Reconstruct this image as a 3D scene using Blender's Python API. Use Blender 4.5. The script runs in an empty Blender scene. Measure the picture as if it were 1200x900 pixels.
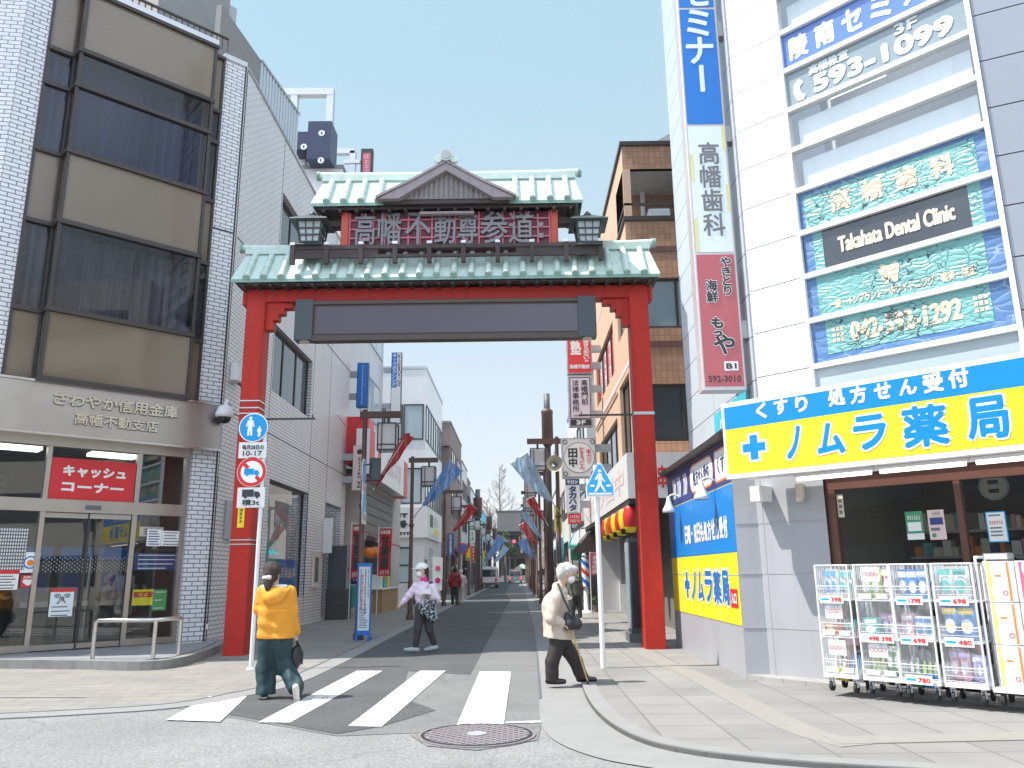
import bpy, math, random
import numpy as np
from mathutils import Vector, Matrix
random.seed(7); np.random.seed(7)
S = bpy.context.scene
COL = S.collection
# ------------------------------------------------------------------ camera
FPX = 933.0; CH = 1.42
def _basis():
    vp = (608.0, 671.0); vx = 555.0
    dy = np.array([vp[0]-600, vp[1]-450, FPX]); dy /= np.linalg.norm(dy)
    yv = -(FPX*FPX+(vx-600)*(vp[0]-600))/(vp[1]-450)
    dz = np.array([vx-600, yv, FPX]); dz /= np.linalg.norm(dz)
    dx = np.cross(dz, dy)
    if dx[0] < 0: dx = -dx
    return np.stack([dx, dy, dz])
BAS = _basis()
CAMP = np.array([0.0, 0.0, CH])
cam_d = bpy.data.cameras.new('camera'); cam = bpy.data.objects.new('camera', cam_d); COL.objects.link(cam)
cam_d.sensor_width = 36.0; cam_d.lens = FPX/1200*36; cam_d.clip_end = 3000; cam_d.clip_start = .05
_r = BAS@np.array([1., 0, 0]); _u = BAS@np.array([0, -1., 0]); _b = BAS@np.array([0, 0, -1.])
cam.matrix_world = Matrix(((_r[0], _u[0], _b[0], 0), (_r[1], _u[1], _b[1], 0), (_r[2], _u[2], _b[2], CH), (0, 0, 0, 1)))
S.camera = cam
# ------------------------------------------------------------------ world and sun
SUN_DIR = Vector((1.0, 0.15, -1.70)).normalized()      # the way the light travels
world = bpy.data.worlds.new('World'); S.world = world; world.use_nodes = True
def _world():
    nt = world.node_tree; bg = nt.nodes['Background']; L = nt.links
    sky = nt.nodes.new('ShaderNodeTexSky'); sky.sky_type = 'NISHITA'; sky.sun_disc = False
    toS = -SUN_DIR
    sky.sun_elevation = math.asin(toS.z); sky.sun_rotation = math.atan2(toS.x, toS.y)
    sky.air_density = 1.0; sky.dust_density = 1.2; sky.ozone_density = 1.6; sky.altitude = 50
    tc = nt.nodes.new('ShaderNodeTexCoord')
    # a low bank of white cloud above the temple roof
    sep = nt.nodes.new('ShaderNodeSeparateXYZ'); L.new(tc.outputs['Generated'], sep.inputs[0])
    mp = nt.nodes.new('ShaderNodeMapping'); mp.inputs['Scale'].default_value = (5, 5, 13); L.new(tc.outputs['Generated'], mp.inputs[0])
    nz = nt.nodes.new('ShaderNodeTexNoise'); nz.inputs['Scale'].default_value = 2.3; nz.inputs['Detail'].default_value = 7; L.new(mp.outputs[0], nz.inputs[0])
    r1 = nt.nodes.new('ShaderNodeMapRange'); r1.inputs[1].default_value = .50; r1.inputs[2].default_value = .66; L.new(nz.outputs[0], r1.inputs[0])
    r2 = nt.nodes.new('ShaderNodeMapRange'); r2.inputs[1].default_value = .13; r2.inputs[2].default_value = .05; L.new(sep.outputs[2], r2.inputs[0])
    m = nt.nodes.new('ShaderNodeMath'); m.operation = 'MULTIPLY'; L.new(r1.outputs[0], m.inputs[0]); L.new(r2.outputs[0], m.inputs[1])
    mx = nt.nodes.new('ShaderNodeMix'); mx.data_type = 'RGBA'; L.new(m.outputs[0], mx.inputs[0]); L.new(sky.outputs[0], mx.inputs[6]); mx.inputs[7].default_value = (8, 8, 8.2, 1)
    # thin spring veil: pale at the horizon, soft blue above, and unseen bright cloud added behind the camera to lift the shade
    el = nt.nodes.new('ShaderNodeMapRange'); el.inputs[1].default_value = .08; el.inputs[2].default_value = .60; L.new(sep.outputs[2], el.inputs[0])
    vc = nt.nodes.new('ShaderNodeMix'); vc.data_type = 'RGBA'; vc.inputs[6].default_value = (2.85, 2.92, 2.95, 1); vc.inputs[7].default_value = (1.78, 2.66, 2.98, 1); L.new(el.outputs[0], vc.inputs[0])
    vl = nt.nodes.new('ShaderNodeMix'); vl.data_type = 'RGBA'; vl.inputs[0].default_value = .8; L.new(mx.outputs[2], vl.inputs[6]); L.new(vc.outputs[2], vl.inputs[7])
    bk = nt.nodes.new('ShaderNodeMapRange'); bk.inputs[1].default_value = .15; bk.inputs[2].default_value = -.35; L.new(sep.outputs[1], bk.inputs[0])
    n2 = nt.nodes.new('ShaderNodeTexNoise'); n2.inputs['Scale'].default_value = 2.6; n2.inputs['Detail'].default_value = 6; L.new(tc.outputs['Generated'], n2.inputs[0])
    c2 = nt.nodes.new('ShaderNodeMapRange'); c2.inputs[1].default_value = .36; c2.inputs[2].default_value = .58; L.new(n2.outputs[0], c2.inputs[0])
    m2 = nt.nodes.new('ShaderNodeMath'); m2.operation = 'MULTIPLY'; L.new(bk.outputs[0], m2.inputs[0]); L.new(c2.outputs[0], m2.inputs[1])
    cl = nt.nodes.new('ShaderNodeMix'); cl.data_type = 'RGBA'; L.new(m2.outputs[0], cl.inputs[0]); L.new(vl.outputs[2], cl.inputs[6]); cl.inputs[7].default_value = (6.3, 7.3, 8.9, 1)
    L.new(cl.outputs[2], bg.inputs[0]); bg.inputs[1].default_value = 0.145
_world()
sun_d = bpy.data.lights.new('sun', 'SUN'); sun = bpy.data.objects.new('sun', sun_d); COL.objects.link(sun)
sun_d.energy = 3.7; sun_d.angle = math.radians(.53); sun_d.color = (1, .955, .89)
sun.rotation_euler = SUN_DIR.to_track_quat('-Z', 'Y').to_euler()
S.view_settings.view_transform = 'Standard'; S.view_settings.look = 'None'; S.view_settings.gamma = 1; S.view_settings.exposure = 1.0
S.cycles.max_bounces = 8; S.cycles.transparent_max_bounces = 16; S.cycles.caustics_reflective = False; S.cycles.caustics_refractive = False
S.cycles.sample_clamp_indirect = 6.0
# ------------------------------------------------------------------ photo pixel -> point on a real plane
def ray(px, py): return BAS@np.array([px-600., py-450., FPX])
def aX(px, py, v): r = ray(px, py); return CAMP+r*(v/r[0])
def aY(px, py, v): r = ray(px, py); return CAMP+r*(v/r[1])
def aZ(px, py, v): r = ray(px, py); return CAMP+r*((v-CH)/r[2])
class Fr:
    """A wall frame: u runs along the wall, v up, w out of the wall."""
    def __init__(s, o, deg=0.0, tilt=None):
        a = math.radians(deg); s.o = np.array(o, float); s.deg = deg
        s.u = np.array([math.cos(a), math.sin(a), 0.]); s.v = np.array([0, 0, 1.]); s.w = np.array([math.sin(a), -math.cos(a), 0.])
    def p(s, u, v, w=0.0): return s.o+s.u*u+s.v*v+s.w*w
    def uv(s, px, py, off=0.0):
        r = ray(px, py); q = CAMP+r*(((s.o+s.w*off-CAMP)@s.w)/(r@s.w)); d = q-s.o
        return float(d@s.u), float(d@s.v)
    def at(s, u, v, w=0.0, deg=0):
        f = Fr(s.p(u, v, w), s.deg+deg); return f
class FlatFr(Fr):
    """A frame lying on the ground: u, v on the ground, w up."""
    def __init__(s, o, deg=0.0):
        a = math.radians(deg); s.o = np.array(o, float); s.deg = deg
        s.u = np.array([math.cos(a), math.sin(a), 0.]); s.v = np.array([-math.sin(a), math.cos(a), 0.]); s.w = np.array([0, 0, 1.])
W0 = FlatFr((0, 0, 0))          # plain world axes
# ------------------------------------------------------------------ materials
MAT = {}
def _nodes(m):
    m.use_nodes = True; nt = m.node_tree; return nt, nt.nodes['Principled BSDF'], nt.links
def mat(name, col, rough=.6, metal=0.0, var=.12, scale=6.0, bump=0.0, bscale=60.0, spec=.5, coat=0.0, emit=0.0, stain=0.0):
    """Paint, stone, cloth: a base colour broken by two scales of noise, optional vertical stains and fine bump."""
    m = bpy.data.materials.new(name); nt, b, L = _nodes(m); c = tuple(col)+(1,)
    tc = nt.nodes.new('ShaderNodeTexCoord')
    if var > 0:
        n1 = nt.nodes.new('ShaderNodeTexNoise'); n1.inputs['Scale'].default_value = scale; n1.inputs['Detail'].default_value = 6; n1.inputs['Roughness'].default_value = .65
        L.new(tc.outputs['Object'], n1.inputs[0])
        mr = nt.nodes.new('ShaderNodeMapRange'); mr.inputs[1].default_value = .25; mr.inputs[2].default_value = .75; mr.inputs[3].default_value = 1-var; mr.inputs[4].default_value = 1+var*.6
        L.new(n1.outputs[0], mr.inputs[0]); fac = mr.outputs[0]
        if stain > 0:
            mp = nt.nodes.new('ShaderNodeMapping'); mp.inputs['Scale'].default_value = (5, 5, .35); L.new(tc.outputs['Object'], mp.inputs[0])
            n2 = nt.nodes.new('ShaderNodeTexNoise'); n2.inputs['Scale'].default_value = 1.6; n2.inputs['Detail'].default_value = 5; L.new(mp.outputs[0], n2.inputs[0])
            r2 = nt.nodes.new('ShaderNodeMapRange'); r2.inputs[1].default_value = .5; r2.inputs[2].default_value = .75; r2.inputs[3].default_value = 1; r2.inputs[4].default_value = 1-stain; L.new(n2.outputs[0], r2.inputs[0])
            mm = nt.nodes.new('ShaderNodeMath'); mm.operation = 'MULTIPLY'; L.new(fac, mm.inputs[0]); L.new(r2.outputs[0], mm.inputs[1]); fac = mm.outputs[0]
        vm = nt.nodes.new('ShaderNodeVectorMath'); vm.operation = 'SCALE'; vm.inputs[0].default_value = c[:3]; L.new(fac, vm.inputs['Scale']); L.new(vm.outputs[0], b.inputs['Base Color'])
        rr = nt.nodes.new('ShaderNodeMapRange'); rr.inputs[3].default_value = max(.02, rough-.08); rr.inputs[4].default_value = min(1, rough+.08); L.new(n1.outputs[0], rr.inputs[0]); L.new(rr.outputs[0], b.inputs['Roughness'])
    else:
        b.inputs['Base Color'].default_value = c; b.inputs['Roughness'].default_value = rough
    b.inputs['Metallic'].default_value = metal; b.inputs['Specular IOR Level'].default_value = spec; b.inputs['Coat Weight'].default_value = coat; b.inputs['Coat Roughness'].default_value = .05
    if emit > 0: b.inputs['Emission Color'].default_value = c; b.inputs['Emission Strength'].default_value = emit
    if bump > 0:
        n3 = nt.nodes.new('ShaderNodeTexNoise'); n3.inputs['Scale'].default_value = bscale; n3.inputs['Detail'].default_value = 4; L.new(tc.outputs['Object'], n3.inputs[0])
        bp = nt.nodes.new('ShaderNodeBump'); bp.inputs['Strength'].default_value = bump; bp.inputs['Distance'].default_value = .02; L.new(n3.outputs[0], bp.inputs['Height']); L.new(bp.outputs[0], b.inputs['Normal'])
    MAT[name] = m; return m
def brickmat(name, c1, c2, mortar, bw, bh, ms=.012, rough=.45, off=.5, bump=.4, dirt=.12, msm=.1):
    """Tiles or bricks laid out in metres on the wall's own UV."""
    m = bpy.data.materials.new(name); nt, b, L = _nodes(m)
    uv = nt.nodes.new('ShaderNodeUVMap')
    br = nt.nodes.new('ShaderNodeTexBrick'); L.new(uv.outputs[0], br.inputs['Vector'])
    br.inputs['Color1'].default_value = tuple(c1)+(1,); br.inputs['Color2'].default_value = tuple(c2)+(1,); br.inputs['Mortar'].default_value = tuple(mortar)+(1,)
    br.inputs['Scale'].default_value = 1; br.inputs['Brick Width'].default_value = bw; br.inputs['Row Height'].default_value = bh; br.inputs['Mortar Size'].default_value = ms; br.inputs['Mortar Smooth'].default_value = msm; br.inputs['Bias'].default_value = 0
    br.offset = off
    tc = nt.nodes.new('ShaderNodeTexCoord'); mp = nt.nodes.new('ShaderNodeMapping'); mp.inputs['Scale'].default_value = (1, 1, .3); L.new(tc.outputs['Object'], mp.inputs[0])
    n = nt.nodes.new('ShaderNodeTexNoise'); n.inputs['Scale'].default_value = 1.3; n.inputs['Detail'].default_value = 7; L.new(mp.outputs[0], n.inputs[0])
    mr = nt.nodes.new('ShaderNodeMapRange'); mr.inputs[1].default_value = .3; mr.inputs[2].default_value = .7; mr.inputs[3].default_value = 1-dirt; mr.inputs[4].default_value = 1+dirt*.4; L.new(n.outputs[0], mr.inputs[0])
    vm = nt.nodes.new('ShaderNodeVectorMath'); vm.operation = 'SCALE'; L.new(br.outputs[0], vm.inputs[0]); L.new(mr.outputs[0], vm.inputs['Scale']); L.new(vm.outputs[0], b.inputs['Base Color'])
    b.inputs['Roughness'].default_value = rough
    iv = nt.nodes.new('ShaderNodeMath'); iv.operation = 'SUBTRACT'; iv.inputs[0].default_value = 1; L.new(br.outputs['Fac'], iv.inputs[1])
    bp = nt.nodes.new('ShaderNodeBump'); bp.inputs['Strength'].default_value = bump; bp.inputs['Distance'].default_value = .012; L.new(iv.outputs[0], bp.inputs['Height']); L.new(bp.outputs[0], b.inputs['Normal'])
    MAT[name] = m; return m
def glassmat(name, tint=(.9, .95, .95), refl=1.0, ior=1.5, base=0.0, rough=.0, milk=0.0):
    m = bpy.data.materials.new(name); m.use_nodes = True; nt = m.node_tree; L = nt.links; nt.nodes.clear()
    out = nt.nodes.new('ShaderNodeOutputMaterial'); tr = nt.nodes.new('ShaderNodeBsdfTransparent'); tr.inputs[0].default_value = tuple(tint)+(1,)
    gl = nt.nodes.new('ShaderNodeBsdfGlossy'); gl.inputs['Roughness'].default_value = rough; gl.inputs[0].default_value = (refl, refl, refl, 1)
    lw = nt.nodes.new('ShaderNodeLayerWeight'); lw.inputs[0].default_value = .5
    pw = nt.nodes.new('ShaderNodeMath'); pw.operation = 'POWER'; L.new(lw.outputs['Facing'], pw.inputs[0]); pw.inputs[1].default_value = 5
    mr = nt.nodes.new('ShaderNodeMath'); mr.operation = 'MULTIPLY_ADD'; mr.use_clamp = True; L.new(pw.outputs[0], mr.inputs[0]); mr.inputs[1].default_value = .9; mr.inputs[2].default_value = ((ior-1)/(ior+1))**2*1.7+base
    mx = nt.nodes.new('ShaderNodeMixShader'); L.new(mr.outputs[0], mx.inputs[0]); L.new(tr.outputs[0], mx.inputs[1]); L.new(gl.outputs[0], mx.inputs[2]); L.new(mx.outputs[0], out.inputs[0])
    if milk > 0:
        df = nt.nodes.new('ShaderNodeBsdfDiffuse'); df.inputs[0].default_value = (.85, .87, .9, 1); m3 = nt.nodes.new('ShaderNodeMixShader'); m3.inputs[0].default_value = milk; L.new(mx.outputs[0], m3.inputs[1]); L.new(df.outputs[0], m3.inputs[2]); L.new(m3.outputs[0], out.inputs[0])
    MAT[name] = m; return m
# ------------------------------------------------------------------ mesh builder
def _txt_mesh(s, cache={}):
    if s in cache: return cache[s]
    c = bpy.data.curves.new('glyphs', 'FONT'); c.body = s; c.size = 1; c.resolution_u = 3; c.fill_mode = 'FRONT'
    o = bpy.data.objects.new('glyphs', c)
    me = bpy.data.meshes.new_from_object(o)
    v = np.empty(len(me.vertices)*3); me.vertices.foreach_get('co', v); v = v.reshape(-1, 3)[:, :2]
    f = [tuple(p.vertices) for p in me.polygons]
    bpy.data.objects.remove(o); bpy.data.curves.remove(c); bpy.data.meshes.remove(me)
    cache[s] = (v, f); return cache[s]
class MB:
    def __init__(s): s.v = []; s.f = []; s.m = []; s.sm = []; s.ms = []
    def mi(s, m):
        if m not in s.ms: s.ms.append(m)
        return s.ms.index(m)
    def add(s, vs, fs, m, smooth=False):
        k = len(s.v); i = s.mi(m)
        s.v.extend([tuple(float(c) for c in q) for q in vs])
        for f in fs: s.f.append(tuple(k+j for j in f)); s.m.append(i); s.sm.append(smooth)
        return s
    def box(s, u0, v0, w0, u1, v1, w1, m, F=W0):
        c = [F.p(a, b, d) for d in (w0, w1) for b in (v0, v1) for a in (u0, u1)]
        return s.add(c, [(0, 2, 3, 1), (4, 5, 7, 6), (0, 1, 5, 4), (2, 6, 7, 3), (0, 4, 6, 2), (1, 3, 7, 5)], m)
    def bbox(s, u0, v0, w0, u1, v1, w1, m, F=W0, r=.02):
        """A box whose edges along v are chamfered and whose top edge is eased."""
        p = [(u0+r, w0), (u1-r, w0), (u1, w0+r), (u1, w1-r), (u1-r, w1), (u0+r, w1), (u0, w1-r), (u0, w0+r)]
        vs = [F.p(a, b, d) for b in (v0, v1) for a, d in p]; n = 8
        fs = [(i, (i+1) % n, n+(i+1) % n, n+i) for i in range(n)]
        fs = [tuple(reversed(f)) for f in fs]+[tuple(range(n)), tuple(reversed(range(n, 2*n)))]
        return s.add(vs, fs, m)
    def rect(s, u0, v0, u1, v1, w, m, F=W0):
        return s.add([F.p(u0, v0, w), F.p(u1, v0, w), F.p(u1, v1, w), F.p(u0, v1, w)], [(0, 1, 2, 3)], m)
    def quad(s, a, b, c, d, m): return s.add([a, b, c, d], [(0, 1, 2, 3)], m)
    def poly(s, pts, w0, w1, m, F=W0, smooth=False):
        """Prism: 2D outline (counter-clockwise in u, v) from w0 to w1; w0 == w1 gives a flat face."""
        n = len(pts)
        if w0 == w1: return s.add([F.p(a, b, w0) for a, b in pts], [tuple(range(n))], m)
        vs = [F.p(a, b, w0) for a, b in pts]+[F.p(a, b, w1) for a, b in pts]
        s.add(vs, [tuple(reversed(range(n))), tuple(range(n, 2*n))], m)
        return s.add(vs, [(i, (i+1) % n, n+(i+1) % n, n+i) for i in range(n)], m, smooth)
    def tube(s, pts, r, m, n=8, caps=True, smooth=True):
        pts = [np.array(p, float) for p in pts]; k = len(pts)
        rs = r if isinstance(r, (list, tuple)) else [r]*k
        vs = []; pu = None
        for i in range(k):
            t = pts[min(i+1, k-1)]-pts[max(i-1, 0)]; t = t/(np.linalg.norm(t)+1e-9)
            if pu is None:
                a = np.array([0, 0, 1.]) if abs(t[2]) < .9 else np.array([1., 0, 0]); pu = np.cross(t, a)
            pu = pu-t*(pu@t); pu = pu/np.linalg.norm(pu); pv = np.cross(t, pu)
            for j in range(n):
                a = 2*math.pi*j/n; vs.append(pts[i]+rs[i]*(pu*math.cos(a)+pv*math.sin(a)))
        s.add(vs, [(i*n+j, i*n+(j+1) % n, (i+1)*n+(j+1) % n, (i+1)*n+j) for i in range(k-1) for j in range(n)], m, smooth)
        if caps: s.add([vs[j] for j in range(n)], [tuple(reversed(range(n)))], m); s.add(vs[-n:], [tuple(range(n))], m)
        return s
    def bar(s, a, b, w, h, m, up=(0, 0, 1)):
        """Square bar from a to b."""
        a = np.array(a, float); b = np.array(b, float); t = b-a; t /= np.linalg.norm(t); up = np.array(up, float)
        if abs(t@up) > .99*np.linalg.norm(up): up = np.array([0, 1., 0])
        x = np.cross(t, up); x /= np.linalg.norm(x); y = np.cross(x, t)
        vs = [q+x*i*w/2+y*j*h/2 for q in (a, b) for i, j in ((-1, -1), (1, -1), (1, 1), (-1, 1))]
        return s.add(vs, [(3, 2, 1, 0), (4, 5, 6, 7), (0, 1, 5, 4), (1, 2, 6, 5), (2, 3, 7, 6), (3, 0, 4, 7)], m)
    def lathe(s, prof, m, F=W0, n=20, smooth=True):
        """prof = [(radius, height)], about F's v axis for a wall frame; about w for a flat frame."""
        flat = isinstance(F, FlatFr); vs = []
        for r, h in prof:
            for j in range(n):
                a = 2*math.pi*j/n; c, d = r*math.cos(a), r*math.sin(a)
                vs.append(F.p(c, d, h) if flat else F.p(c, h, -d))
        s.add(vs, [(i*n+j, i*n+(j+1) % n, (i+1)*n+(j+1) % n, (i+1)*n+j) for i in range(len(prof)-1) for j in range(n)], m, smooth)
        return s
    def disc(s, u, v, r, w0, w1, m, F, n=28):
        return s.poly([(u+r*math.cos(2*math.pi*i/n), v+r*math.sin(2*math.pi*i/n)) for i in range(n)], w0, w1, m, F)
    def ring(s, u, v, r0, r1, w, m, F, n=28):
        vs = [F.p(u+r*math.cos(2*math.pi*i/n), v+r*math.sin(2*math.pi*i/n), w) for r in (r0, r1) for i in range(n)]
        return s.add(vs, [(i, n+i, n+(i+1) % n, (i+1) % n) for i in range(n)], m)
    def ball(s, c, r, m, n=12, k=8):
        rx, ry, rz = (r, r, r) if not isinstance(r, (tuple, list)) else r; vs = []
        for i in range(k+1):
            a = math.pi*i/k
            for j in range(n):
                b = 2*math.pi*j/n; vs.append((c[0]+rx*math.sin(a)*math.cos(b), c[1]+ry*math.sin(a)*math.sin(b), c[2]-rz*math.cos(a)))
        return s.add(vs, [(i*n+j, i*n+(j+1) % n, (i+1)*n+(j+1) % n, (i+1)*n+j) for i in range(k) for j in range(n)], m, True)
    def sheet(s, fn, nu, nv, m, smooth=True):
        vs = [fn(i/nu, j/nv) for j in range(nv+1) for i in range(nu+1)]
        return s.add(vs, [(j*(nu+1)+i, j*(nu+1)+i+1, (j+1)*(nu+1)+i+1, (j+1)*(nu+1)+i) for j in range(nv) for i in range(nu)], m, smooth)
    def _glyph(s, g, sx, sy, ox, oy, w, m, F, bold, rot=False):
        v, f = g
        if not len(v): return
        sh = [(0, 0)] if bold <= 0 else [(0, 0)]+[(bold*math.cos(a), bold*math.sin(a)) for a in (.4, 1.97, 3.54, 5.11, 1.18, 4.3)]
        for i, (dx, dy) in enumerate(sh):
            q = v if not rot else np.stack([v[:, 1], -v[:, 0]], 1)
            s.add([F.p(a*sx+ox+dx, b*sy+oy+dy, w+i*.0003) for a, b in q], f, m)
    def text(s, t, u0, v0, u1, v1, w, m, F, bold=0.0):
        """One line of writing stretched to fill the rectangle."""
        g = _txt_mesh(t); v = g[0]
        if not len(v): return s
        lo, hi = v.min(0), v.max(0); sx = (u1-u0-2*bold)/(hi[0]-lo[0]); sy = (v1-v0-2*bold)/(hi[1]-lo[1])
        s._glyph(g, sx, sy, u0+bold-lo[0]*sx, v0+bold-lo[1]*sy, w, m, F, bold); return s
    def vtext(s, t, u0, u1, v1, v0, w, m, F, bold=0.0, fill=.92):
        """Writing set from top (v1) to bottom (v0), one character per cell."""
        n = len(t); ch = (v1-v0)/n
        for i, c in enumerate(t):
            if c in ' 　': continue
            g = _txt_mesh(c); rot = c in 'ー-'; v = g[0]
            if not len(v): continue
            q = v if not rot else np.stack([v[:, 1], -v[:, 0]], 1)
            lo, hi = q.min(0), q.max(0)
            sx = (u1-u0)*fill; sy = ch*fill
            if c in 'ッャュョっゃゅょ・': sx *= .75; sy *= .75
            em = max(hi-lo) if c not in 'ッャュョっゃゅょ・ー' else .82
            s._glyph(g, sx/max(em, .5), sy/max(em, .5), (u0+u1)/2-(lo[0]+hi[0])/2*sx/max(em, .5), v1-ch*(i+.5)-(lo[1]+hi[1])/2*sy/max(em, .5), w, m, F, bold, rot)
        return s
    def marks(s, u0, v0, u1, v1, n, w, m, F, seed=0, down=False):
        """Writing too far off to read: n blocks of short strokes along the rectangle."""
        r = random.Random(seed*31+n)
        for i in range(n):
            if down: a, b, c, d = u0, v1-(v1-v0)*(i+.92)/n, u1, v1-(v1-v0)*(i+.08)/n
            else: a, b, c, d = u0+(u1-u0)*(i+.08)/n, v0, u0+(u1-u0)*(i+.92)/n, v1
            W, H = c-a, d-b; k = r.randint(2, 4); t = H*.13
            for j in range(k): y = b+H*(j+.5)/k-t/2; x = r.uniform(0, .25); s.rect(a+W*x, y, c-W*r.uniform(0, .25), y+t, w, m, F)
            x = a+W*r.uniform(.3, .6); s.rect(x, b, x+W*.14, d, w+.0006, m, F)
            if r.random() < .5: x = a+W*r.uniform(.02, .8); s.rect(x, b, x+W*.12, b+H*.6, w+.0012, m, F)
        return s
    def build(s, name, parent=None, loc=None):
        me = bpy.data.meshes.new(name)
        o = bpy.data.objects.new(name, me); COL.objects.link(o)
        org = np.zeros(3)
        if parent is not None: org = np.array(parent['_org'])
        elif loc is not None: org = np.array(loc, float); o.location = org
        V = np.array(s.v, float)-org
        me.from_pydata(V.tolist(), [], s.f)
        for m in s.ms: me.materials.append(MAT[m])
        me.polygons.foreach_set('material_index', s.m); me.polygons.foreach_set('use_smooth', s.sm)
        uvl = me.uv_layers.new(name='UVMap'); W = np.array(s.v, float)
        nl = len(me.loops); li = np.empty(nl, int); me.loops.foreach_get('vertex_index', li)
        cnt = np.array([len(f) for f in s.f]); nr = np.empty(len(s.f)*3); me.polygons.foreach_get('normal', nr); nr = nr.reshape(-1, 3)
        pr = np.repeat(nr, cnt, axis=0); P = W[li]
        hz = np.stack([-pr[:, 1], pr[:, 0]], 1); ln = np.linalg.norm(hz, axis=1)+1e-9; hz /= ln[:, None]
        wall = np.abs(pr[:, 2]) < .75
        uu = np.where(wall, P[:, 0]*hz[:, 0]+P[:, 1]*hz[:, 1], P[:, 0]); vv = np.where(wall, P[:, 2], P[:, 1])
        uvl.data.foreach_set('uv', np.stack([uu, vv], 1).ravel())
        if parent is not None: o.parent = parent
        o['_org'] = list(org)
        return o
# ------------------------------------------------------------------ things
def thing(name, label, cat, loc, group=None):
    o = bpy.data.objects.new(name, None); COL.objects.link(o); o.empty_display_size = .1
    o.location = tuple(float(c) for c in loc); o['_org'] = [float(c) for c in loc]; o['label'] = label; o['category'] = cat; o['kind'] = 'thing'
    if group: o['group'] = group
    return o
def tag(o, label, cat, group=None):
    o['label'] = label; o['category'] = cat; o['kind'] = 'thing'
    if group: o['group'] = group
    return o
def struct(o, kind='structure', label=None):
    o['kind'] = kind
    if label: o['label'] = label
    return o
def one(name, mb, label, cat, loc, group=None): return tag(mb.build(name, None, loc), label, cat, group)
def dup(root, loc, label, group=None, rotz=None):
    def cp(o, par):
        c = o.copy(); COL.objects.link(c)
        if par is not None: c.parent = par
        for ch in [x for x in bpy.data.objects if x.parent == o]: cp(ch, c)
        return c
    r = cp(root, None); r.location = tuple(float(c) for c in loc); r['_org'] = [float(c) for c in loc]; r['label'] = label
    if rotz is not None: r.rotation_euler = (0, 0, rotz)
    if group: r['group'] = group
    return r
def wall_holes(mb, F, u0, v0, u1, v1, holes, m, w=0.0, depth=.15, rm=None):
    """A wall face with rectangular openings and their reveals."""
    us = sorted({u0, u1}|{h[i] for h in holes for i in (0, 2)}); vs = sorted({v0, v1}|{h[i] for h in holes for i in (1, 3)})
    us = [x for x in us if u0-1e-6 <= x <= u1+1e-6]; vs = [x for x in vs if v0-1e-6 <= x <= v1+1e-6]
    for a, b in zip(us, us[1:]):
        for c, d in zip(vs, vs[1:]):
            mu, mv = (a+b)/2, (c+d)/2
            if any(h[0] < mu < h[2] and h[1] < mv < h[3] for h in holes): continue
            mb.rect(a, c, b, d, w, m, F)
    rm = rm or m
    for a, c, b, d in holes:
        P = F.p
        mb.quad(P(a, c, w), P(a, c, w-depth), P(a, d, w-depth), P(a, d, w), rm); mb.quad(P(b, c, w), P(b, d, w), P(b, d, w-depth), P(b, c, w-depth), rm)
        mb.quad(P(a, d, w), P(a, d, w-depth), P(b, d, w-depth), P(b, d, w), rm); mb.quad(P(a, c, w), P(b, c, w), P(b, c, w-depth), P(a, c, w-depth), rm)
def window(par, F, u0, v0, u1, v1, w=-.08, fm='dark_frame', gm='dark_glass', cols=1, rows=1, fw=.05, name='window', fd=.06):
    fb = MB()
    fb.box(u0, v0, w-fd/2, u0+fw, v1, w+fd/2, fm, F); fb.box(u1-fw, v0, w-fd/2, u1, v1, w+fd/2, fm, F)
    fb.box(u0+fw, v0, w-fd/2, u1-fw, v0+fw, w+fd/2, fm, F); fb.box(u0+fw, v1-fw, w-fd/2, u1-fw, v1, w+fd/2, fm, F)
    for i in range(1, cols):
        x = u0+(u1-u0)*i/cols; fb.box(x-fw/2, v0+fw, w-fd/2+.004, x+fw/2, v1-fw, w+fd/2-.004, fm, F)
    for i in range(1, rows):
        y = v0+(v1-v0)*i/rows; fb.box(u0+fw, y-fw/2, w-fd/2+.008, u1-fw, y+fw/2, w+fd/2-.008, fm, F)
    o = fb.build(name, par)
    g = MB(); g.rect(u0+fw*.5, v0+fw*.5, u1-fw*.5, v1-fw*.5, w, gm, F); g.build('pane', o)
    return o
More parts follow.
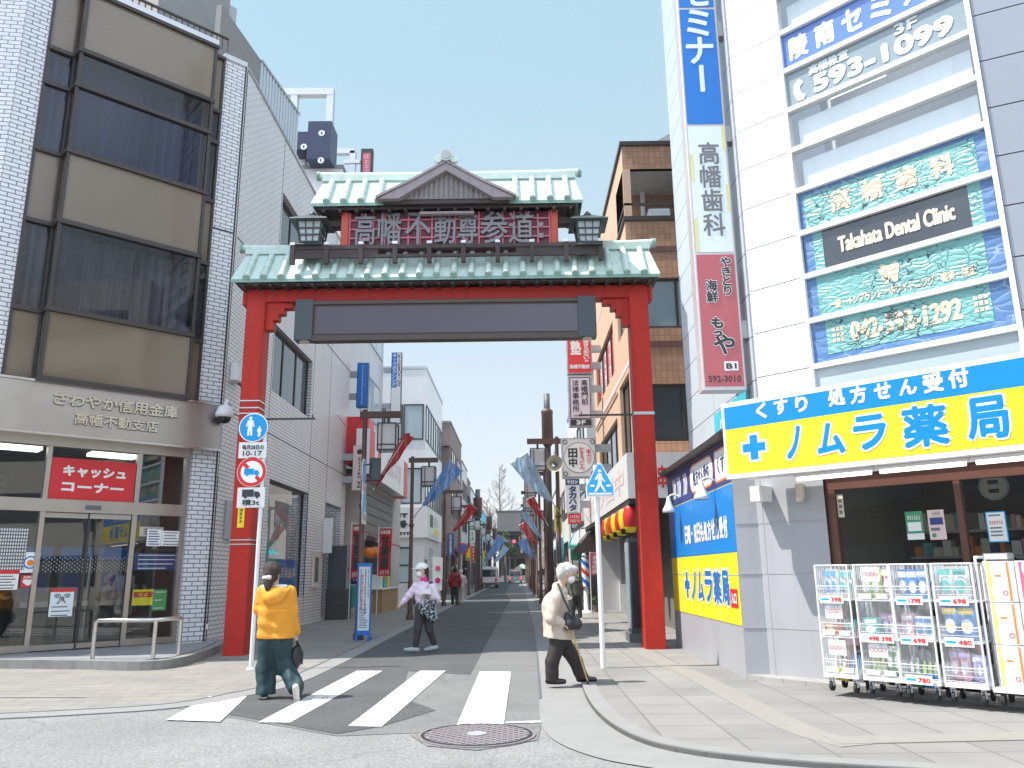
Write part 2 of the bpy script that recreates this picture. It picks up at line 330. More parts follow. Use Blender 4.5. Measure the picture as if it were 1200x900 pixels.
# ------------------------------------------------------------------ the palette
def asphalt(name, base, spk, rough=.85, crack=.0):
    m = bpy.data.materials.new(name); nt, b, L = _nodes(m); tc = nt.nodes.new('ShaderNodeTexCoord')
    n1 = nt.nodes.new('ShaderNodeTexNoise'); n1.inputs['Scale'].default_value = .9; n1.inputs['Detail'].default_value = 8; n1.inputs['Roughness'].default_value = .7; L.new(tc.outputs['Object'], n1.inputs[0])
    v = nt.nodes.new('ShaderNodeTexVoronoi'); v.inputs['Scale'].default_value = 55; L.new(tc.outputs['Object'], v.inputs[0])
    n2 = nt.nodes.new('ShaderNodeTexNoise'); n2.inputs['Scale'].default_value = 38; n2.inputs['Detail'].default_value = 5; L.new(tc.outputs['Object'], n2.inputs[0])
    r1 = nt.nodes.new('ShaderNodeMapRange'); r1.inputs[1].default_value = .3; r1.inputs[2].default_value = .7; r1.inputs[3].default_value = .8; r1.inputs[4].default_value = 1.15; L.new(n1.outputs[0], r1.inputs[0])
    r2 = nt.nodes.new('ShaderNodeMapRange'); r2.inputs[1].default_value = .35; r2.inputs[2].default_value = .68; r2.inputs[3].default_value = 1-spk; r2.inputs[4].default_value = 1+spk; L.new(n2.outputs[0], r2.inputs[0])
    sp = nt.nodes.new('ShaderNodeSeparateColor'); L.new(v.outputs['Color'], sp.inputs[0])
    r3 = nt.nodes.new('ShaderNodeMapRange'); r3.inputs[3].default_value = 1-spk*.8; r3.inputs[4].default_value = 1+spk*.8; L.new(sp.outputs[0], r3.inputs[0])
    a = nt.nodes.new('ShaderNodeMath'); a.operation = 'MULTIPLY'; L.new(r1.outputs[0], a.inputs[0]); L.new(r2.outputs[0], a.inputs[1])
    a2 = nt.nodes.new('ShaderNodeMath'); a2.operation = 'MULTIPLY'; L.new(a.outputs[0], a2.inputs[0]); L.new(r3.outputs[0], a2.inputs[1])
    nw = nt.nodes.new('ShaderNodeTexNoise'); nw.inputs['Scale'].default_value = 1.7; nw.inputs['Detail'].default_value = 5; L.new(tc.outputs['Object'], nw.inputs[0])
    wp = nt.nodes.new('ShaderNodeMix'); wp.data_type = 'VECTOR'; wp.inputs[0].default_value = .30; L.new(tc.outputs['Object'], wp.inputs[4]); L.new(nw.outputs['Color'], wp.inputs[5])
    vc = nt.nodes.new('ShaderNodeTexVoronoi'); vc.feature = 'DISTANCE_TO_EDGE'; vc.inputs['Scale'].default_value = .55; L.new(wp.outputs[1], vc.inputs[0])
    ck = nt.nodes.new('ShaderNodeMapRange'); ck.inputs[1].default_value = .0; ck.inputs[2].default_value = .007; ck.inputs[3].default_value = .78; ck.inputs[4].default_value = 1; L.new(vc.outputs['Distance'], ck.inputs[0])
    ns = nt.nodes.new('ShaderNodeTexNoise'); ns.inputs['Scale'].default_value = .45; ns.inputs['Detail'].default_value = 3; L.new(tc.outputs['Object'], ns.inputs[0])
    st = nt.nodes.new('ShaderNodeMapRange'); st.inputs[1].default_value = .56; st.inputs[2].default_value = .72; st.inputs[3].default_value = 1; st.inputs[4].default_value = .78; L.new(ns.outputs[0], st.inputs[0])
    for q in (ck, st): a3 = nt.nodes.new('ShaderNodeMath'); a3.operation = 'MULTIPLY'; L.new(a2.outputs[0], a3.inputs[0]); L.new(q.outputs[0], a3.inputs[1]); a2 = a3
    vm = nt.nodes.new('ShaderNodeVectorMath'); vm.operation = 'SCALE'; vm.inputs[0].default_value = base; L.new(a2.outputs[0], vm.inputs['Scale']); L.new(vm.outputs[0], b.inputs['Base Color'])
    b.inputs['Roughness'].default_value = rough; b.inputs['Specular IOR Level'].default_value = .3
    bp = nt.nodes.new('ShaderNodeBump'); bp.inputs['Strength'].default_value = .5; bp.inputs['Distance'].default_value = .01; L.new(n2.outputs[0], bp.inputs['Height']); L.new(bp.outputs[0], b.inputs['Normal'])
    MAT[name] = m
asphalt('asphalt_old', (.235, .233, .23), .20)
asphalt('asphalt_new', (.092, .093, .097), .16)
asphalt('asphalt_mid', (.178, .178, .176), .13)
mat('concrete', (.245, .243, .238), .85, var=.12, scale=3, bump=.15, bscale=80)
mat('concrete_dark', (.25, .245, .235), .85, var=.18, scale=3, bump=.2, bscale=60, stain=.2)
mat('stone_dark', (.06, .06, .058), .7, var=.25, bump=.2)
brickmat('paver', (.252, .243, .230), (.212, .206, .198), (.155, .15, .145), .60, .60, .012, .85, 0, .15, .14)
brickmat('paver_left', (.26, .243, .218), (.226, .217, .203), (.17, .158, .142), .60, .30, .012, .85, .5, .15, .14)
mat('tactile', (.258, .243, .222), .8, var=.1, scale=9)
brickmat('step_tile', (.36, .35, .33), (.34, .33, .31), (.28, .26, .24), .30, .30, .012, .6, 0, .2, .08)
brickmat('terrace_tile', (.30, .30, .31), (.26, .26, .27), (.17, .17, .17), .20, .10, .008, .7, .5, .2, .15)
def paint_worn(name, col, under, amt):
    m = bpy.data.materials.new(name); nt, b, L = _nodes(m); tc = nt.nodes.new('ShaderNodeTexCoord')
    n = nt.nodes.new('ShaderNodeTexNoise'); n.inputs['Scale'].default_value = 9; n.inputs['Detail'].default_value = 10; n.inputs['Roughness'].default_value = .75; L.new(tc.outputs['Object'], n.inputs[0])
    r = nt.nodes.new('ShaderNodeMapRange'); r.inputs[1].default_value = amt; r.inputs[2].default_value = amt+.09; L.new(n.outputs[0], r.inputs[0])
    mx = nt.nodes.new('ShaderNodeMix'); mx.data_type = 'RGBA'; mx.inputs[6].default_value = under+(1,); mx.inputs[7].default_value = col+(1,); L.new(r.outputs[0], mx.inputs[0]); L.new(mx.outputs[2], b.inputs['Base Color'])
    b.inputs['Roughness'].default_value = .75; MAT[name] = m
paint_worn('road_paint', (.74, .74, .72), (.34, .34, .34), .425)
brickmat('bank_tile', (.78, .78, .80), (.71, .72, .75), (.19, .19, .21), .245, .088, .010, .35, .5, .5, .07)
brickmat('bank_tile_deep', (.82, .79, .80), (.77, .75, .77), (.34, .325, .335), .245, .088, .011, .35, .5, .5, .06)
brickmat('brown_brick', (.48, .26, .155), (.38, .19, .11), (.27, .15, .10), .15, .19, .010, .6, 0, .4, .15)
mat('bronze', (.055, .045, .042), .45, .3, var=.15, scale=4)
mat('spandrel', (.20, .155, .11), .06, 0, var=.06, scale=1.5, spec=.5)
mat('red_paint', (.48, .031, .021), .5, var=.16, scale=5, bump=.06, stain=.22, spec=.22)
mat('orange_red', (.52, .075, .03), .5, var=.1)
mat('lattice_pink', (.55, .13, .20), .5, var=.1)
mat('maroon', (.13, .018, .03), .6, var=.15)
mat('copper_green', (.56, .68, .62), .42, var=.16, scale=7, stain=.12, spec=.5)
mat('copper_dark', (.22, .36, .30), .5, var=.2)
mat('dark_wood', (.05, .035, .032), .65, var=.25, scale=8)
mat('mauve_wood', (.32, .27, .28), .6, var=.12, stain=.15)
mat('grey_wood', (.26, .235, .23), .7, var=.3, scale=12, stain=.3)
mat('letter_grey', (.20, .195, .195), .42, .5, var=.15, scale=9)
mat('led_face', (.082, .066, .082), .12, 0, var=.08, scale=3)
mat('slate_box', (.05, .065, .075), .45, var=.12)
mat('panel_brown', (.075, .05, .042), .5, var=.15)
mat('white_cap', (.8, .8, .8), .5)
mat('lantern_glass', (.55, .60, .62), .25, var=.1)
mat('lantern_paper', (.62, .60, .60), .35, var=.08)
mat('lantern_metal', (.07, .09, .09), .5, .4, var=.2)
mat('steel', (.62, .60, .58), .24, 1, var=.08, scale=3)
mat('steel_brushed', (.46, .425, .39), .33, 1, var=.1, scale=2)
mat('steel_letter', (.66, .62, .52), .2, 1, var=.1, scale=3)
mat('chrome', (.8, .8, .8), .08, 1, var=0)
mat('white_metal', (.75, .75, .76), .4, var=.06, scale=4)
mat('white_plastic', (.78, .78, .78), .35, var=.05)
mat('white_paint', (.80, .80, .78), .5, var=.05)
mat('black', (.02, .02, .022), .5, var=.1)
mat('black_gloss', (.012, .012, .014), .15, var=0)
mat('dark_frame', (.045, .04, .04), .4, .2, var=.1)
mat('alu', (.55, .55, .56), .38, .6, var=.06)
mat('grey_metal', (.40, .41, .42), .45, .2, var=.1)
mat('grey_dark', (.12, .125, .135), .5, var=.1)
mat('dark_glass', (.035, .042, .05), .03, var=0, spec=.9)
mat('mid_glass', (.24, .30, .33), .04, var=0, spec=.9)
mat('pale_glass', (.42, .50, .53), .05, var=.05, scale=1, spec=.8)
mat('curtain_blue', (.09, .105, .20), .8, var=.2, scale=5)
mat('curtain_grey', (.26, .235, .225), .8, var=.15, scale=5)
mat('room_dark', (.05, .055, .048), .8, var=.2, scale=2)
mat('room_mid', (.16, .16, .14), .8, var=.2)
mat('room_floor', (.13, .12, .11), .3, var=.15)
mat('lamp_on', (1, .97, .9), .4, var=0, emit=1.3)
mat('blue_sign', (.0, .22, .62), .35, var=.05)
mat('blue_deep', (.0, .16, .56), .35, var=.05)
mat('sky_sign', (.0, .36, .72), .3, var=.04)
mat('yellow', (.90, .72, .02), .4, var=.04)
mat('yellow_pole', (.75, .55, .05), .5, var=.1)
mat('red_sign', (.62, .02, .025), .4, var=.06)
mat('red_faded', (.46, .10, .115), .35, var=.08, scale=2)
mat('red_bright', (.70, .03, .03), .45, var=.06)
mat('navy', (.015, .03, .14), .4, var=.08)
mat('navy_board', (.03, .06, .22), .4, var=.1)
mat('ink', (.03, .03, .035), .5, var=0)
mat('ink_grey', (.16, .16, .17), .5, var=0)
mat('gold', (.75, .52, .12), .35, .4, var=.1)
mat('cream', (.66, .60, .48), .7, var=.1)
mat('paper', (.80, .80, .78), .7, var=.04)
mat('paper_blue', (.70, .78, .80), .6, var=.05)
mat('panel_white', (.78, .78, .78), .33, .0, var=.05, scale=1.5, spec=.5, stain=.08)
mat('panel_seam', (.36, .36, .37), .8, var=.1)
mat('panel_grey', (.30, .325, .37), .38, .15, var=.05, scale=1.5)
mat('panel_lower', (.40, .405, .43), .45, .1, var=.06, scale=1.5, stain=.06)
mat('panel_side', (.55, .60, .64), .35, .1, var=.05, scale=1.2)
mat('plaster_orange', (.62, .42, .29), .85, var=.08, scale=2, bump=.1, bscale=40, stain=.07)
mat('plaster_white', (.66, .66, .67), .8, var=.08, scale=1.5, stain=.1)
mat('plaster_cream', (.58, .55, .50), .8, var=.1, scale=1.5, stain=.12)
mat('plaster_grey', (.36, .34, .34), .8, var=.1, scale=1.5, stain=.12)
mat('brown_wall', (.24, .185, .165), .75, var=.12, scale=2, stain=.12)
mat('brown_pole', (.115, .062, .048), .5, .1, var=.2, scale=9)
mat('pole_dark', (.06, .042, .038), .6, var=.2)
mat('door_brown', (.13, .05, .035), .45, var=.12)
mat('teal', (.08, .42, .42), .4, var=.1)
mat('cyan', (.05, .50, .60), .4, var=.1)
mat('green', (.05, .30, .14), .6, var=.12)
mat('green_lit', (.10, .45, .15), .6, var=.12)
mat('awning_green', (.10, .38, .25), .7, var=.1)
mat('awning_blue', (.10, .48, .58), .7, var=.1)
mat('awning_brown', (.10, .07, .065), .7, var=.15)
mat('pink', (.75, .30, .42), .6, var=.15, scale=3)
mat('orange', (.80, .22, .03), .5, var=.1)
mat('wood', (.42, .27, .13), .6, var=.2, scale=10)
mat('rubber', (.025, .025, .025), .8, var=.1)
mat('iron', (.27, .24, .25), .6, .3, var=.25, scale=30)
glassmat('clear_glass', (.84, .88, .86), 1, 1.5, .02)
glassmat('tint_glass', (.50, .52, .60), 1, 1.5, -.03)
glassmat('film', (.97, .98, .99), .9, 1.4, .05, .10, .12)
glassmat('shade_glass', (.90, .96, .97), 1, 1.5, .06)
# bay of cracked, sun-baked window film
def crackle(name, base, crack, sc=7.0):
    m = bpy.data.materials.new(name); nt, b, L = _nodes(m); tc = nt.nodes.new('ShaderNodeTexCoord')
    n0 = nt.nodes.new('ShaderNodeTexNoise'); n0.inputs['Scale'].default_value = 5; L.new(tc.outputs['Object'], n0.inputs[0])
    mp = nt.nodes.new('ShaderNodeMapping'); mp.inputs['Scale'].default_value = (.8, .8, 2.4); L.new(tc.outputs['Object'], mp.inputs[0])
    ad = nt.nodes.new('ShaderNodeMix'); ad.data_type = 'VECTOR'; ad.inputs[0].default_value = .18; L.new(mp.outputs[0], ad.inputs[4]); L.new(n0.outputs['Color'], ad.inputs[5])
    v = nt.nodes.new('ShaderNodeTexVoronoi'); v.feature = 'DISTANCE_TO_EDGE'; v.inputs['Scale'].default_value = sc; L.new(ad.outputs[1], v.inputs[0])
    n2 = nt.nodes.new('ShaderNodeTexNoise'); n2.inputs['Scale'].default_value = 2.2; n2.inputs['Detail'].default_value = 4; L.new(tc.outputs['Object'], n2.inputs[0])
    t = nt.nodes.new('ShaderNodeMapRange'); t.inputs[1].default_value = .40; t.inputs[2].default_value = .66; t.inputs[3].default_value = .0; t.inputs[4].default_value = .05; L.new(n2.outputs[0], t.inputs[0])
    lt = nt.nodes.new('ShaderNodeMath'); lt.operation = 'LESS_THAN'; L.new(v.outputs['Distance'], lt.inputs[0]); L.new(t.outputs[0], lt.inputs[1])
    mx = nt.nodes.new('ShaderNodeMix'); mx.data_type = 'RGBA'; mx.inputs[6].default_value = base+(1,); mx.inputs[7].default_value = crack+(1,); L.new(lt.outputs[0], mx.inputs[0]); L.new(mx.outputs[2], b.inputs['Base Color'])
    b.inputs['Roughness'].default_value = .35
    bp = nt.nodes.new('ShaderNodeBump'); bp.inputs['Strength'].default_value = .6; bp.inputs['Distance'].default_value = .03; L.new(v.outputs['Distance'], bp.inputs['Height']); L.new(bp.outputs[0], b.inputs['Normal'])
    MAT[name] = m
crackle('film_teal', (.17, .40, .39), (.035, .06, .065), 9)
crackle('film_blue', (.09, .19, .38), (.25, .35, .5), 4)
crackle('film_cream', (.66, .58, .42), (.10, .10, .09))
# ------------------------------------------------------------------ the ground
def G(px, py, z=0.0): q = aZ(px, py, z); return (q[0], q[1])
def flat(name, pts, z, m, z0=None):
    mb = MB(); mb.poly(pts, z if z0 is None else z0, z, m); return struct(mb.build(name))
g = MB(); g.poly([(-700, -300), (700, -300), (700, 900), (-700, 900)], 0, 0, 'asphalt_old'); struct(g.build('ground'))
def smooth(pts, n=7):
    """Catmull-Rom through the points."""
    P = [np.array(p, float) for p in pts]; P = [2*P[0]-P[1]]+P+[2*P[-1]-P[-2]]; out = []
    for i in range(1, len(P)-2):
        for k in range(n):
            t = k/n; out.append(tuple(.5*(2*P[i]+(P[i+1]-P[i-1])*t+(2*P[i-1]-5*P[i]+4*P[i+1]-P[i+2])*t*t+(3*P[i]-P[i-1]-3*P[i+1]+P[i+2])*t**3)))
    return out+[tuple(P[-2])]
def strip(mb, pts, wd, z0, z1, m):
    """A mitred ribbon of real thickness along the points."""
    P = [np.array(p, float) for p in pts]; N = []
    for i in range(len(P)):
        ns = []
        for a, b in ((i-1, i), (i, i+1)):
            if a >= 0 and b < len(P): d = P[b]-P[a]; d /= np.linalg.norm(d); ns.append(np.array([-d[1], d[0]]))
        n = sum(ns)/len(ns); n /= np.linalg.norm(n); N.append(n*wd/max(.5, n@ns[0]))
    k = len(P); Q = [p+n for p, n in zip(P, N)]
    vs = [(p[0], p[1], z) for z in (z0, z1) for L in (P, Q) for p in L]
    fs = []
    for i in range(k-1): fs += [(2*k+i, 2*k+i+1, 3*k+i+1, 3*k+i), (i, i+1, 2*k+i+1, 2*k+i), (k+i, 3*k+i, 3*k+i+1, k+i+1)]
    fs += [(0, 2*k, 3*k, k), (k-1, 2*k-1, 4*k-1, 3*k-1)]
    mb.add(vs, fs, m)
# the shopping street: old pale asphalt with a newer dark lane
kerbL = [G(0, 838), G(100, 833), G(200, 826), G(270, 814), G(330, 799), G(400, 768), G(463, 738), (-3.25, 34), (-3.2, 60), (-3.2, 150)]
kerbL = smooth(kerbL[:7])+kerbL[7:]
gutR = [G(634, 852), G(632, 820), G(630, 790), G(627, 740), (.38, 34), (.42, 60), (.45, 150)]
flat('street', [G(205, 830), G(300, 846), G(395, 863), G(520, 858), G(634, 852)]+gutR[1:]+[(-3.25, 150), (-3.3, 60), (-3.3, 34), G(463, 740)], .004, 'asphalt_mid')
flat('asphalt_patch', [G(205, 827), G(395, 861), G(447, 852), G(511, 833), G(470, 818), G(478, 787), G(551, 791), G(598, 703), (-1.0, 60), (-1.0, 130), (-3.28, 130), (-3.28, 34), G(466, 738), G(402, 768), G(332, 799), G(272, 814)], .008, 'asphalt_new')
flat('asphalt_patch', [G(480, 862), G(560, 845), G(634, 853), G(630, 868), G(560, 880), G(500, 875)], .006, 'asphalt_mid')
for a, b, c, d in (((245, 817), (289, 817), (258, 847), (194, 845)), ((418, 787), (448, 787), (340, 848), (302, 848)), ((492, 787), (522, 787), (447, 853), (408, 852)), ((562, 788), (599, 788), (590, 852), (535, 852))):
    mbz = MB(); mbz.poly([G(*d), G(*c), G(*b), G(*a)], .012, .012, 'road_paint'); struct(mbz.build('crosswalk_stripe'))
flat('road_marking', [G(592, 847), G(634, 846), G(634, 848), G(592, 849)], .012, 'road_paint')
flat('road_marking', [(-6.0, 20.5), (-3.1, 25.4), (-3.0, 25.0)], .016, 'road_paint') if False else None
# left pavement, flush with its kerb; right pavement behind a low rounded kerb
flat('sidewalk', [(-60, kerbL[0][1]-.35)]+kerbL+[(-20, 150), (-60, 60)], .010, 'paver_left')
lk = [(-60, kerbL[0][1]-.35)]+kerbL
kb = MB(); strip(kb, lk, -.32, .002, .014, 'concrete'); struct(kb.build('gutter'))
kb = MB(); strip(kb, lk, .03, .002, .018, 'grey_dark'); struct(kb.build('kerb_joint'))
flat('sidewalk_band', [G(0, 816), G(100, 817), G(100, 819), G(0, 819)], .016, 'concrete_dark')
kr = [G(676, 770), G(681, 800), G(690, 825), G(712, 850), G(752, 872), G(810, 886), G(900, 897), G(1000, 905), G(1100, 911), G(1200, 916), (9, 4.0), (30, -6)]
kr = smooth(kr[:10])+kr[10:]
go = [G(632, 770), G(632, 820), G(635, 850), G(652, 870), G(700, 889), G(770, 902), G(860, 915), G(1000, 930), G(1100, 938), G(1200, 944)]; go = smooth(go)
flat('gutter', [p for p in go]+[(9, 3.6)]+[p for p in reversed(kr[:-1])], .009, 'concrete')
flat('gutter', [gutR[2], gutR[3], gutR[4], gutR[5], gutR[6], (.9, 150), (.85, 60), (.8, 34), (.75, 20), G(676, 770)], .012, 'concrete')
kb = MB(); strip(kb, gutR[1:], -.03, .004, .016, 'grey_dark'); struct(kb.build('kerb_joint'))
RW = .045
flat('sidewalk', kr[7:]+[(30, 12), (12, 12), (12, 150), (.9, 150), (.85, 60), (.8, 34), (.75, 20), kr[4]], RW, 'paver', 0.0)
kb = MB()
strip(kb, kr[7:], .17, .0, RW+.012, 'concrete'); struct(kb.build('kerb'))
t0 = [(1.9, 40), (1.95, 18), (2.05, 13), G(800, 792, RW), G(905, 850, RW), G(985, 876, RW)]
t0 = smooth(t0); kb = MB(); strip(kb, t0, .32, RW, RW+.006, 'tactile'); strip(kb, [G(985, 873, RW), G(1200, 868, RW), (9, 7.6)], .30, RW, RW+.009, 'tactile'); struct(kb.build('tactile_paving'))
# shallow tiled step along the chemist's front
flat('step', [(2.95, 10.95), (3.15, 10.6), (3.9, 9.75), (4.6, 9.05), (5.6, 8.15), (8, 5.8), (9, 7), (4, 12)], .10, 'step_tile', 0.0)
# tiled terrace in front of the bank
flat('terrace', [(-20, 14.1), (-8.5, 13.65), (-6.95, 13.38), (-5.9, 13.12), (-5.66, 13.55), (-5.75, 15.0), (-6.15, 17.2), (-6.6, 17.3), (-13, 20), (-20, 20)], .15, 'terrace_tile', 0.0)
kb = MB(); strip(kb, [(-20, 14.08)]+smooth([(-8.5, 13.63), (-6.95, 13.36), (-5.9, 13.10), (-5.64, 13.55), (-5.73, 15.0), (-6.13, 17.2)], 5), -.16, 0, .146, 'concrete_dark'); struct(kb.build('terrace_edge'))
# manhole
def manhole():
    c = np.array([(G(490, 863)[0]+G(628, 863)[0])/2, (G(559, 850)[1]+G(559, 877)[1])/2, .0]); F = FlatFr(c); t = thing('manhole_cover', 'round rusty iron manhole cover set in the asphalt below the crosswalk', 'manhole cover', c)
    mb = MB(); mb.disc(0, 0, .53, .002, .016, 'iron', F, 40); mb.build('rim', t)
    mb = MB()
    for i in range(-9, 10):
        for j in range(-9, 10):
            x, y = i*.05, j*.05
            if math.hypot(x, y) < .46 and (i+j) % 2 == 0: mb.box(x-.018, y-.018, .016, x+.018, y+.018, .024, 'iron', F)
    mb.ring(0, 0, .47, .50, .020, 'black', F, 40); mb.disc(0, 0, .09, .016, .026, 'grey_metal', F); mb.build('cover_grip', t)
manhole()
# ------------------------------------------------------------------ the red street gate
def gate():
    YC = 15.3; X0 = -1.37
    t = thing('street_gate', 'tall red street gate with two tiers of pale green copper roof tiles', 'gate', (X0, YC, 0))
    F = Fr((0, YC-.19, 0))
    def q(px, py, Y=YC-.19): r = aY(px, py, Y); return r[0], r[2]
    for i, x in enumerate((-5.2, 2.46)):
        mb = MB(); mb.bbox(x-.19, 0, -.38, x+.19, 7.06, 0, 'red_paint', F, .015); o = mb.build('pillar', t)
        s = -1 if i == 0 else 1
        for z, m in ((4.72, 'steel'), (4.58, 'steel'), (4.47, 'steel'), (2.06, 'steel'), (1.98, 'steel')) if i == 0 else ((4.36, 'alu'),):
            hh = .025 if i == 0 else .06
            mb = MB(); mb.box(x-.20, z, -.39, x+.20, z+hh, .012, m, F); mb.build('band', o)
        mb = MB(); a = x+s*.19; b = x+s*.29
        mb.bbox(min(a, b), 6.72, -.34, max(a, b), 7.02, -.04, 'red_paint', F, .02); mb.build('beam_end', t)
        # thin iron bracket arm reaching into the street
        mb = MB(); mb.bar(F.p(x-s*.19, 4.40, -.19), F.p(x-s*1.25, 4.40, -.19), .035, .035, 'bronze'); mb.bar(F.p(x-s*1.2, 4.38, -.19), F.p(x-s*1.2, 4.48, -.19), .02, .02, 'bronze'); mb.build('bracket_arm', t)
    mb = MB(); mb.box(-5.01, 6.77, -.36, 2.27, 7.075, -.02, 'red_paint', F); mb.build('beam', t)
    for s, x in ((1, -5.01), (-1, 2.27)):
        mb = MB()
        for wd, z0, z1 in ((.15, 6.20, 6.77), (.25, 6.40, 6.765), (.36, 6.53, 6.76), (.52, 6.65, 6.755)):
            mb.box(min(x, x+s*wd), z0, -.30+wd*.02, max(x, x+s*wd), z1, -.08-wd*.02, 'red_paint', F)
        mb.build('corbel', t)
    # message display under the beam
    a = q(366, 407)[0]; b = q(683, 400)[0]; z0 = 5.90; z1 = 6.72
    mb = MB(); mb.box(a, z0, -.12, b, z1, .08, 'panel_brown', F); d = mb.build('display_board', t)
    mb = MB()
    mb.box(a+.06, z0+.14, .08, b-.06, z1-.12, .095, 'led_face', F); mb.build('screen', d)
    mb = MB(); mb.box(a, z0, .08, b, z0+.10, .115, 'panel_brown', F); mb.box(a, z1-.07, .08, b, z1, .115, 'panel_brown', F); mb.build('frame', d)
    for px in (347, 677):
        u = q(px, 380)[0]; mb = MB(); mb.bbox(u, z0+.02, -.16, u+.36, z1+.03, .13, 'slate_box', F, .01); o = mb.build('speaker_box', t)
        mb = MB(); FF = FlatFr(F.p(u+.18, z0+.02, -.015)); mb.disc(0, 0, .10, -.02, -.001, 'cream', FF); mb.build('downlight', o)
    # lower roof
    zr = aY(285, 297, YC)[2]-.03; ze = aY(278, 327, YC-.52)[2]; xa, xb = -5.62, 2.86
    def roof(nm, xa, xb, ze, zr, half, nrib, rad, skip=None, tiles=True):
        mb = MB(); Pt = lambda x, sy, z: (x, YC+sy, z)
        for sgn in (-1, 1):
            a0, a1 = Pt(xa, sgn*half, ze), Pt(xb, sgn*half, ze); b0, b1 = Pt(xa+.12, sgn*.02, zr), Pt(xb-.12, sgn*.02, zr)
            mb.quad(a0, a1, b1, b0, 'copper_green')
            mb.quad((a0[0], a0[1], a0[2]-.07), (a1[0], a1[1], a1[2]-.07), a1, a0, 'copper_dark')
        mb.add([Pt(xa, -half, ze), Pt(xa, half, ze), Pt(xa+.12, 0, zr), Pt(xb, -half, ze), Pt(xb, half, ze), Pt(xb-.12, 0, zr)], [(0, 2, 1), (3, 4, 5)], 'copper_green')
        # stepped courses and round rolls of the tiling
        for sgn in (-1, 1):
            for k in range(nrib):
                x = xa+.14+(xb-xa-.28)*(k+.5)/nrib
                if skip and sgn < 0 and skip[0] < x < skip[1]: continue
                dx = (xa+.12-xa)*0
                p0 = np.array(Pt(x, sgn*(half+.015), ze+.035)); p1 = np.array(Pt(x, sgn*.06, zr-.01))
                for j in range(3):
                    s0 = p0+(p1-p0)*j/3; s1 = p0+(p1-p0)*(j+1)/3
                    mb.tube([s0, s1], [rad*1.08, rad*.95], 'copper_green', 10)
                mb.tube([p0+np.array([0, sgn*.012, -.004]), p0], rad*1.12, 'copper_dark', 12)
        r = mb.build(nm, t)
        mb = MB()
        mb.box(xa+.10, YC-.09, zr-.02, xb-.10, YC+.09, zr+.10, 'copper_green')
        mb.tube([(xa+.02, YC, zr+.135), (xa+.5, YC, zr+.115), ((xa+xb)/2, YC, zr+.10), (xb-.5, YC, zr+.115), (xb-.02, YC, zr+.135)], .085, 'copper_green', 12); mb.build('ridge', r)
        for x, sg in ((xa, -1), (xb, 1)):
            mb = MB(); mb.tube([(x+sg*.03, YC, zr+.135), (x-sg*.04, YC, zr+.134)], .10, 'copper_dark', 14); mb.build('ridge_end', r)
        return r
    lo = roof('lower_roof', xa, xb, ze, zr, .52, 24, .062)
    mb = MB()
    mb.box(-5.5, YC-.46, ze-.10, 2.74, YC+.46, ze-.075, 'dark_wood'); mb.box(-5.3, YC-.30, 7.08, 2.56, YC+.30, ze-.10, 'dark_wood')
    for k in range(30):
        x = -5.4+8.05*k/29; mb.box(x-.03, YC-.48, ze-.14, x+.03, YC+.48, ze-.102, 'dark_wood')
    mb.build('eaves', lo)
    # dark walkway rail in front of the name board
    yr = YC-.44; fr = Fr((0, yr, 0)); u0 = q(341, 300, yr)[0]; u1 = q(706, 297, yr)[0]; zb = q(341, 304, yr)[1]; zt = q(341, 289, yr)[1]
    mb = MB(); mb.box(u0, zb, 0, u1, zb+.055, .06, 'dark_wood', fr); mb.box(u0, zt-.09, -.005, u1, zt-.015, .065, 'dark_wood', fr); rl = mb.build('railing', t)
    for ua, ub in ((u0, u0+1.75), (u1-1.75, u1)): mb = MB(); mb.box(ua+.02, zb+.056, .012, ub, zt-.091, .045, 'dark_wood', fr); mb.build('rail_board', rl)
    for k in range(10):
        u = u0+.04+(u1-u0-.08)*k/9; mb = MB(); mb.box(u-.045, zb-.12, -.02, u+.045, zt, .08, 'dark_wood', fr); pst = mb.build('rail_post', rl)
        mb = MB(); mb.bbox(u-.05, zt, -.025, u+.05, zt+.055, .085, 'white_cap', fr, .008); mb.build('post_cap', pst) if False else mb.build('post_cap', rl)
    # name board
    yb = YC-.28; fb = Fr((0, yb, 0)); a = q(400, 270, yb)[0]; b = q(654, 270, yb)[0]; zl = q(400, 292, yb)[1]; zh = q(400, 247, yb)[1]
    mb = MB(); mb.box(a+.15, zl, -.3, b-.15, zh, -.02, 'maroon', fb); board = mb.build('name_board', t)
    mb = MB()
    n = 17
    for k in range(n+1):
        u = a+.17+(b-a-.34)*k/n; mb.box(u-.016, zl+.03, -.019, u+.016, zh-.03, .012, 'lattice_pink', fb)
    for k in range(5):
        v = zl+.03+(zh-zl-.06)*k/4; mb.box(a+.16, v-.016, -.018, b-.16, v+.016, .016, 'lattice_pink', fb)
    mb.build('lattice', board)
    mb = MB()
    xs = [(416, 440), (443, 471), (475, 505), (509, 534), (537, 560), (563, 595), (596, 626)]
    for (p0, p1), c in zip(xs, '高幡不動尊参道'):
        ua = q(p0, 270, yb)[0]; ub = q(p1, 270, yb)[0]; mb.text(c, ua, zl+.07, ub, zh-.07, .035, 'letter_grey', fb, .007); mb.text(c, ua+.01, zl+.06, ub+.01, zh-.08, .022, 'ink', fb, .008)
    mb.build('lettering', board)
    mb = MB()
    for v in (zl+.18, zl+.42): mb.box(b-.40, v, .012, b-.30, v+.10, .03, 'letter_grey', fb)
    mb.build('bolt_plate', board)
    for x0 in (a, b-.15):
        mb = MB(); mb.bbox(x0, zl-.04, -.35, x0+.15, zh+.03, .05, 'orange_red', fb, .01); mb.build('board_post', t)
    mb = MB(); mb.box(a, zh, -.28, b, zh+.06, .03, 'red_paint', fb); mb.build('board_beam', t)
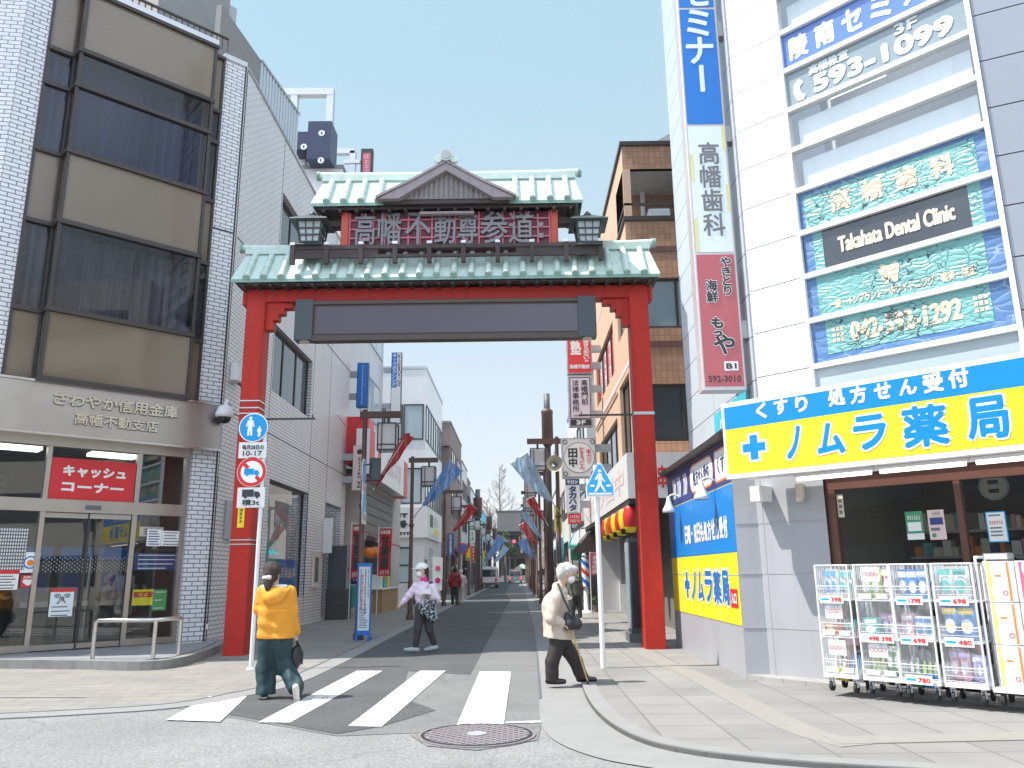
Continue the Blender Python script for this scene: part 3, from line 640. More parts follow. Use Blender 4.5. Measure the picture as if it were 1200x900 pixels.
    # upper roof with its gable
    ye = YC-.52; ze2 = q(367, 238, ye)[1]; zr2 = q(372, 212, YC)[1]-.03; xa2 = q(364, 238, ye)[0]; xb2 = q(683, 233, ye)[0]
    xg = (xa2+xb2)/2; gw = .5*(q(602, 236, ye)[0]-q(444, 236, ye)[0])
    up = roof('upper_roof', xa2, xb2, ze2, zr2, .52, 15, .062, (xg-gw+.25, xg+gw-.25))
    mb = MB()
    mb.box(xa2+.15, YC-.46, ze2-.12, xb2-.15, YC+.46, ze2-.072, 'dark_wood'); mb.box(xa2+.5, YC-.4, zh+.06, xb2-.5, YC+.4, ze2-.12, 'dark_wood')
    for k in range(16):
        x = xa2+.25+(xb2-xa2-.5)*k/15; mb.box(x-.03, YC-.48, ze2-.18, x+.03, YC+.48, ze2-.122, 'dark_wood')
    mb.build('eaves', up)
    for x0, x1 in ((xa2-.02-.35, xa2+.75), (xb2-.75, xb2+.37)):
        mb = MB(); mb.box(x0, YC-.20, ze2-.36, x1, YC+.05, ze2-.24, 'dark_wood'); mb.box(x0+.55, YC-.3, ze2-.52, x1-.55 if x1 < 0 else x1-.1, YC+.1, ze2-.40, 'dark_wood') if False else None; mb.build('outrigger', t)
    zp = q(525, 196, ye)[1]; ygf = ye-.10
    Fg = Fr((xg, ygf, 0)); mb = MB()
    mb.poly([(-gw+.35, ze2+.02), (gw-.35, ze2+.02), (0, zp-.13)], -.10, -.05, 'grey_wood', Fg)
    for k in range(-8, 9):
        x = k*.1; h = (zp-.17-ze2)*(1-abs(x)/(gw-.30))
        if h > .05: mb.box(x-.028, ze2+.02, -.05, x+.028, ze2+.02+h, -.025, 'grey_wood', Fg)
    mb.build('gable_infill', up)
    mb = MB(); th = .17
    for s in (-1, 1):
        pts = [(0, zp), (s*gw*.5, (zp+ze2)/2-.03), (s*gw, ze2-.02), (s*(gw-.42), ze2-.02), (s*gw*.42, (zp+ze2)/2-.15), (0, zp-th)]
        if s > 0: pts = pts[::-1]
        mb.poly(pts, -.04, .10, 'mauve_wood', Fg); q2 = [(u, v) for u, v in pts]
        qo = [(0, zp+.05), (s*gw*.5, (zp+ze2)/2+.03), (s*(gw+.05), ze2+.03), (s*(gw+.03), ze2-.015), (s*gw*.5, (zp+ze2)/2-.025), (0, zp+.003)]
        if s > 0: qo = qo[::-1]
        mb.poly(qo, -.06, .13, 'mauve_wood', Fg)
    mb.build('gable_board', up)
    mb = MB()
    for s in (-1, 1):
        A = Fg.p(0, zp+.03, .1); B = Fg.p(s*gw, ze2+.03, .1); Ar = (xg, YC+.0, zp+.03); Br = (xg+s*gw*.10, YC, zp-.05)
        mb.quad(A, B, (xg+s*gw, YC-.44, ze2+.03), (xg, YC, zp+.02), 'copper_green')
    mb.tube([Fg.p(0, zp+.07, .12), (xg, YC+.05, zp+.07)], .07, 'copper_green', 10); mb.build('gable_roof', up)
    mb = MB(); mb.tube([Fg.p(0, zp+.15, .16), Fg.p(0, zp+.15, .02)], .135, 'copper_green', 18); mb.tube([Fg.p(0, zp+.15, .175), Fg.p(0, zp+.15, .16)], .10, 'grey_metal', 18)
    for s in (-1, 1): mb.tube([Fg.p(s*.16, zp+.07, .14), Fg.p(s*.16, zp+.07, .02)], .085, 'copper_green', 12)
    mb.build('ridge_ornament', up)
    mb = MB(); mb.box(xg-gw+.1, YC-.58, ze2-.075, xg+gw-.1, YC-.52, ze2-.0, 'dark_wood'); mb.box(xg-.55, YC-.46, ze2-.24, xg+.55, YC-.36, ze2-.19, 'mauve_wood'); mb.build('gable_beam', up)
    # lanterns standing at both ends of the walkway
    for px in (366, 689):
        yl = YC-.30; x, _ = q(px, 270, yl); z0 = q(px, 289, yl)[1]; z1 = q(px, 262, yl)[1]
        Fl = Fr((x, yl, 0)); mb = MB(); hb, ht = .19, .25
        def fru(mb, h0, h1, za, zb2, m):
            vs = [(x+i*h, yl+j*h, z) for h, z in ((h0, za), (h1, zb2)) for i, j in ((-1, -1), (1, -1), (1, 1), (-1, 1))]
            mb.add(vs, [(0, 1, 5, 4), (1, 2, 6, 5), (2, 3, 7, 6), (3, 0, 4, 7), (3, 2, 1, 0), (4, 5, 6, 7)], m)
        fru(mb, hb-.02, ht-.02, z0+.06, z1-.02, 'lantern_glass'); L = mb.build('lantern', t)
        mb = MB(); zm = z1-.02
        for sx, sy in ((-1, -1), (1, -1), (1, 1), (-1, 1)): mb.bar((x+sx*hb, yl+sy*hb, z0), (x+sx*ht, yl+sy*ht, zm), .03, .03, 'lantern_metal')
        for f in (.06, .36, .64, .97):
            h = hb+(ht-hb)*f; zz = z0+(zm-z0)*f
            for i in range(4):
                c = [(-1, -1), (1, -1), (1, 1), (-1, 1)]; p, r = c[i], c[(i+1) % 4]; mb.bar((x+p[0]*h, yl+p[1]*h, zz), (x+r[0]*h, yl+r[1]*h, zz), .025, .025, 'lantern_metal')
        for f in (-.33, .33):
            for i in range(4):
                ax = (f, -1), (1, f), (f, 1), (-1, f); p = ax[i]; mb.bar((x+p[0]*hb, yl+p[1]*hb, z0+.03), (x+p[0]*ht, yl+p[1]*ht, zm), .02, .02, 'lantern_metal')
        mb.build('lantern_frame', L)
        mb = MB(); fru(mb, .36, .10, zm, zm+.16, 'lantern_metal'); fru(mb, .38, .36, zm-.03, zm, 'lantern_metal'); mb.lathe([(.06, zm+.15), (.09, zm+.20), (.03, zm+.27), (.0, zm+.30)], 'lantern_metal', Fl, 12); mb.build('lantern_roof', L); mb = MB(); fru(mb, .27, .20, z0-.06, z0, 'lantern_metal'); mb.build('lantern_base', L)
    mb = MB(); F2 = Fr((-5.2, YC-.19, 0)); mb.box(-.075, 2.30, .001, .05, 2.72, .008, 'yellow', F2); mb.marks(-.05, 2.38, .025, 2.66, 4, .010, 'ink', F2, 1, True); one('warning_sticker', mb, 'small yellow notice sticker stuck low on the red gate pillar', 'sticker', F2.p(0, 2.5, 0))
gate()
# ------------------------------------------------------------------ the bank
KB = (-6.3, 16.6, 0)
FB = Fr(KB, 43.4)                      # front, turned 45 degrees to the street: u from -4.5 (west end) to 0 (corner)
FS = Fr((-6.3, 0, 0), 90)              # flank along the street: u = Y
def bank():
    t = thing('bank_building', 'bank building of white brick tile with a tall bronze glass bay facing the crossing', 'building', (-8.5, 17, 0))
    F = FB
    # flank wall with its windows
    mb = MB(); top = 13.15; hol = [(19.9, 6.05, 23.8, 7.85), (20.2, .8, 24.0, 3.82), (26.2, .05, 28.6, 3.74), (19.9, 9.9, 23.8, 11.6)]
    wall_holes(mb, FS, 16.72, 0, 29.2, top, hol, 'bank_tile_deep', 0, .28, 'bank_tile')
    mb.rect(-12, 0, -6.3, top, 0, 'plaster_grey', Fr((0, 29.2, 0), 180)) if False else None
    mb.quad((-6.3, 29.2, 0), (-14, 29.2, 0), (-14, 29.2, top), (-6.3, 29.2, top), 'plaster_grey')
    mb.quad((-6.3, 16.72, top), (-6.3, 29.2, top), (-16, 29.2, top), (-16, 13.2, top), 'concrete_dark'); mb.quad(FB.p(0, top, 0), (-6.3, 16.72, top), (-16, 13.2, top), FB.p(-4.5, top, 0), 'concrete_dark')
    # front piers, west wall
    mb.rect(-.52, .15, -.03, 13.2, 0, 'bank_tile', F); mb.quad(F.p(-.03, .15, 0), (-6.3, 16.66, .15), (-6.3, 16.66, 13.2), F.p(-.03, 13.2, 0), 'bank_tile')
    mb.quad(F.p(-.52, .15, 0), F.p(-.52, .15, -.3), F.p(-.52, 13.2, -.3), F.p(-.52, 13.2, 0), 'bank_tile')
    mb.rect(-4.5, 4.9, -4.08, 13.2, .02, 'bank_tile', F); mb.quad(F.p(-4.08, 4.9, .02), F.p(-4.08, 4.9, -.3), F.p(-4.08, 13.2, -.3), F.p(-4.08, 13.2, .02), 'bank_tile')
    w = Fr(F.p(-4.5, 0, .02), 8); mb.rect(-9, 4.9, 0, 13.2, 0, 'bank_tile', w); mb.rect(-9, .15, 0, 4.9, -.05, 'bank_tile', w)
    mb.rect(-4.5, .15, -4.2, 3.98, 0, 'bank_tile', F)
    mb.build('wall', t)
    mb = MB(); jn = 'black'
    mb.box(-.035, .15, -.06, -.0, 13.2, .006, jn, F)
    for v in (4.92, 8.9): mb.box(16.8, v, -.02, 29.2, v+.03, .005, jn, FS)
    for u in (19.8, 24.0, 26.2): mb.box(u, .1, -.02, u+.022, 13.1, .004, jn, FS)
    mb.box(-.52, 8.9, -.02, -.03, 8.93, .006, jn, F); mb.build('wall_joint', t)
    mb = MB(); mb.box(16.7, 13.15, -.35, 29.2, 13.22, .03, 'grey_metal', FS); mb.box(-.55, 13.15, -.3, 0, 13.27, .03, 'alu', F); mb.box(-3.55, 13.12, -.1, -.84, 13.24, .40, 'alu', F); mb.build('coping', t)
    # bronze window bay, four levels
    B = .32
    def pane(nm, u0, v0, u1, v1, w, m): mm = MB(); mm.rect(u0, v0, u1, v1, w, m, F); return mm.build(nm, t)
    rows = [(11.75, 13.12, 'p'), (10.97, 11.68, 'w'), (9.53, 10.90, 'w'), (8.06, 9.46, 'p'), (6.31, 7.99, 'w'), (5.0, 6.24, 'p')]
    for v0, v1, k in rows:
        for u0, u1, w in ((-3.50, -.90, B), (-4.06, -3.58, .0), (-.80, -.54, .0)):
            if k == 'p': pane('spandrel_panel', u0, v0, u1, v1, w, 'spandrel')
            else: pane('window_pane', u0, v0, u1, v1, w, 'tint_glass')
        for z in ((-3.56, B), ):
            mm = MB(); mm.quad(F.p(-.86, v0, .0), F.p(-.86, v0, B), F.p(-.86, v1, B), F.p(-.86, v1, .0), 'spandrel' if k == 'p' else 'dark_glass'); mm.build('bay_return', t); mm = MB(); mm.quad(F.p(-3.54, v0, .0), F.p(-3.54, v1, .0), F.p(-3.54, v1, B), F.p(-3.54, v0, B), 'spandrel' if k == 'p' else 'dark_glass'); mm.build('bay_return', t)
    mb = MB()
    for v in (11.715, 10.935, 9.495, 8.025, 6.275, 4.95, 13.10):
        mb.box(-3.58, v-.045, B-.05, -.82, v+.045, B+.07, 'bronze', F); mb.box(-4.08, v-.04, -.04, -3.54, v+.04, .07, 'bronze', F); mb.box(-.86, v-.04, -.04, -.52, v+.04, .07, 'bronze', F)
        mb.box(-3.60, v-.045, .071, -3.50, v+.045, B-.051, 'bronze', F); mb.box(-.90, v-.045, .071, -.80, v+.045, B-.051, 'bronze', F)
    for u in (-3.56, -.90): mb.box(u, 4.9, B-.04, u+.06, 13.1, B+.04, 'bronze', F)
    for u in (-4.08, -3.60, -.86, -.57): mb.box(u, 4.9, -.05, u+.05, 13.1, .05, 'bronze', F)
    mb.build('bay_frame', t)
    # curtains behind the glass and the dark rooms they close off
    for v0, v1, m in ((9.5, 11.7, 'curtain_blue'), (6.3, 8.0, 'curtain_grey')):
        mm = MB()
        def cf(a, b):
            u = -4.05+3.5*a; d = .05*math.sin(u*34)+.03*math.sin(u*13+1)+.02*math.sin(u*71); gap = -.20 if abs(u+1.95-.12*(b-.5)) < .06 else 0
            return F.p(u, v0+(v1-v0)*b, -.22+d+gap)
        mm.sheet(cf, 160, 2, m); mm.build('curtain', t)
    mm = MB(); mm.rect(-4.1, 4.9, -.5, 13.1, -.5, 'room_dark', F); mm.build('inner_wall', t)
    # roof: rail over the bay, lift house, corrugated screen
    mm = MB(); z = 13.24
    mm.tube([F.p(-3.9, z+.32, .15), F.p(-.55, z+.32, .15)], .035, 'bronze')
    for k in range(26): mm.bar(F.p(-3.85+3.3*k/25, z, .15), F.p(-3.85+3.3*k/25, z+.32, .15), .02, .02, 'bronze')
    mm.build('roof_rail', t)
    q = FB.uv(265, 62, -2.2); ql = FB.uv(186, 0, -2.2)
    mm = MB(); mm.box(ql[0], 13.15, -6, q[0], 17.5, -2.2, 'concrete', F); mm.build('lift_house', t)
    mm = MB(); uu = FB.uv(288, 22, -2.6); mm.bbox(q[0], uu[1]-.3, -2.9, q[0]+.35, uu[1]+.15, -2.55, 'grey_metal', F, .04); mm.build('floodlight', t)
    mm = MB()
    fs = Fr((-6.80, 18.95, 13.1), 83.0); n = 14
    for k in range(n): mm.box(k*.19, 0, -.12, k*.19+.10, 1.9, 0, 'panel_side', fs); mm.box(k*.19+.10, 0, -.12, k*.19+.19, 1.89, -.03, 'panel_side', fs)
    mm.box(-.04, 1.901, -.16, n*.19, 1.96, .03, 'alu', fs); mm.box(-2.2, 0, -.16, -.045, 1.93, -.02, 'concrete', fs); mm.build('corrugated_screen', t)
    mm = MB(); mm.box(-.5, 13.2, -2.3, .55, 14.35, -2.15, 'concrete', Fr((-7.0, 17.0, 0), 20)) if False else mm.box(-8.6, 18.6, 13.15, -6.9, 18.9, 14.9, 'concrete'); mm.build('parapet_block', t)
    # flank windows
    for h, c in ((hol[0], 3), (hol[3], 3)): window(t, FS, *h, w=-.16, cols=c, gm='dark_glass', fm='bronze', fw=.07)
    window(t, FS, *hol[1], w=-.16, cols=1, gm='clear_glass', fm='bronze', fw=.07)
    mm = MB(); h = hol[1]
    mm.rect(h[0]-.3, h[1]-.3, h[2]+.3, h[3]+.3, -2.4, 'room_mid', FS); mm.box(h[0]-.3, h[3], -2.4, h[2]+.3, h[3]+.05, -.3, 'room_mid', FS); mm.box(h[0]-.3, .3, -2.4, h[2]+.3, .5, -.3, 'room_floor', FS); mm.build('flank_room', t)
    mm = MB(); mm.rect(h[0]+.08, h[1]+.08, h[0]+1.5, h[1]+1.5, -.19, 'teal', FS); mm.rect(h[0]+1.55, h[1]+.08, h[2]-.08, h[1]+1.05, -.19, 'blue_deep', FS); mm.text('信用金庫', h[0]+1.9, h[1]+.55, h[2]-.3, h[1]+.85, -.185, 'paper', FS, .006); mm.build('window_film', t)
    mm = MB(); d = hol[2]; mm.rect(d[0], d[1], d[2], d[3], -1.2, 'room_dark', FS); mm.quad(FS.p(d[2], 0, -.28), FS.p(d[2], 0, -1.2), FS.p(d[2], 3.74, -1.2), FS.p(d[2], 3.74, -.28), 'bank_tile'); mm.quad(FS.p(d[0], 0, -.28), FS.p(d[0], 0, -1.2), FS.p(d[0], 3.74, -1.2), FS.p(d[0], 3.74, -.28), 'bank_tile'); mm.box(d[0]+.1, .05, -1.15, d[0]+1.1, 2.9, -1.1, 'dark_frame', FS); mm.build('side_doorway', t)
    # glazed ground floor
    doorw = -.16
    mm = MB()
    V0 = .16
    for u, wd in ((-4.2, .06), (-3.15, .08), (-1.56, .09), (-.62, .12)):
        mm.box(u, V0, doorw-.06, u+wd, 3.98, doorw+.06, 'steel_brushed', F)
    mm.box(-4.2, 2.60, doorw-.08, -.52, 2.83, doorw+.09, 'steel_brushed', F); mm.box(-4.2, V0, doorw-.05, -3.15, V0+.12, doorw+.05, 'steel_brushed', F); mm.box(-1.47, V0, doorw-.05, -.62, V0+.12, doorw+.05, 'steel_brushed', F)
    mm.box(-4.2, 3.80, doorw-.08, -.52, 3.98, doorw+.08, 'steel_brushed', F); mm.build('shopfront_frame', t)
    for u0, u1, v0, v1 in ((-4.14, -3.15, V0+.12, 2.6), (-1.47, -.62, V0+.12, 2.6), (-4.14, -3.15, 2.83, 3.8), (-3.07, -1.56, 2.83, 3.8), (-1.47, -.62, 2.83, 3.8)):
        mm = MB(); mm.rect(u0, v0, u1, v1, doorw, 'clear_glass', F); mm.build('shop_glass', t)
    for u0, u1, w in ((-3.06, -2.33, doorw-.03), (-2.31, -1.57, doorw+.01)):
        mm = MB(); mm.box(u0, V0+.01, w-.02, u1, V0+.10, w+.02, 'steel_brushed', F); mm.box(u0, 2.50, w-.02, u1, 2.59, w+.02, 'steel_brushed', F)
        e = u1 if u0 < -3 else u0; mm.box(e-.025, V0+.1, w-.018, e+.025, 2.5, w+.018, 'dark_frame', F); dr = mm.build('sliding_door', t)
        mm = MB(); mm.rect(u0, V0+.1, u1, 2.5, w, 'clear_glass', F); mm.build('pane', dr)
    mm = MB()
    for k in range(34):
        for j in range(8):
            if (j+k) % 2: mm.rect(-3.0+k*.043, 1.52+j*.035, -2.985+k*.043, 1.545+j*.035, doorw+.025, 'grey_metal', F)
    mm.build('glass_dot_pattern', t)
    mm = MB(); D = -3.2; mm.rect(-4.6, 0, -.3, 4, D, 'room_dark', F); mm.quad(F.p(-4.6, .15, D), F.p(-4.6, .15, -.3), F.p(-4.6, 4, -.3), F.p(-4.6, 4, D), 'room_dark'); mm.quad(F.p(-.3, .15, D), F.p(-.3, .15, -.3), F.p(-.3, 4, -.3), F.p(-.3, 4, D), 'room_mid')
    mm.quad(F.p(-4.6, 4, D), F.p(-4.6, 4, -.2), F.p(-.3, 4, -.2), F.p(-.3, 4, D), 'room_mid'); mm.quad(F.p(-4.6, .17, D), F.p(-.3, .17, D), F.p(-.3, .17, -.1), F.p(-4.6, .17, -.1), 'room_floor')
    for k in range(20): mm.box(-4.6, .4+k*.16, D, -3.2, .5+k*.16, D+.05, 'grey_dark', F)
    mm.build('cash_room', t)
    mm = MB()
    for u in (-3.9, -2.1): mm.box(u, 3.86, -1.6, u+.9, 3.93, -1.2, 'lamp_on', F)
    mm.build('ceiling_lamp', t)
    # cash machines seen dimly through the glass
    for k, u in enumerate((-2.9, -2.15, -1.4)):
        mm = MB(); mm.bbox(u, .17, D+.05, u+.62, 1.75, D+.75, 'room_mid', F, .03); mm.rect(u+.08, 1.10, u+.54, 1.5, D+.76, 'navy_board', F); mm.box(u+.06, .85, D+.75, u+.56, .95, D+.98, 'grey_metal', F); mm.box(u, 1.8, D+.2, u+.62, 2.05, D+.72, 'blue_deep', F)
        one('cash_machine', mm, ('grey cash machine inside the bank, the one nearest the street corner', 'grey cash machine inside the bank, in the middle of three', 'grey cash machine inside the bank behind the sliding door, farthest from the corner')[2-k], 'cash machine', F.p(u, .17, D), 'cash machines inside the bank')
    mm = MB(); mm.box(-2.42, 2.66, doorw+.09, -2.15, 2.74, doorw+.12, 'grey_dark', F); mm.build('door_sensor', t)
bank()
# the bank's signs and the notices on its glass
def bank_signs():
    F = FB
    t = thing('fascia_sign', 'long brushed steel fascia sign with raised steel writing over the bank entrance', 'sign', F.p(-2, 3.98, 0))
    mb = MB(); mb.bbox(-4.25, 3.98, -.1, -.08, 4.88, .28, 'steel_brushed', F, .03); mb.box(-4.26, 4.885, -.1, -.07, 4.93, .30, 'steel', F); mb.box(-4.26, 3.94, -.1, -.07, 3.977, .30, 'steel', F); mb.build('panel', t)
    mb = MB()
    def line(s, pts, m, h):
        (xa, ya, xb, yb) = pts; a = F.uv(xa, ya, .3); b = F.uv(xb, yb, .3); mb.text(s, a[0], a[1], b[0], b[1], .32, m, F, .006); mb.text(s, a[0]+.012, a[1]-.012, b[0]+.012, b[1]-.012, .30, 'grey_dark', F, .006)
    line('さわやか信用金庫', (62, 482, 208, 478), 'steel_letter', .3); mb.build('lettering', t) if False else None
    mb = MB(); a = F.uv(62, 470, .3); b = F.uv(208, 490, .3)
    mb.text('さわやか信用金庫', a[0], 4.50, b[0], 4.76, .31, 'steel_letter', F, .007); mb.text('さわやか信用金庫', a[0]+.015, 4.485, b[0]+.015, 4.745, .285, 'grey_dark', F, .006)
    a = F.uv(86, 500, .3); b = F.uv(185, 505, .3)
    mb.text('高幡不動支店', a[0], 4.18, b[0], 4.41, .31, 'steel_letter', F, .006); mb.text('高幡不動支店', a[0]+.013, 4.165, b[0]+.013, 4.395, .285, 'grey_dark', F, .005); mb.build('lettering', t)
    mb = MB(); mb.box(-3.06, 2.83, -.14, -1.57, 3.60, -.12, 'red_sign', F); mb.text('キャッシュ', -2.86, 3.26, -1.74, 3.47, -.116, 'white_paint', F, .012); mb.text('コーナー', -2.86, 2.98, -1.76, 3.17, -.116, 'white_paint', F, .012)
    one('cash_corner_sign', mb, 'red cash corner sign board with white writing above the sliding doors', 'sign', F.p(-2.3, 2.8, -.13))
    def note(nm, px0, py0, px1, py1, base, deco, label, cat='notice', w=-.13):
        u0, v1 = F.uv(px0, py0, w); u1, v0 = F.uv(px1, py1, w); mm = MB(); mm.box(u0, v0, w-.004, u1, v1, w, base, F); deco(mm, u0, v0, u1, v1, w+.003); one(nm, mm, label, cat, F.p(u0, v0, w))
    def lines(col, n, frac=(.1, .9)):
        def f(mm, u0, v0, u1, v1, w):
            for k in range(n):
                v = v0+(v1-v0)*(.12+.76*k/max(1, n-1)); x1 = u0+(u1-u0)*(frac[1]-.25*random.random()); mm.rect(u0+(u1-u0)*frac[0], v-.012, x1, v+.008, w, col, F)
        return f
    def dots(mm, u0, v0, u1, v1, w):
        for i in range(14):
            for j in range(12): mm.rect(u0+(u1-u0)*(i+.25)/14, v0+(v1-v0)*(j+.2)/12, u0+(u1-u0)*(i+.75)/14, v0+(v1-v0)*(j+.8)/12, w, 'paper', F)
    note('calendar_poster', -8, 618, 28, 668, 'grey_dark', dots, 'black poster dotted with white squares on the bank glass', 'poster')
    def circ(mm, u0, v0, u1, v1, w): r = (u1-u0)*.38; mm.disc((u0+u1)/2, (v0+v1)/2, r, w, w+.002, 'blue_deep', F); mm.disc((u0+u1)/2, (v0+v1)/2, r*.78, w+.003, w+.004, 'white_paint', F); mm.disc((u0+u1)/2, (v0+v1)/2-.01, r*.5, w+.005, w+.006, 'orange', F)
    note('round_badge_sticker', 26, 647, 45, 671, 'paper', circ, 'white sticker with a blue and orange round badge on the bank glass', 'sticker')
    def heart(mm, u0, v0, u1, v1, w):
        c = (u0+u1)/2; h = v1-v0; mm.text('♥', u0+.03, v0+h*.12, u1-.03, v0+h*.66, w, 'white_paint', F, .004); mm.text('AED', u0+.03, v0+h*.74, u1-.03, v0+h*.92, w, 'white_paint', F, .002)
    note('heart_sticker', 25, 674, 41, 688, 'red_sign', heart, 'small red sticker with a white heart low on the bank glass', 'sticker')
    def nt(mm, u0, v0, u1, v1, w): mm.rect(u0, v0+(v1-v0)*.8, u1, v1, w, 'red_sign', F); lines('ink_grey', 5)(mm, u0, v0, u1, v0+(v1-v0)*.78, w)
    note('notice', -6, 668, 20, 691, 'paper', nt, 'white notice with a red heading at the end of the bank glass')
    def sc(mm, u0, v0, u1, v1, w): h = v1-v0; mm.rect(u0, v1-h*.12, u1, v1, w, 'red_sign', F); mm.text('✂', u0+.06, v0+h*.45, u1-.06, v0+h*.82, w, 'ink_grey', F, .003); lines('ink_grey', 3)(mm, u0, v0, u1, v0+h*.4, w)
    note('door_poster', 60, 690, 84, 722, 'paper_blue', sc, 'pale poster with a crossed symbol on the left sliding door of the bank', 'poster', -.16)
    note('notice', 173, 620, 188, 640, 'paper', lines('navy_board', 6), 'white notice with blue lines on the glass beside the door')
    note('notice', 190, 622, 213, 640, 'paper', lines('ink_grey', 5), 'wide white notice of grey print on the glass beside the pier')
    def ad(mm, u0, v0, u1, v1, w): h = v1-v0; mm.rect(u0+.02, v0+h*.5, u1-.02, v0+h*.85, w, 'red_sign', F); mm.marks(u0+.08, v0+h*.55, u1-.08, v0+h*.8, 2, w+.003, 'yellow', F, 2)
    note('advert_poster', 156, 691, 179, 709, 'yellow', ad, 'yellow advert poster with a red stripe inside the bank glass', 'poster', -.2)
    note('advert_poster', 180, 691, 194, 715, 'green_lit', lines('paper', 3), 'green advert poster inside the bank glass beside the yellow one', 'poster', -.2)
    note('advert_poster', 164, 617, 191, 629, 'cream', lambda mm, u0, v0, u1, v1, w: mm.marks(u0+.05, v0+.03, u1-.05, v1-.03, 3, w, 'ink', F, 3), 'cream sign plate with black letters at the top of the bank glass', 'poster', -.2)
    note('rate_board', 157, 648, 211, 668, 'navy_board', lines('paper', 4), 'dark blue information board with white lines inside the bank glass', 'board', -.22)
    def cam():
        t = thing('security_camera', 'white dome security camera bracketed to the corner of the bank', 'camera', (-6.0, 16.3, 4.9))
        p = aY(263, 486, 16.2); mb = MB(); Fd = FlatFr((p[0], p[1], 0)); z = p[2]
        mb.lathe([(.0, z+.20), (.08, z+.2), (.14, z+.15), (.185, z+.02), (.185, z-.05), (.15, z-.06)], 'white_metal', Fd, 18); mb.build('housing', t)
        mb = MB(); mb.ball((p[0], p[1], z-.06), (.14, .14, .13), 'black_gloss'); mb.build('dome', t)
        mb = MB(); mb.tube([(p[0], p[1], z+.18), (p[0]+.02, p[1]+.05, z+.30), (p[0]-.05, 16.62, z+.30)], .045, 'white_metal'); mb.bbox(-6.45, z+.1, -.12, -6.2, z+.5, .02, 'white_metal', Fr((0, 16.58, 0)), .02) if False else None; mb.build('bracket', t)
    cam()
    mb = MB(); y = 17.6; q = aX(275, 440, -6.25); mb.bbox(q[1]-.2, q[2]-.15, 0, q[1]+.25, q[2]+.25, .2, 'white_metal', FS, .03); mb.tube([FS.p(q[1]+.1, q[2]-.15, .1), FS.p(q[1]+.3, q[2]-.3, .25)], .03, 'grey_dark'); one('wall_lamp_box', mb, 'small white lamp box high on the bank flank behind the red pillar', 'lamp', FS.p(q[1], q[2], .1))
    q = aX(266, 586, -6.25); q2 = aX(266, 632, -6.25); mb = MB(); mb.bbox(17.2, q2[2], 0, 17.75, q[2], .10, 'grey_metal', FS, .02); one('pipe_cover', mb, 'tall narrow grey box on the bank flank beside the red pillar', 'box', FS.p(17.5, 1.9, 0))
    mb = MB(); mb.bbox(24.75, 1.05, 0, 25.5, 2.1, .07, 'cream', FS, .02); mb.rect(24.9, 1.2, 25.35, 1.95, .075, 'grey_dark', FS); one('night_deposit_plate', mb, 'cream framed plate with a dark slot on the bank flank by the side doorway', 'wall plate', FS.p(25.1, 1.05, 0))
    mb = MB(); mb.bbox(26.0, 2.1, 0, 26.12, 3.2, .30, 'white_metal', FS, .02); one('blade_sign', mb, 'narrow white blade sign by the side doorway of the bank', 'sign', FS.p(26.06, 2.1, 0))
bank_signs()
def handrail():
    t = thing('handrail', 'stainless steel tube handrail on the edge of the bank terrace', 'handrail', (-6.4, 13.4, .15))
    A = aZ(108, 772, .15); B = aZ(179, 772, .15); C = aZ(209, 767, .15); zt = aY(110, 727, A[1])[2]-.15
    up = np.array([0, 0, zt])
    mb = MB(); mb.tube([A, A+up*.93, A+up+(B-A)*.05, B+up, C+up-(C-B)*.04, C+up*.93], .034, 'steel', 10); mb.build('rail', t)
    for p in (A, B, C): mb = MB(); mb.tube([p, p+up*.97], .034, 'steel', 10); mb.build('post', t)
handrail()
def cabinets():
    t = thing('utility_cabinet', 'dark grey utility cabinet standing on a black stone plinth beyond the bank', 'cabinet', (-5.9, 27.2, 0))
    a = aY(379, 726, 26.6); b = aY(398, 690, 26.6); mb = MB(); x0, x1 = -6.25, -5.62
    mb.bbox(x0, 0, -.75, x1+.05, .95, .03, 'stone_dark', Fr((0, 26.6, 0)), .03); mb.build('plinth', t)
    mb = MB(); mb.bbox(x0+.02, .95, -.6, x1, 2.35, 0, 'slate_box', Fr((0, 26.6, 0)), .02); mb.build('body', t)
    mb = MB(); mb.box(26.62, .97, x1, 27.18, 2.33, x1+.012, 'grey_metal', Fr((0, 0, 0), 90)); mb.box(26.85, 1.5, x1+.012, 26.9, 1.62, x1+.03, 'black', Fr((0, 0, 0), 90)); mb.build('door', t)
cabinets()
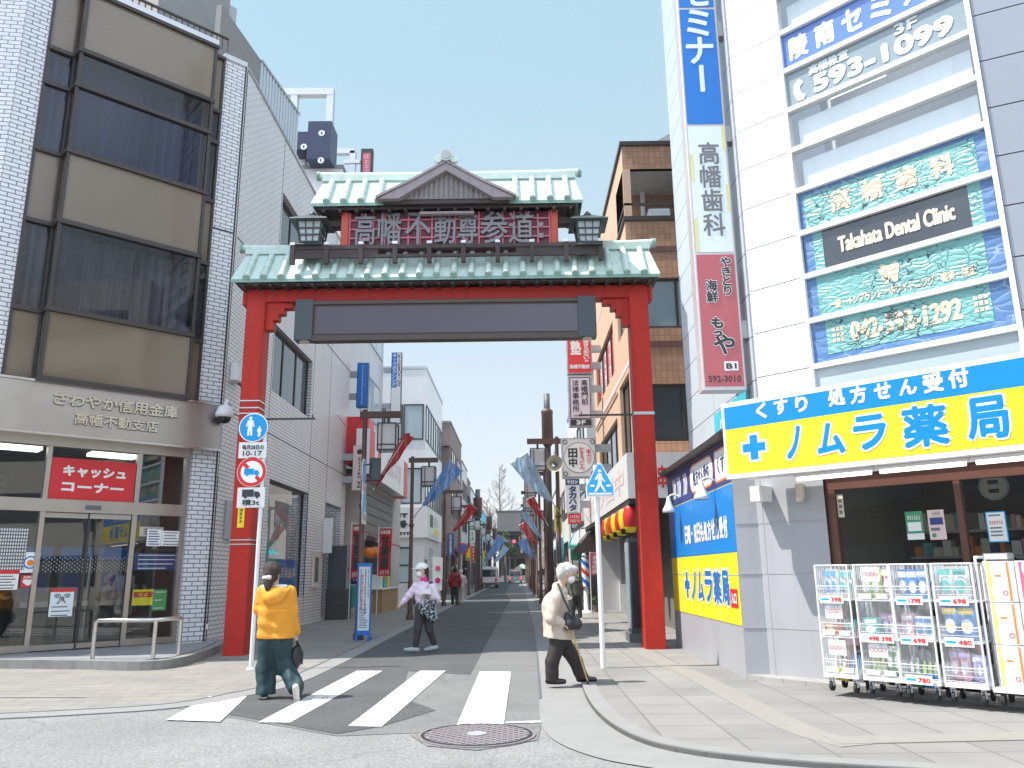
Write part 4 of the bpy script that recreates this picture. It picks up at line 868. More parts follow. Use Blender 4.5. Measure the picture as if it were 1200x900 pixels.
# ------------------------------------------------------------------ the chemist's building
KP = (3.2, 10.95, 0)
FP = Fr(KP, -45)                       # front cut at 45 degrees: u from .1 (street corner) to 3.45
FL = Fr((2.95, 0, 0), -90)             # side along the street: u = -Y
def chemist():
    t = thing('chemist_building', 'white and grey panelled corner building with a chemist below and window signs above', 'building', (5, 12, 0))
    F = FP; TOP = 22
    rows = [4.02+.63*k for k in range(0, 28)]
    mb = MB()
    # upper white panels beside the windows, each a shallow slab with open joints
    mb.rect(.20, 3.4, 1.0, TOP, -.02, 'panel_seam', F)
    vs = [3.4]+rows
    for a, b in zip(vs, vs[1:]): mb.bbox(.215, a+.008, -.02, .985, b-.008, .012, 'panel_white', F, .012)
    mb.build('white_panel', t)
    # street side of the upper floors
    SX = 3.36; FU = Fr((SX, 0, 0), -90)
    mb = MB(); mb.rect(-15.4, 3.3, -10.86, TOP, -.02, 'panel_seam', FU)
    for a, b in zip(vs, vs[1:]):
        for u0, u1 in ((-15.4, -13.3), (-13.28, -11.9), (-11.55, -10.9)): mb.box(u0, a+.008, -.02, u1, b-.008, .006, 'panel_side', FU)
    mb.quad((SX, 15.4, 3.3), (12, 15.4, 3.3), (12, 15.4, TOP), (SX, 15.4, TOP), 'panel_side'); mb.build('side_panel', t)
    mb = MB(); mb.box(-11.88, 3.4, -.01, -11.57, TOP, .003, 'blue_glass' if 'blue_glass' in MAT else 'mid_glass', FU); mb.build('side_window', t)
    # grey facet to the east
    E0 = F.p(3.45, 0, 0); FE = Fr((E0[0], E0[1], 0), -25)
    mb = MB(); mb.rect(0, 3.2, 7, TOP, -.03, 'panel_seam', FE)
    off = .19
    for a, b in zip(vs, vs[1:]):
        for u0, u1 in ((.01, 1.35), (1.37, 2.7), (2.72, 4.1), (4.12, 5.5)): mb.box(u0, a+off+.008, -.03, u1, b+off-.008, .004, 'panel_grey', FE)
    mb.build('grey_panel', t)
    # the stacked windows
    mb = MB(); fm = 'white_metal'
    for u in (.985, 3.40): mb.box(u, 3.4, -.10, u+.055, TOP, .035, fm, F)
    for v in rows: mb.box(1.04, v-.035, -.08, 3.40, v+.035, .03, fm, F)
    mb.build('window_frame', t)
    mb = MB(); mb.rect(.98, 3.3, 3.46, TOP, -1.3, 'panel_white', F); mb.build('inner_wall', t)
    mb = MB()
    for z in (9.1, 11.6, 14.2, 16.7): mb.quad(F.p(1, z, -.15), F.p(3.42, z, -.15), F.p(3.42, z, -1.3), F.p(1, z, -1.3), 'panel_white')
    mb.build('ceiling_slab', t)
    mb = MB()
    for u, l in ((2.0, .7), (2.7, .7)): mb.box(u, 8.92, -.9, u+l, 8.96, -.82, 'lamp_on', F)
    for u in (1.35, ): mb.box(u, 8.2, -.8, u+.8, 8.23, -.72, 'lamp_on', F)
    mb.build('ceiling_light', t)
    mm = MB(); mm.rect(1.04, 3.4, 3.40, 3.985, -.03, 'pale_glass', F); mm.build('window', t)
    def win(k, m, w=-.03): mm = MB(); mm.rect(1.04, rows[k]+.035, 3.40, rows[k+1]-.035, w, m, F); return mm.build('window', t)
    u0, u1 = 1.06, 3.38
    for k in range(len(rows)-1):
        v0, v1 = rows[k]+.035, rows[k+1]-.035
        if k == 0:
            o = win(k, 'film_blue'); mm = MB(); mm.box(u0+.18, v0+.10, -.028, u1-.2, v1, -.024, 'film_teal', F); mm.text('042-592-1292', 1.55, v0+.2, 2.88, v1-.09, -.018, 'film_cream', F, .016)
            for ux in (1.32, 3.0):
                for i in range(3):
                    for j in range(3): mm.rect(ux+i*.055, v0+.24+j*.075, ux+i*.055+.04, v0+.29+j*.075, -.018, 'film_cream', F)
            mm.build('window_film', o)
        elif k == 1:
            o = win(k, 'film_blue'); mm = MB(); mm.box(u0+.12, v0, -.028, u1-.18, v1, -.024, 'film_teal', F)
            mm.text('一般・インプラント・ホワイトニング・審美・矯正', 1.32, v0+.06, 3.08, v0+.19, -.018, 'film_cream', F, .006)
            c = 2.12; mm.poly([(c-.13, v0+.42), (c-.10, v0+.30), (c-.08, v0+.22), (c-.03, v0+.22), (c, v0+.30), (c+.03, v0+.22), (c+.08, v0+.22), (c+.10, v0+.30), (c+.13, v0+.42), (c+.09, v0+.49), (c+.03, v0+.47), (c, v0+.45), (c-.03, v0+.47), (c-.09, v0+.49)], -.018, -.018, 'film_cream', F); mm.build('window_film', o)
        elif k == 2:
            o = win(k, 'dark_glass'); mm = MB(); mm.rect(u0, v0, u0+.13, v1, -.026, 'film_blue', F); mm.rect(u0+.13, v0, u0+.26, v1, -.026, 'film_teal', F); mm.build('window_film', o); mm = MB(); mm.rect(u1-.13, v0, u1, v1, -.026, 'film_blue', F); mm.rect(u1-.27, v0, u1-.13, v1, -.026, 'film_teal', F); mm.build('window_film', o)
            mm = MB(); mm.text('Takahata Dental Clinic', 1.52, v0+.17, 2.95, v0+.40, -.02, 'cream', F, .011); mm.build('lettering', o)
        elif k == 3:
            o = win(k, 'film_blue'); mm = MB(); mm.box(u0+.06, v0, -.028, u1-.12, v1-.06, -.024, 'film_teal', F)
            for i, c in enumerate('高幡歯科'): mm.text(c, 1.48+i*.42, v0+.12, 1.76+i*.42, v1-.14, -.018, 'film_cream', F, .016)
            mm.build('window_film', o)
        elif k == 6:
            o = win(k, 'mid_glass'); mm = MB(); mm.text('593-1099', 1.42, v0+.07, 3.25, v1-.21, -.02, 'paper_blue', F, .022); mm.text('高幡教室', 1.38, v1-.19, 1.95, v1-.04, -.02, 'paper_blue', F, .007); mm.text('3F', 2.55, v1-.18, 2.85, v1-.02, -.02, 'paper_blue', F, .010)
            mm.poly([(1.18, v0+.07), (1.27, v0+.05), (1.31, v0+.12), (1.25, v0+.17), (1.23, v0+.27), (1.29, v0+.32), (1.24, v0+.40), (1.16, v0+.36), (1.13, v0+.22)], -.02, -.02, 'paper_blue', F); mm.build('lettering', o)
        elif k == 7:
            o = win(k, 'blue_film' if 'blue_film' in MAT else 'blue_deep'); mm = MB()
            for i, c in enumerate('陵南セミナー'): mm.text(c, 1.13+i*.385, v0+(.26 if c == 'ー' else .10), 1.42+i*.385, v1-(.24 if c == 'ー' else .08), -.026, 'paper_blue', F, .018)
            mm.build('lettering', o)
        else:
            o = win(k, 'shade_glass')
            mm = MB(); mm.box(u0+.05, v0, -.16, u1-.04, v1-.10, -.14, 'panel_white', F); mm.build('blind', o)
    # ground floor walls
    mb = MB()
    mb.rect(-15.75, 0, -10.97, 3.3, 0, 'panel_lower', FL); mb.quad((2.95, 15.75, 0), (12, 15.75, 0), (12, 15.75, 3.3), (2.95, 15.75, 3.3), 'panel_lower')
    mb.quad((2.95, 10.97, 0), (3.24, 10.93, 0), (3.24, 10.93, 3.35), (2.95, 10.97, 3.35), 'panel_lower')
    mb.quad((3.24, 10.93, 0), F.p(.07, 0, 0), F.p(.07, 3.35, 0), (3.24, 10.93, 3.35), 'panel_lower')
    mb.rect(.07, .0, 1.0, 3.4, 0, 'panel_lower', F); mb.rect(1.0, 2.58, 7, 3.4, 0, 'panel_lower', F); mb.rect(4.69, 0, 7, 2.58, 0, 'panel_lower', F); mb.build('lower_wall', t)
    mb = MB()
    for v in (.68, 1.37, 2.03): mb.box(.07, v-.008, -.02, 1.0, v+.008, .004, 'panel_seam', F); mb.bar((2.95, 10.966, v), (3.24, 10.926, v), .008, .016, 'panel_seam')
    mb.box(.12, .1, -.02, .135, 3.3, .004, 'panel_seam', F); mb.box(-10.99, .0, -.03, -10.97, 3.3, .004, 'panel_seam', FL)
    mb.quad((2.95, 15.75, 3.3), (2.95, 10.97, 3.36), F.p(1, 3.38, 0), (5, 15.75, 3.3), 'concrete_dark'); mb.build('panel_joint', t)
    # dark canopy rail over the side posters
    mb = MB(); mb.quad((2.93, 15.75, 3.24), (2.93, 11.0, 3.32), (2.93, 11.0, 3.40), (2.93, 15.75, 3.32), 'bronze'); mb.box(-15.75, 3.22, -.05, -10.98, 3.30, .14, 'bronze', FL); mb.build('canopy_rail', t)
    # shopfront
    mb = MB(); V0, V1 = .12, 2.55
    for u, wd in ((1.0, .11), (2.50, .07), (3.55, .07), (4.6, .09)): mb.box(u, V0, -.16, u+wd, V1-.12, -.05, 'door_brown', F)
    mb.box(1.0, V1-.15, -.165, 4.7, V1+.02, -.045, 'door_brown', F); mb.box(1.0, V0, -.155, 4.7, V0+.10, -.055, 'door_brown', F); mb.box(1.11, 2.05, -.14, 2.5, 2.09, -.07, 'door_brown', F) if False else None; mb.build('shopfront_frame', t)
    for a, b in ((1.11, 2.5), (2.57, 3.55), (3.62, 4.6)): mm = MB(); mm.rect(a, V0+.1, b, V1-.15, -.10, 'clear_glass', F); mm.build('shop_glass', t)
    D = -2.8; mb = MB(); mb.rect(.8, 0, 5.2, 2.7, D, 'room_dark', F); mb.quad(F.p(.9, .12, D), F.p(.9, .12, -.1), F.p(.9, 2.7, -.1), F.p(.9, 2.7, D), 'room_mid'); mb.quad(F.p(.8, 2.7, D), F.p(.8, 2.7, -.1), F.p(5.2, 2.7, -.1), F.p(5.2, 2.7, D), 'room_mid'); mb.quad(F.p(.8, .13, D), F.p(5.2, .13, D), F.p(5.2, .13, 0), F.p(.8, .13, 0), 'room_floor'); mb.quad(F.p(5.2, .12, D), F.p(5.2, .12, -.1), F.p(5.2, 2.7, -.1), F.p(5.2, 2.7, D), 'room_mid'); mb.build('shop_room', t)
    mb = MB()
    for v in (.5, .85, 1.2, 1.55, 1.9): mb.box(1.1, v, D+.02, 5.0, v+.03, D+.35, 'grey_metal', F)
    mb.build('back_shelf', t)
    random.seed(3)
    for si, v in enumerate((.53, .88, 1.23, 1.58, 1.93)):
        mb = MB(); u = 1.15
        while u < 4.9:
            wd = random.uniform(.06, .16); h = random.uniform(.12, .27); mb.box(u, v, D+.08, u+wd*.92, v+h, D+.3, random.choice(['paper', 'cream', 'room_mid', 'teal', 'green', 'pink', 'panel_white', 'room_mid', 'navy_board', 'orange']), F); u += wd
        struct(mb.build('shelf_goods', None), 'stuff', 'medicine boxes crowding one shelf at the back of the chemist')
    mb = MB(); mb.box(1.5, 2.62, -1.5, 2.3, 2.68, -1.35, 'lamp_on', F); mb.build('room_lamp', t)
    return t
asset_blue = mat('blue_film', (.10, .20, .52), .15, var=.08, scale=3, spec=.8)
mat('blue_glass', (.06, .13, .30), .05, var=.1, scale=1.5, spec=.9)
chemist()
def chemist_signs():
    F = FP
    t = thing('chemist_sign', 'long blue and yellow chemist sign box with a blue cross over the shopfront', 'sign', F.p(2, 2.6, .5))
    o = .82; U0, U1, V0, V1 = .09, 4.4, 2.56, 3.55
    mb = MB(); mb.bbox(U0, V0, .52, U1, V1, o, 'white_plastic', F, .02); mb.build('case', t)
    mb = MB(); mb.rect(U0+.05, 3.20, U1-.05, V1-.06, o+.004, 'blue_sign', F); mb.rect(U0+.05, V0+.06, U1-.05, 3.196, o+.004, 'yellow', F); mb.build('face', t)
    mb = MB()
    def at(px, py): return F.uv(px, py, o)
    def word(cs, boxes, m, bold, w, om=None, ob=0):
        for c, (x0, y0, x1, y1) in zip(cs, boxes):
            a = at(x0, (y0+y1)/2)[0]; b = at(x1, (y0+y1)/2)[0]; xm = (x0+x1)/2; vt = at(xm, y0)[1]; vb = at(xm, y1)[1]
            if om: mb.text(c, a-ob, vb-ob, b+ob, vt+ob, w-.002, om, F, bold+ob)
            mb.text(c, a, vb, b, vt, w, m, F, bold)
    top = list('くすり処方せん受付'); bx = [(886, 472, 899, 491), (907, 467, 924, 486), (932, 464, 947, 483), (970, 455, 991, 476), (996, 452, 1016, 473), (1024, 448, 1045, 468), (1053, 444, 1075, 463), (1081, 437, 1106, 460), (1111, 431, 1136, 455)]
    word(top, bx, 'white_paint', .010, o+.007)
    mb.build('lettering', t); mb = MB()
    word(list('ノムラ薬局'), [(921, 499, 940, 538), (957, 495, 990, 533), (1000, 486, 1040, 527), (1057, 474, 1112, 524), (1132, 464, 1183, 515)], 'blue_sign', .017, o+.012, 'white_paint', .024)
    a = at(866, 525); b = at(902, 520); c = (a[0]+b[0])/2; vm = at(884, 524)[1]; h = .155
    def cross(k, m, w): s = .052; mb.poly([(c-s-k, vm-h-k), (c+s+k, vm-h-k), (c+s+k, vm-s-k), (c+h+k, vm-s-k), (c+h+k, vm+s+k), (c+s+k, vm+s+k), (c+s+k, vm+h+k), (c-s-k, vm+h+k), (c-s-k, vm+s+k), (c-h-k, vm+s+k), (c-h-k, vm-s-k), (c-s-k, vm-s-k)], w, w, m, F)
    mb.build('lettering', t); mb = MB(); cross(.03, 'white_paint', o+.007); cross(0, 'blue_sign', o+.010); mb.build('cross_emblem', t)
    for u in (.95, 1.95, 2.95):
        mb = MB(); mb.tube([F.p(u, 2.50, .60), F.p(u+.9, 2.50, .60)], .025, 'lamp_on'); mb.box(u-.03, 2.52, .55, u+.93, 2.556, .65, 'white_plastic', F); mb.build('tube_lamp', t)
    mb = MB(); mb.bbox(.12, 2.30, .0, .30, 2.50, .30, 'white_plastic', F, .02); one('junction_box', mb, 'white box under the end of the blue and yellow sign', 'box', F.p(.2, 2.3, .1))
    mb = MB(); mb.bbox(.66, 2.32, 0, .76, 2.50, .10, 'cream', F, .02); mb.bbox(.67, 2.27, .02, .75, 2.33, .13, 'cream', F, .015); one('motion_sensor', mb, 'cream sensor on the grey wall under the chemist sign', 'sensor', F.p(.7, 2.3, 0))
    # side panels along the street
    L = FL
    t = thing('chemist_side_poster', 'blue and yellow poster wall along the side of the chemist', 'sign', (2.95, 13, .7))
    mb = MB(); mb.rect(-14.9, 1.66, -10.99, 2.58, .008, 'blue_sign', L); mb.rect(-15.7, 1.66, -14.902, 2.58, .008, 'blue_deep', L); mb.rect(-15.7, .70, -10.99, 1.655, .008, 'yellow', L); mb.build('panel', t)  # far end in deeper blue: the gate pillar's shadow painted into the colour
    mb = MB()
    for u in (-14.9, -13.5, -12.1): mb.box(u, .7, .008, u+.008, 2.58, .011, 'sky_sign', L)
    for v in (2.02-.33, 1.35): mb.box(-15.7, v, .008, -10.99, v+.008, .0115, 'sky_sign', L)
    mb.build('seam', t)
    mb = MB()
    s = '日曜・祝日も処方せん受付'; us = [-14.3+ i*(2.95/12) for i in range(13)]
    for i, c in enumerate(s):
        if c == '・': mb.disc(us[i]+.1, 2.03, .035, .014, .015, 'white_paint', L, 10); continue
        mb.text(c, us[i]+.01, 1.86, us[i+1]-.01, 2.18, .014, 'white_paint', L, .016)
    mb.build('lettering', t); mb = MB()
    xs = [(-14.0, -13.62), (-13.5, -13.1), (-13.0, -12.5), (-12.42, -11.98), (-11.9, -11.5)]
    for c, (a, b) in zip('ノムラ薬局', xs): mb.text(c, a-.03, .90, b+.03, 1.46, .013, 'white_paint', L, .05); mb.text(c, a, .94, b, 1.42, .017, 'blue_deep', L, .02)
    for k, m, w in ((.035, 'white_paint', .013), (0, 'blue_deep', .016)):
        cx, cy = -14.35, 1.18; mb.box(cx-.07-k, cy-.22-k, w-.002, cx+.07+k, cy+.22+k, w, m, L); mb.box(cx-.2-k, cy-.07-k, w-.0025, cx+.2+k, cy+.07+k, w+.0005, m, L)
    mb.build('lettering', t); mb = MB()
    mb.box(-11.46, .92, .013, -11.1, 1.17, .015, 'red_sign', L); mb.text('入口', -11.42, .97, -11.14, 1.12, .018, 'white_paint', L, .008); mb.build('lettering', t)
    t = thing('chemist_side_banner', 'dark blue banner board with white chevrons and pill labels above the side posters', 'sign', (2.95, 13, 2.6))
    mb = MB(); mb.rect(-15.72, 2.62, -10.99, 3.2, .010, 'navy_board', L); mb.build('panel', t)
    mb = MB()
    for u in (-15.2, -14.75, -14.2):
        for j in range(3): x = u+j*.11; mb.poly([(x, 2.72), (x+.06, 2.72), (x+.14, 2.9), (x+.06, 3.08), (x, 3.08), (x+.08, 2.9)], .014, .014, 'paper', L)
    def pill(u0, u1, v0, v1, m, w):
        r = (v1-v0)/2; pts = [(u1-r+r*math.cos(a), (v0+v1)/2+r*math.sin(a)) for a in np.linspace(-math.pi/2, math.pi/2, 8)]+[(u0+r+r*math.cos(a), (v0+v1)/2+r*math.sin(a)) for a in np.linspace(math.pi/2, 1.5*math.pi, 8)]
        mb.poly(pts, w, w, m, L)
    pill(-13.62, -11.95, 2.67, 3.15, 'orange', .014); pill(-13.59, -11.98, 2.70, 3.12, 'paper', .017); mb.text('処方せん受付', -13.35, 2.78, -12.2, 3.04, .020, 'navy_board', L, .008)
    pill(-11.85, -10.6, 2.67, 3.15, 'orange', .014) if False else (mb.rect(-11.85, 2.67, -11.0, 3.15, .014, 'orange', L), mb.rect(-11.82, 2.70, -11.0, 3.12, .017, 'paper', L)); mb.text('くすり', -11.7, 2.78, -11.05, 3.04, .020, 'navy_board', L, .008); mb.build('lettering', t)
    for y, lab in ((14.6, 'white gooseneck lamp over the blue side poster, the one nearer the red pillar'), (11.95, 'white gooseneck lamp over the blue side poster, the one nearer the corner')):
        t = thing('gooseneck_lamp', lab, 'lamp', (2.95, y, 2.65), 'lamps over the chemist posters'); mb = MB(); mb.tube([(2.95, y, 2.72), (2.85, y, 2.78), (2.78, y, 2.76), (2.74, y, 2.72)], .016, 'white_metal'); mb.build('arm', t)
        mb = MB(); mb.lathe([(.03, 2.74), (.045, 2.66), (.06, 2.60), (.115, 2.50), (.12, 2.45), (.10, 2.45)], 'white_metal', FlatFr((2.74, y, 0)), 16); mb.build('lamp_shade', t)
    mb = MB(); mb.text('042-592-', -12.9, 3.62, -11.7, 3.82, .014, 'paper', Fr((3.352, 0, 0), -90), .01); mb.rect(-13.3, 3.45, -11.2, 3.98, .010, 'cyan', Fr((3.352, 0, 0), -90)); one('phone_banner', mb, 'turquoise telephone banner on the upper side wall behind the tall sign', 'sign', (3.35, 12, 3.5))
    # tall projecting sign at the corner
    Y = 11.0; T = Fr((0, Y, 0)); g = lambda px, py: aY(px, py, Y)[[0, 2]]
    x0, x1 = g(814, 260)[0]-.045, g(856, 260)[0]+.045
    zb = g(840, 457)[1]
    t = thing('tower_sign', 'tall projecting sign tower of stacked panels on the corner of the chemist building', 'sign', (x0, Y, zb))
    mb = MB(); mb.bbox(x0, zb, -.26, x1, 13, 0, 'mauve_wood' if False else 'alu_pink', T, .012); mb.build('case', t)
    z1 = g(835, 297)[1]; z2 = g(827, 147)[1]; z3 = g(818, 10)[1]
    def face(a, b, m, nm='face'): mm = MB(); mm.rect(x0+.035, a+.02, x1-.035, b-.02, .006, m, T); return mm.build(nm, t)
    f1 = face(zb+.03, z1, 'red_faded'); f2 = face(z1, z2, 'paper_blue'); f3 = face(z2, z3, 'blue_deep'); f4 = face(z3, z3+1.6, 'blue_deep')
    mb = MB(); w = x1-x0; c = (x0+x1)/2; H = z1-zb
    def sub(fu0, fu1, fv0, fv1): return x0+w*fu0, x0+w*fu1, zb+H*fv1, zb+H*fv0
    for s, fu0, fu1, fv0, fv1, b in (('やきとり', .60, .86, .68, .97, .006), ('海鮮', .22, .50, .63, .80, .006), ('もっ', .28, .58, .36, .52, .01)):
        a0, a1, b1, b0 = sub(fu0, fu1, fv0, fv1); mb.vtext(s, a0, a1, b1, b0, .011, 'paper', T, b+.010); mb.vtext(s, a0, a1, b1, b0, .014, 'ink', T, b); mb.build('lettering', f1); mb = MB()
    mb.text('や', x0+w*.30, zb+H*.245, x0+w*.82, zb+H*.40, .011, 'paper', T, .02); mb.text('や', x0+w*.31, zb+H*.25, x0+w*.81, zb+H*.395, .014, 'ink', T, .010)
    mb.build('lettering', f1); mb = MB()
    mb.rect(x0+w*.52, zb+H*.135, x0+w*.84, zb+H*.20, .009, 'paper', T); mb.text('B1', x0+w*.56, zb+H*.147, x0+w*.80, zb+H*.188, .013, 'ink', T, .005); mb.text('592-3010', x0+w*.14, zb+H*.055, x0+w*.88, zb+H*.10, .013, 'ink', T, .002); mb.build('lettering', f1)
    mb = MB(); mb.vtext('高幡歯科', x0+.16, x1-.12, z2-.28, z1+.26, .011, 'ink_grey', T, .006)
    for a, b, ux in ((.0, .22, .88), (.22, .46, .06), (.46, .70, .88), (.72, 1, .06)): mb.rect(x0+w*ux, z2-(z2-z1)*b+.03, x0+w*(ux+.08), z2-(z2-z1)*a-.03, .008, 'yellow_pale', T)
    mb.build('lettering', f2)
    mb = MB(); mb.vtext('ミナー', x0+.09, x1-.09, z3-.02, z2+(z3-z2)*.27, .011, 'paper_blue', T, .016); mb.vtext('陵南セ', x0+.09, x1-.09, z3+1.55, z3-.07, .011, 'paper_blue', T, .016) if False else mb.vtext('南セ', x0+.09, x1-.09, z3+1.1, z3+.02, .011, 'paper_blue', T, .016); mb.build('lettering', f3)
    for v in (g(850, 155)[1], g(860, 385)[1], 9.8): mb = MB(); mb.box(x1, v-.13, -.20, x1+.32, v+.13, -.04, 'grey_metal', T); mb.build('bracket', t)
    # notices and clock in the shopfront
    def note(px0, py0, px1, py1, base, deco, label, nm='notice', cat='notice', w=-.085):
        a, v1 = F.uv(px0, py0, w); b, v0 = F.uv(px1, py1, w); mm = MB(); mm.box(a, v0, w-.004, b, v1, w, base, F); deco(mm, a, v0, b, v1, w+.003); one(nm, mm, label, cat, F.p(a, v0, w))
    def d1(mm, a, v0, b, v1, w): h = v1-v0; mm.rect(a, v0+h*.22, b, v1, w, 'green', F); mm.rect(a+.02, v0+h*.3, b-.02, v0+h*.62, w+.002, 'paper', F); mm.marks(a+.02, v0+h*.70, b-.02, v0+h*.86, 6, w+.002, 'paper', F, 4)
    def d2(mm, a, v0, b, v1, w):
        h = v1-v0; mm.rect(a+.02, v0+h*.5, b-.02, v0+h*.74, w, 'navy_board', F); mm.rect(a+.02, v0+h*.3, b-.06, v0+h*.40, w, 'ink_grey', F); mm.disc(a+.05, v0+h*.15, .025, w, w+.001, 'green', F, 12); mm.marks(a+.05, v0+h*.82, b-.04, v0+h*.92, 5, w, 'ink_grey', F, 5)
    def d3(mm, a, v0, b, v1, w):
        h = v1-v0; mm.rect(a+.012, v0+.012, b-.012, v1-.012, w, 'paper', F); mm.marks(a+.03, v0+h*.58, b-.03, v0+h*.70, 6, w+.002, 'red_sign', F, 6)
        for f in (.2, .32, .44, .85): mm.rect(a+.03, v0+h*f, b-.05, v0+h*(f+.05), w+.002, 'ink_grey', F)
    note(1060, 600, 1084, 632, 'paper', d1, 'green and white notice on the chemist window, beside the pink one'); note(1086, 598, 1110, 632, 'pink_pale', d2, 'pale pink notice with a navy band on the chemist window'); note(1154, 600, 1183, 635, 'sky_sign', d3, 'white notice with a blue border and red heading on the chemist window')
    def slip(mm, a, v0, b, v1, w):
        for f in (.15, .4, .65): mm.rect(a+.02, v0+(v1-v0)*f, b-.02, v0+(v1-v0)*(f+.15), w, 'ink_grey', F)
    note(980, 580, 990, 606, 'cream', slip, 'narrow cream slip on the glass beside the brown doorpost')
    u, v = F.uv(1164, 570, -1.2); mm = MB(); Fc = Fr(F.p(u, v, -1.2), -45); mm.disc(0, 0, .17, -.04, 0, 'grey_metal', Fc); mm.disc(0, 0, .145, 0, .004, 'cream', Fc); mm.rect(-.06, .03, .06, .08, .006, 'ink', Fc); mm.rect(-.06, -.08, .06, -.03, .006, 'ink', Fc); mm.box(-.02, .16, -.03, .02, .6, -.02, 'grey_metal', Fc); one('wall_clock', mm, 'round grey clock hanging inside the chemist window', 'clock', F.p(u, v, -1.2))
mat('alu_pink', (.58, .52, .52), .4, .3, var=.06); mat('yellow_pale', (.70, .66, .30), .5, var=.05); mat('pink_pale', (.75, .58, .55), .6, var=.04)
chemist_signs()
# ------------------------------------------------------------------ people: bodies and clothes grown as smooth surfaces
def _cone(P, a, b, ra, rb):
    a = np.array(a, float); b = np.array(b, float); ba = b-a; L = (ba@ba)+1e-12
    t = np.clip(((P-a)@ba)/L, 0, 1); d = np.linalg.norm(P-(a+t[..., None]*ba), axis=-1)
    return d-(ra+(rb-ra)*t)
def _ell(P, c, r, yaw=0.0, pitch=0.0):
    q = P-np.array(c, float)
    if yaw: cs, sn = math.cos(yaw), math.sin(yaw); q = np.stack([q[..., 0]*cs+q[..., 1]*sn, -q[..., 0]*sn+q[..., 1]*cs, q[..., 2]], -1)
    if pitch: cs, sn = math.cos(pitch), math.sin(pitch); q = np.stack([q[..., 0]*cs+q[..., 2]*sn, q[..., 1], -q[..., 0]*sn+q[..., 2]*cs], -1)
    r = np.array(r, float); k0 = np.linalg.norm(q/r, axis=-1); k1 = np.linalg.norm(q/(r*r), axis=-1)+1e-9
    return k0*(k0-1)/k1
def _smin(a, b, k): h = np.clip(.5+.5*(b-a)/k, 0, 1); return b*(1-h)+a*h-k*h*(1-h)
def grow(prims, h, k=.03, cuts=(), wob=0.0, seed=0, name='body', m='skin', parent=None, fold=None):
    """Surface nets over a smooth union of tapered limbs and ellipsoids."""
    pts = []
    for p in prims:
        if p[0] == 'c':
            for q, r in ((p[1], p[3]), (p[2], p[4])): pts += [np.array(q)-r, np.array(q)+r]
        else: R = max(p[2]); pts += [np.array(p[1])-R, np.array(p[1])+R]
    lo = np.min(pts, 0)-3*h-wob; hi = np.max(pts, 0)+3*h+wob; n = np.ceil((hi-lo)/h).astype(int)+1
    ax = [lo[i]+h*np.arange(n[i]) for i in range(3)]; P = np.stack(np.meshgrid(*ax, indexing='ij'), -1)
    D = None
    for p in prims:
        kk = k
        if p[0] == 'c': d = _cone(P, *p[1:5]); kk = p[5] if len(p) > 5 else k
        else: d = _ell(P, p[1], p[2], *(p[3:5])); kk = p[5] if len(p) > 5 else k
        D = d if D is None else _smin(D, d, kk)
    if wob > 0:
        r = np.random.RandomState(seed); Q = P
        for i in range(5):
            f = r.normal(0, 1, 3)*(14+9*i); D = D+wob/(1+.5*i)*np.sin(Q@f+r.uniform(0, 6.3))*.5
    if fold is not None: D = D+fold(P)
    for c, nrm in cuts: D = np.maximum(D, (P-np.array(c, float))@(np.array(nrm, float)/np.linalg.norm(nrm)))
    I = D < 0
    cell = np.zeros(tuple(n-1), int); acc = np.zeros(tuple(n-1)+(3,)); cnt = np.zeros(tuple(n-1))
    cor = [(i, j, kx) for i in (0, 1) for j in (0, 1) for kx in (0, 1)]
    sl = lambda A, c: A[c[0]:n[0]-1+c[0], c[1]:n[1]-1+c[1], c[2]:n[2]-1+c[2]]
    for a in cor:
        for axn in range(3):
            if a[axn] == 1: continue
            b = list(a); b[axn] = 1
            da, db = sl(D, a), sl(D, b); x = (da < 0) != (db < 0)
            t = np.where(x, da/(da-db+1e-12*(da == db)), 0)
            off = np.zeros(tuple(n-1)+(3,)); 
            for q in range(3): off[..., q] = a[q]
            off[..., axn] += t
            acc += off*x[..., None]; cnt += x
    act = cnt > 0; idx = -np.ones(tuple(n-1), int); idx[act] = np.arange(act.sum())
    base = np.stack(np.meshgrid(*[np.arange(q) for q in n-1], indexing='ij'), -1)[act]
    V = lo+h*(base+acc[act]/cnt[act][:, None])
    F = []
    for axn in range(3):
        o1, o2 = [(1, 2), (2, 0), (0, 1)][axn]
        A = np.moveaxis(I, axn, 0); x = A[:-1] != A[1:]; x = np.moveaxis(x, 0, axn)
        w = np.argwhere(x); w = w[(w[:, o1] > 0) & (w[:, o2] > 0) & (w[:, o1] < n[o1]-1) & (w[:, o2] < n[o2]-1)]
        if not len(w): continue
        def at(s1, s2):
            q = w.copy(); q[:, o1] -= s1; q[:, o2] -= s2; return idx[q[:, 0], q[:, 1], q[:, 2]]
        f = np.stack([at(1, 1), at(0, 1), at(0, 0), at(1, 0)], 1); inside = I[w[:, 0], w[:, 1], w[:, 2]]
        f[~inside] = f[~inside][:, ::-1]; F.append(f[(f >= 0).all(1)])
    F = np.concatenate(F)
    mb = MB(); mb.v = V.tolist(); mb.f = [tuple(int(i) for i in q) for q in F]; mb.m = [0]*len(F); mb.sm = [True]*len(F); mb.ms = [m]
    return mb.build(name, parent)
mat('skin', (.55, .36, .27), .55, var=.06, scale=12); mat('hair_dark', (.05, .032, .027), .75, var=.35, scale=40, bump=.8, bscale=90); mat('hair_grey', (.58, .57, .56), .6, var=.28, scale=45, bump=.9, bscale=90)
mat('coat_orange', (.72, .30, .022), .75, var=.10, scale=8, bump=.15, bscale=200); mat('trouser_teal', (.012, .040, .048), .7, var=.2, scale=6); mat('coat_beige', (.52, .435, .36), .8, var=.07, scale=8, bump=.15, bscale=220)
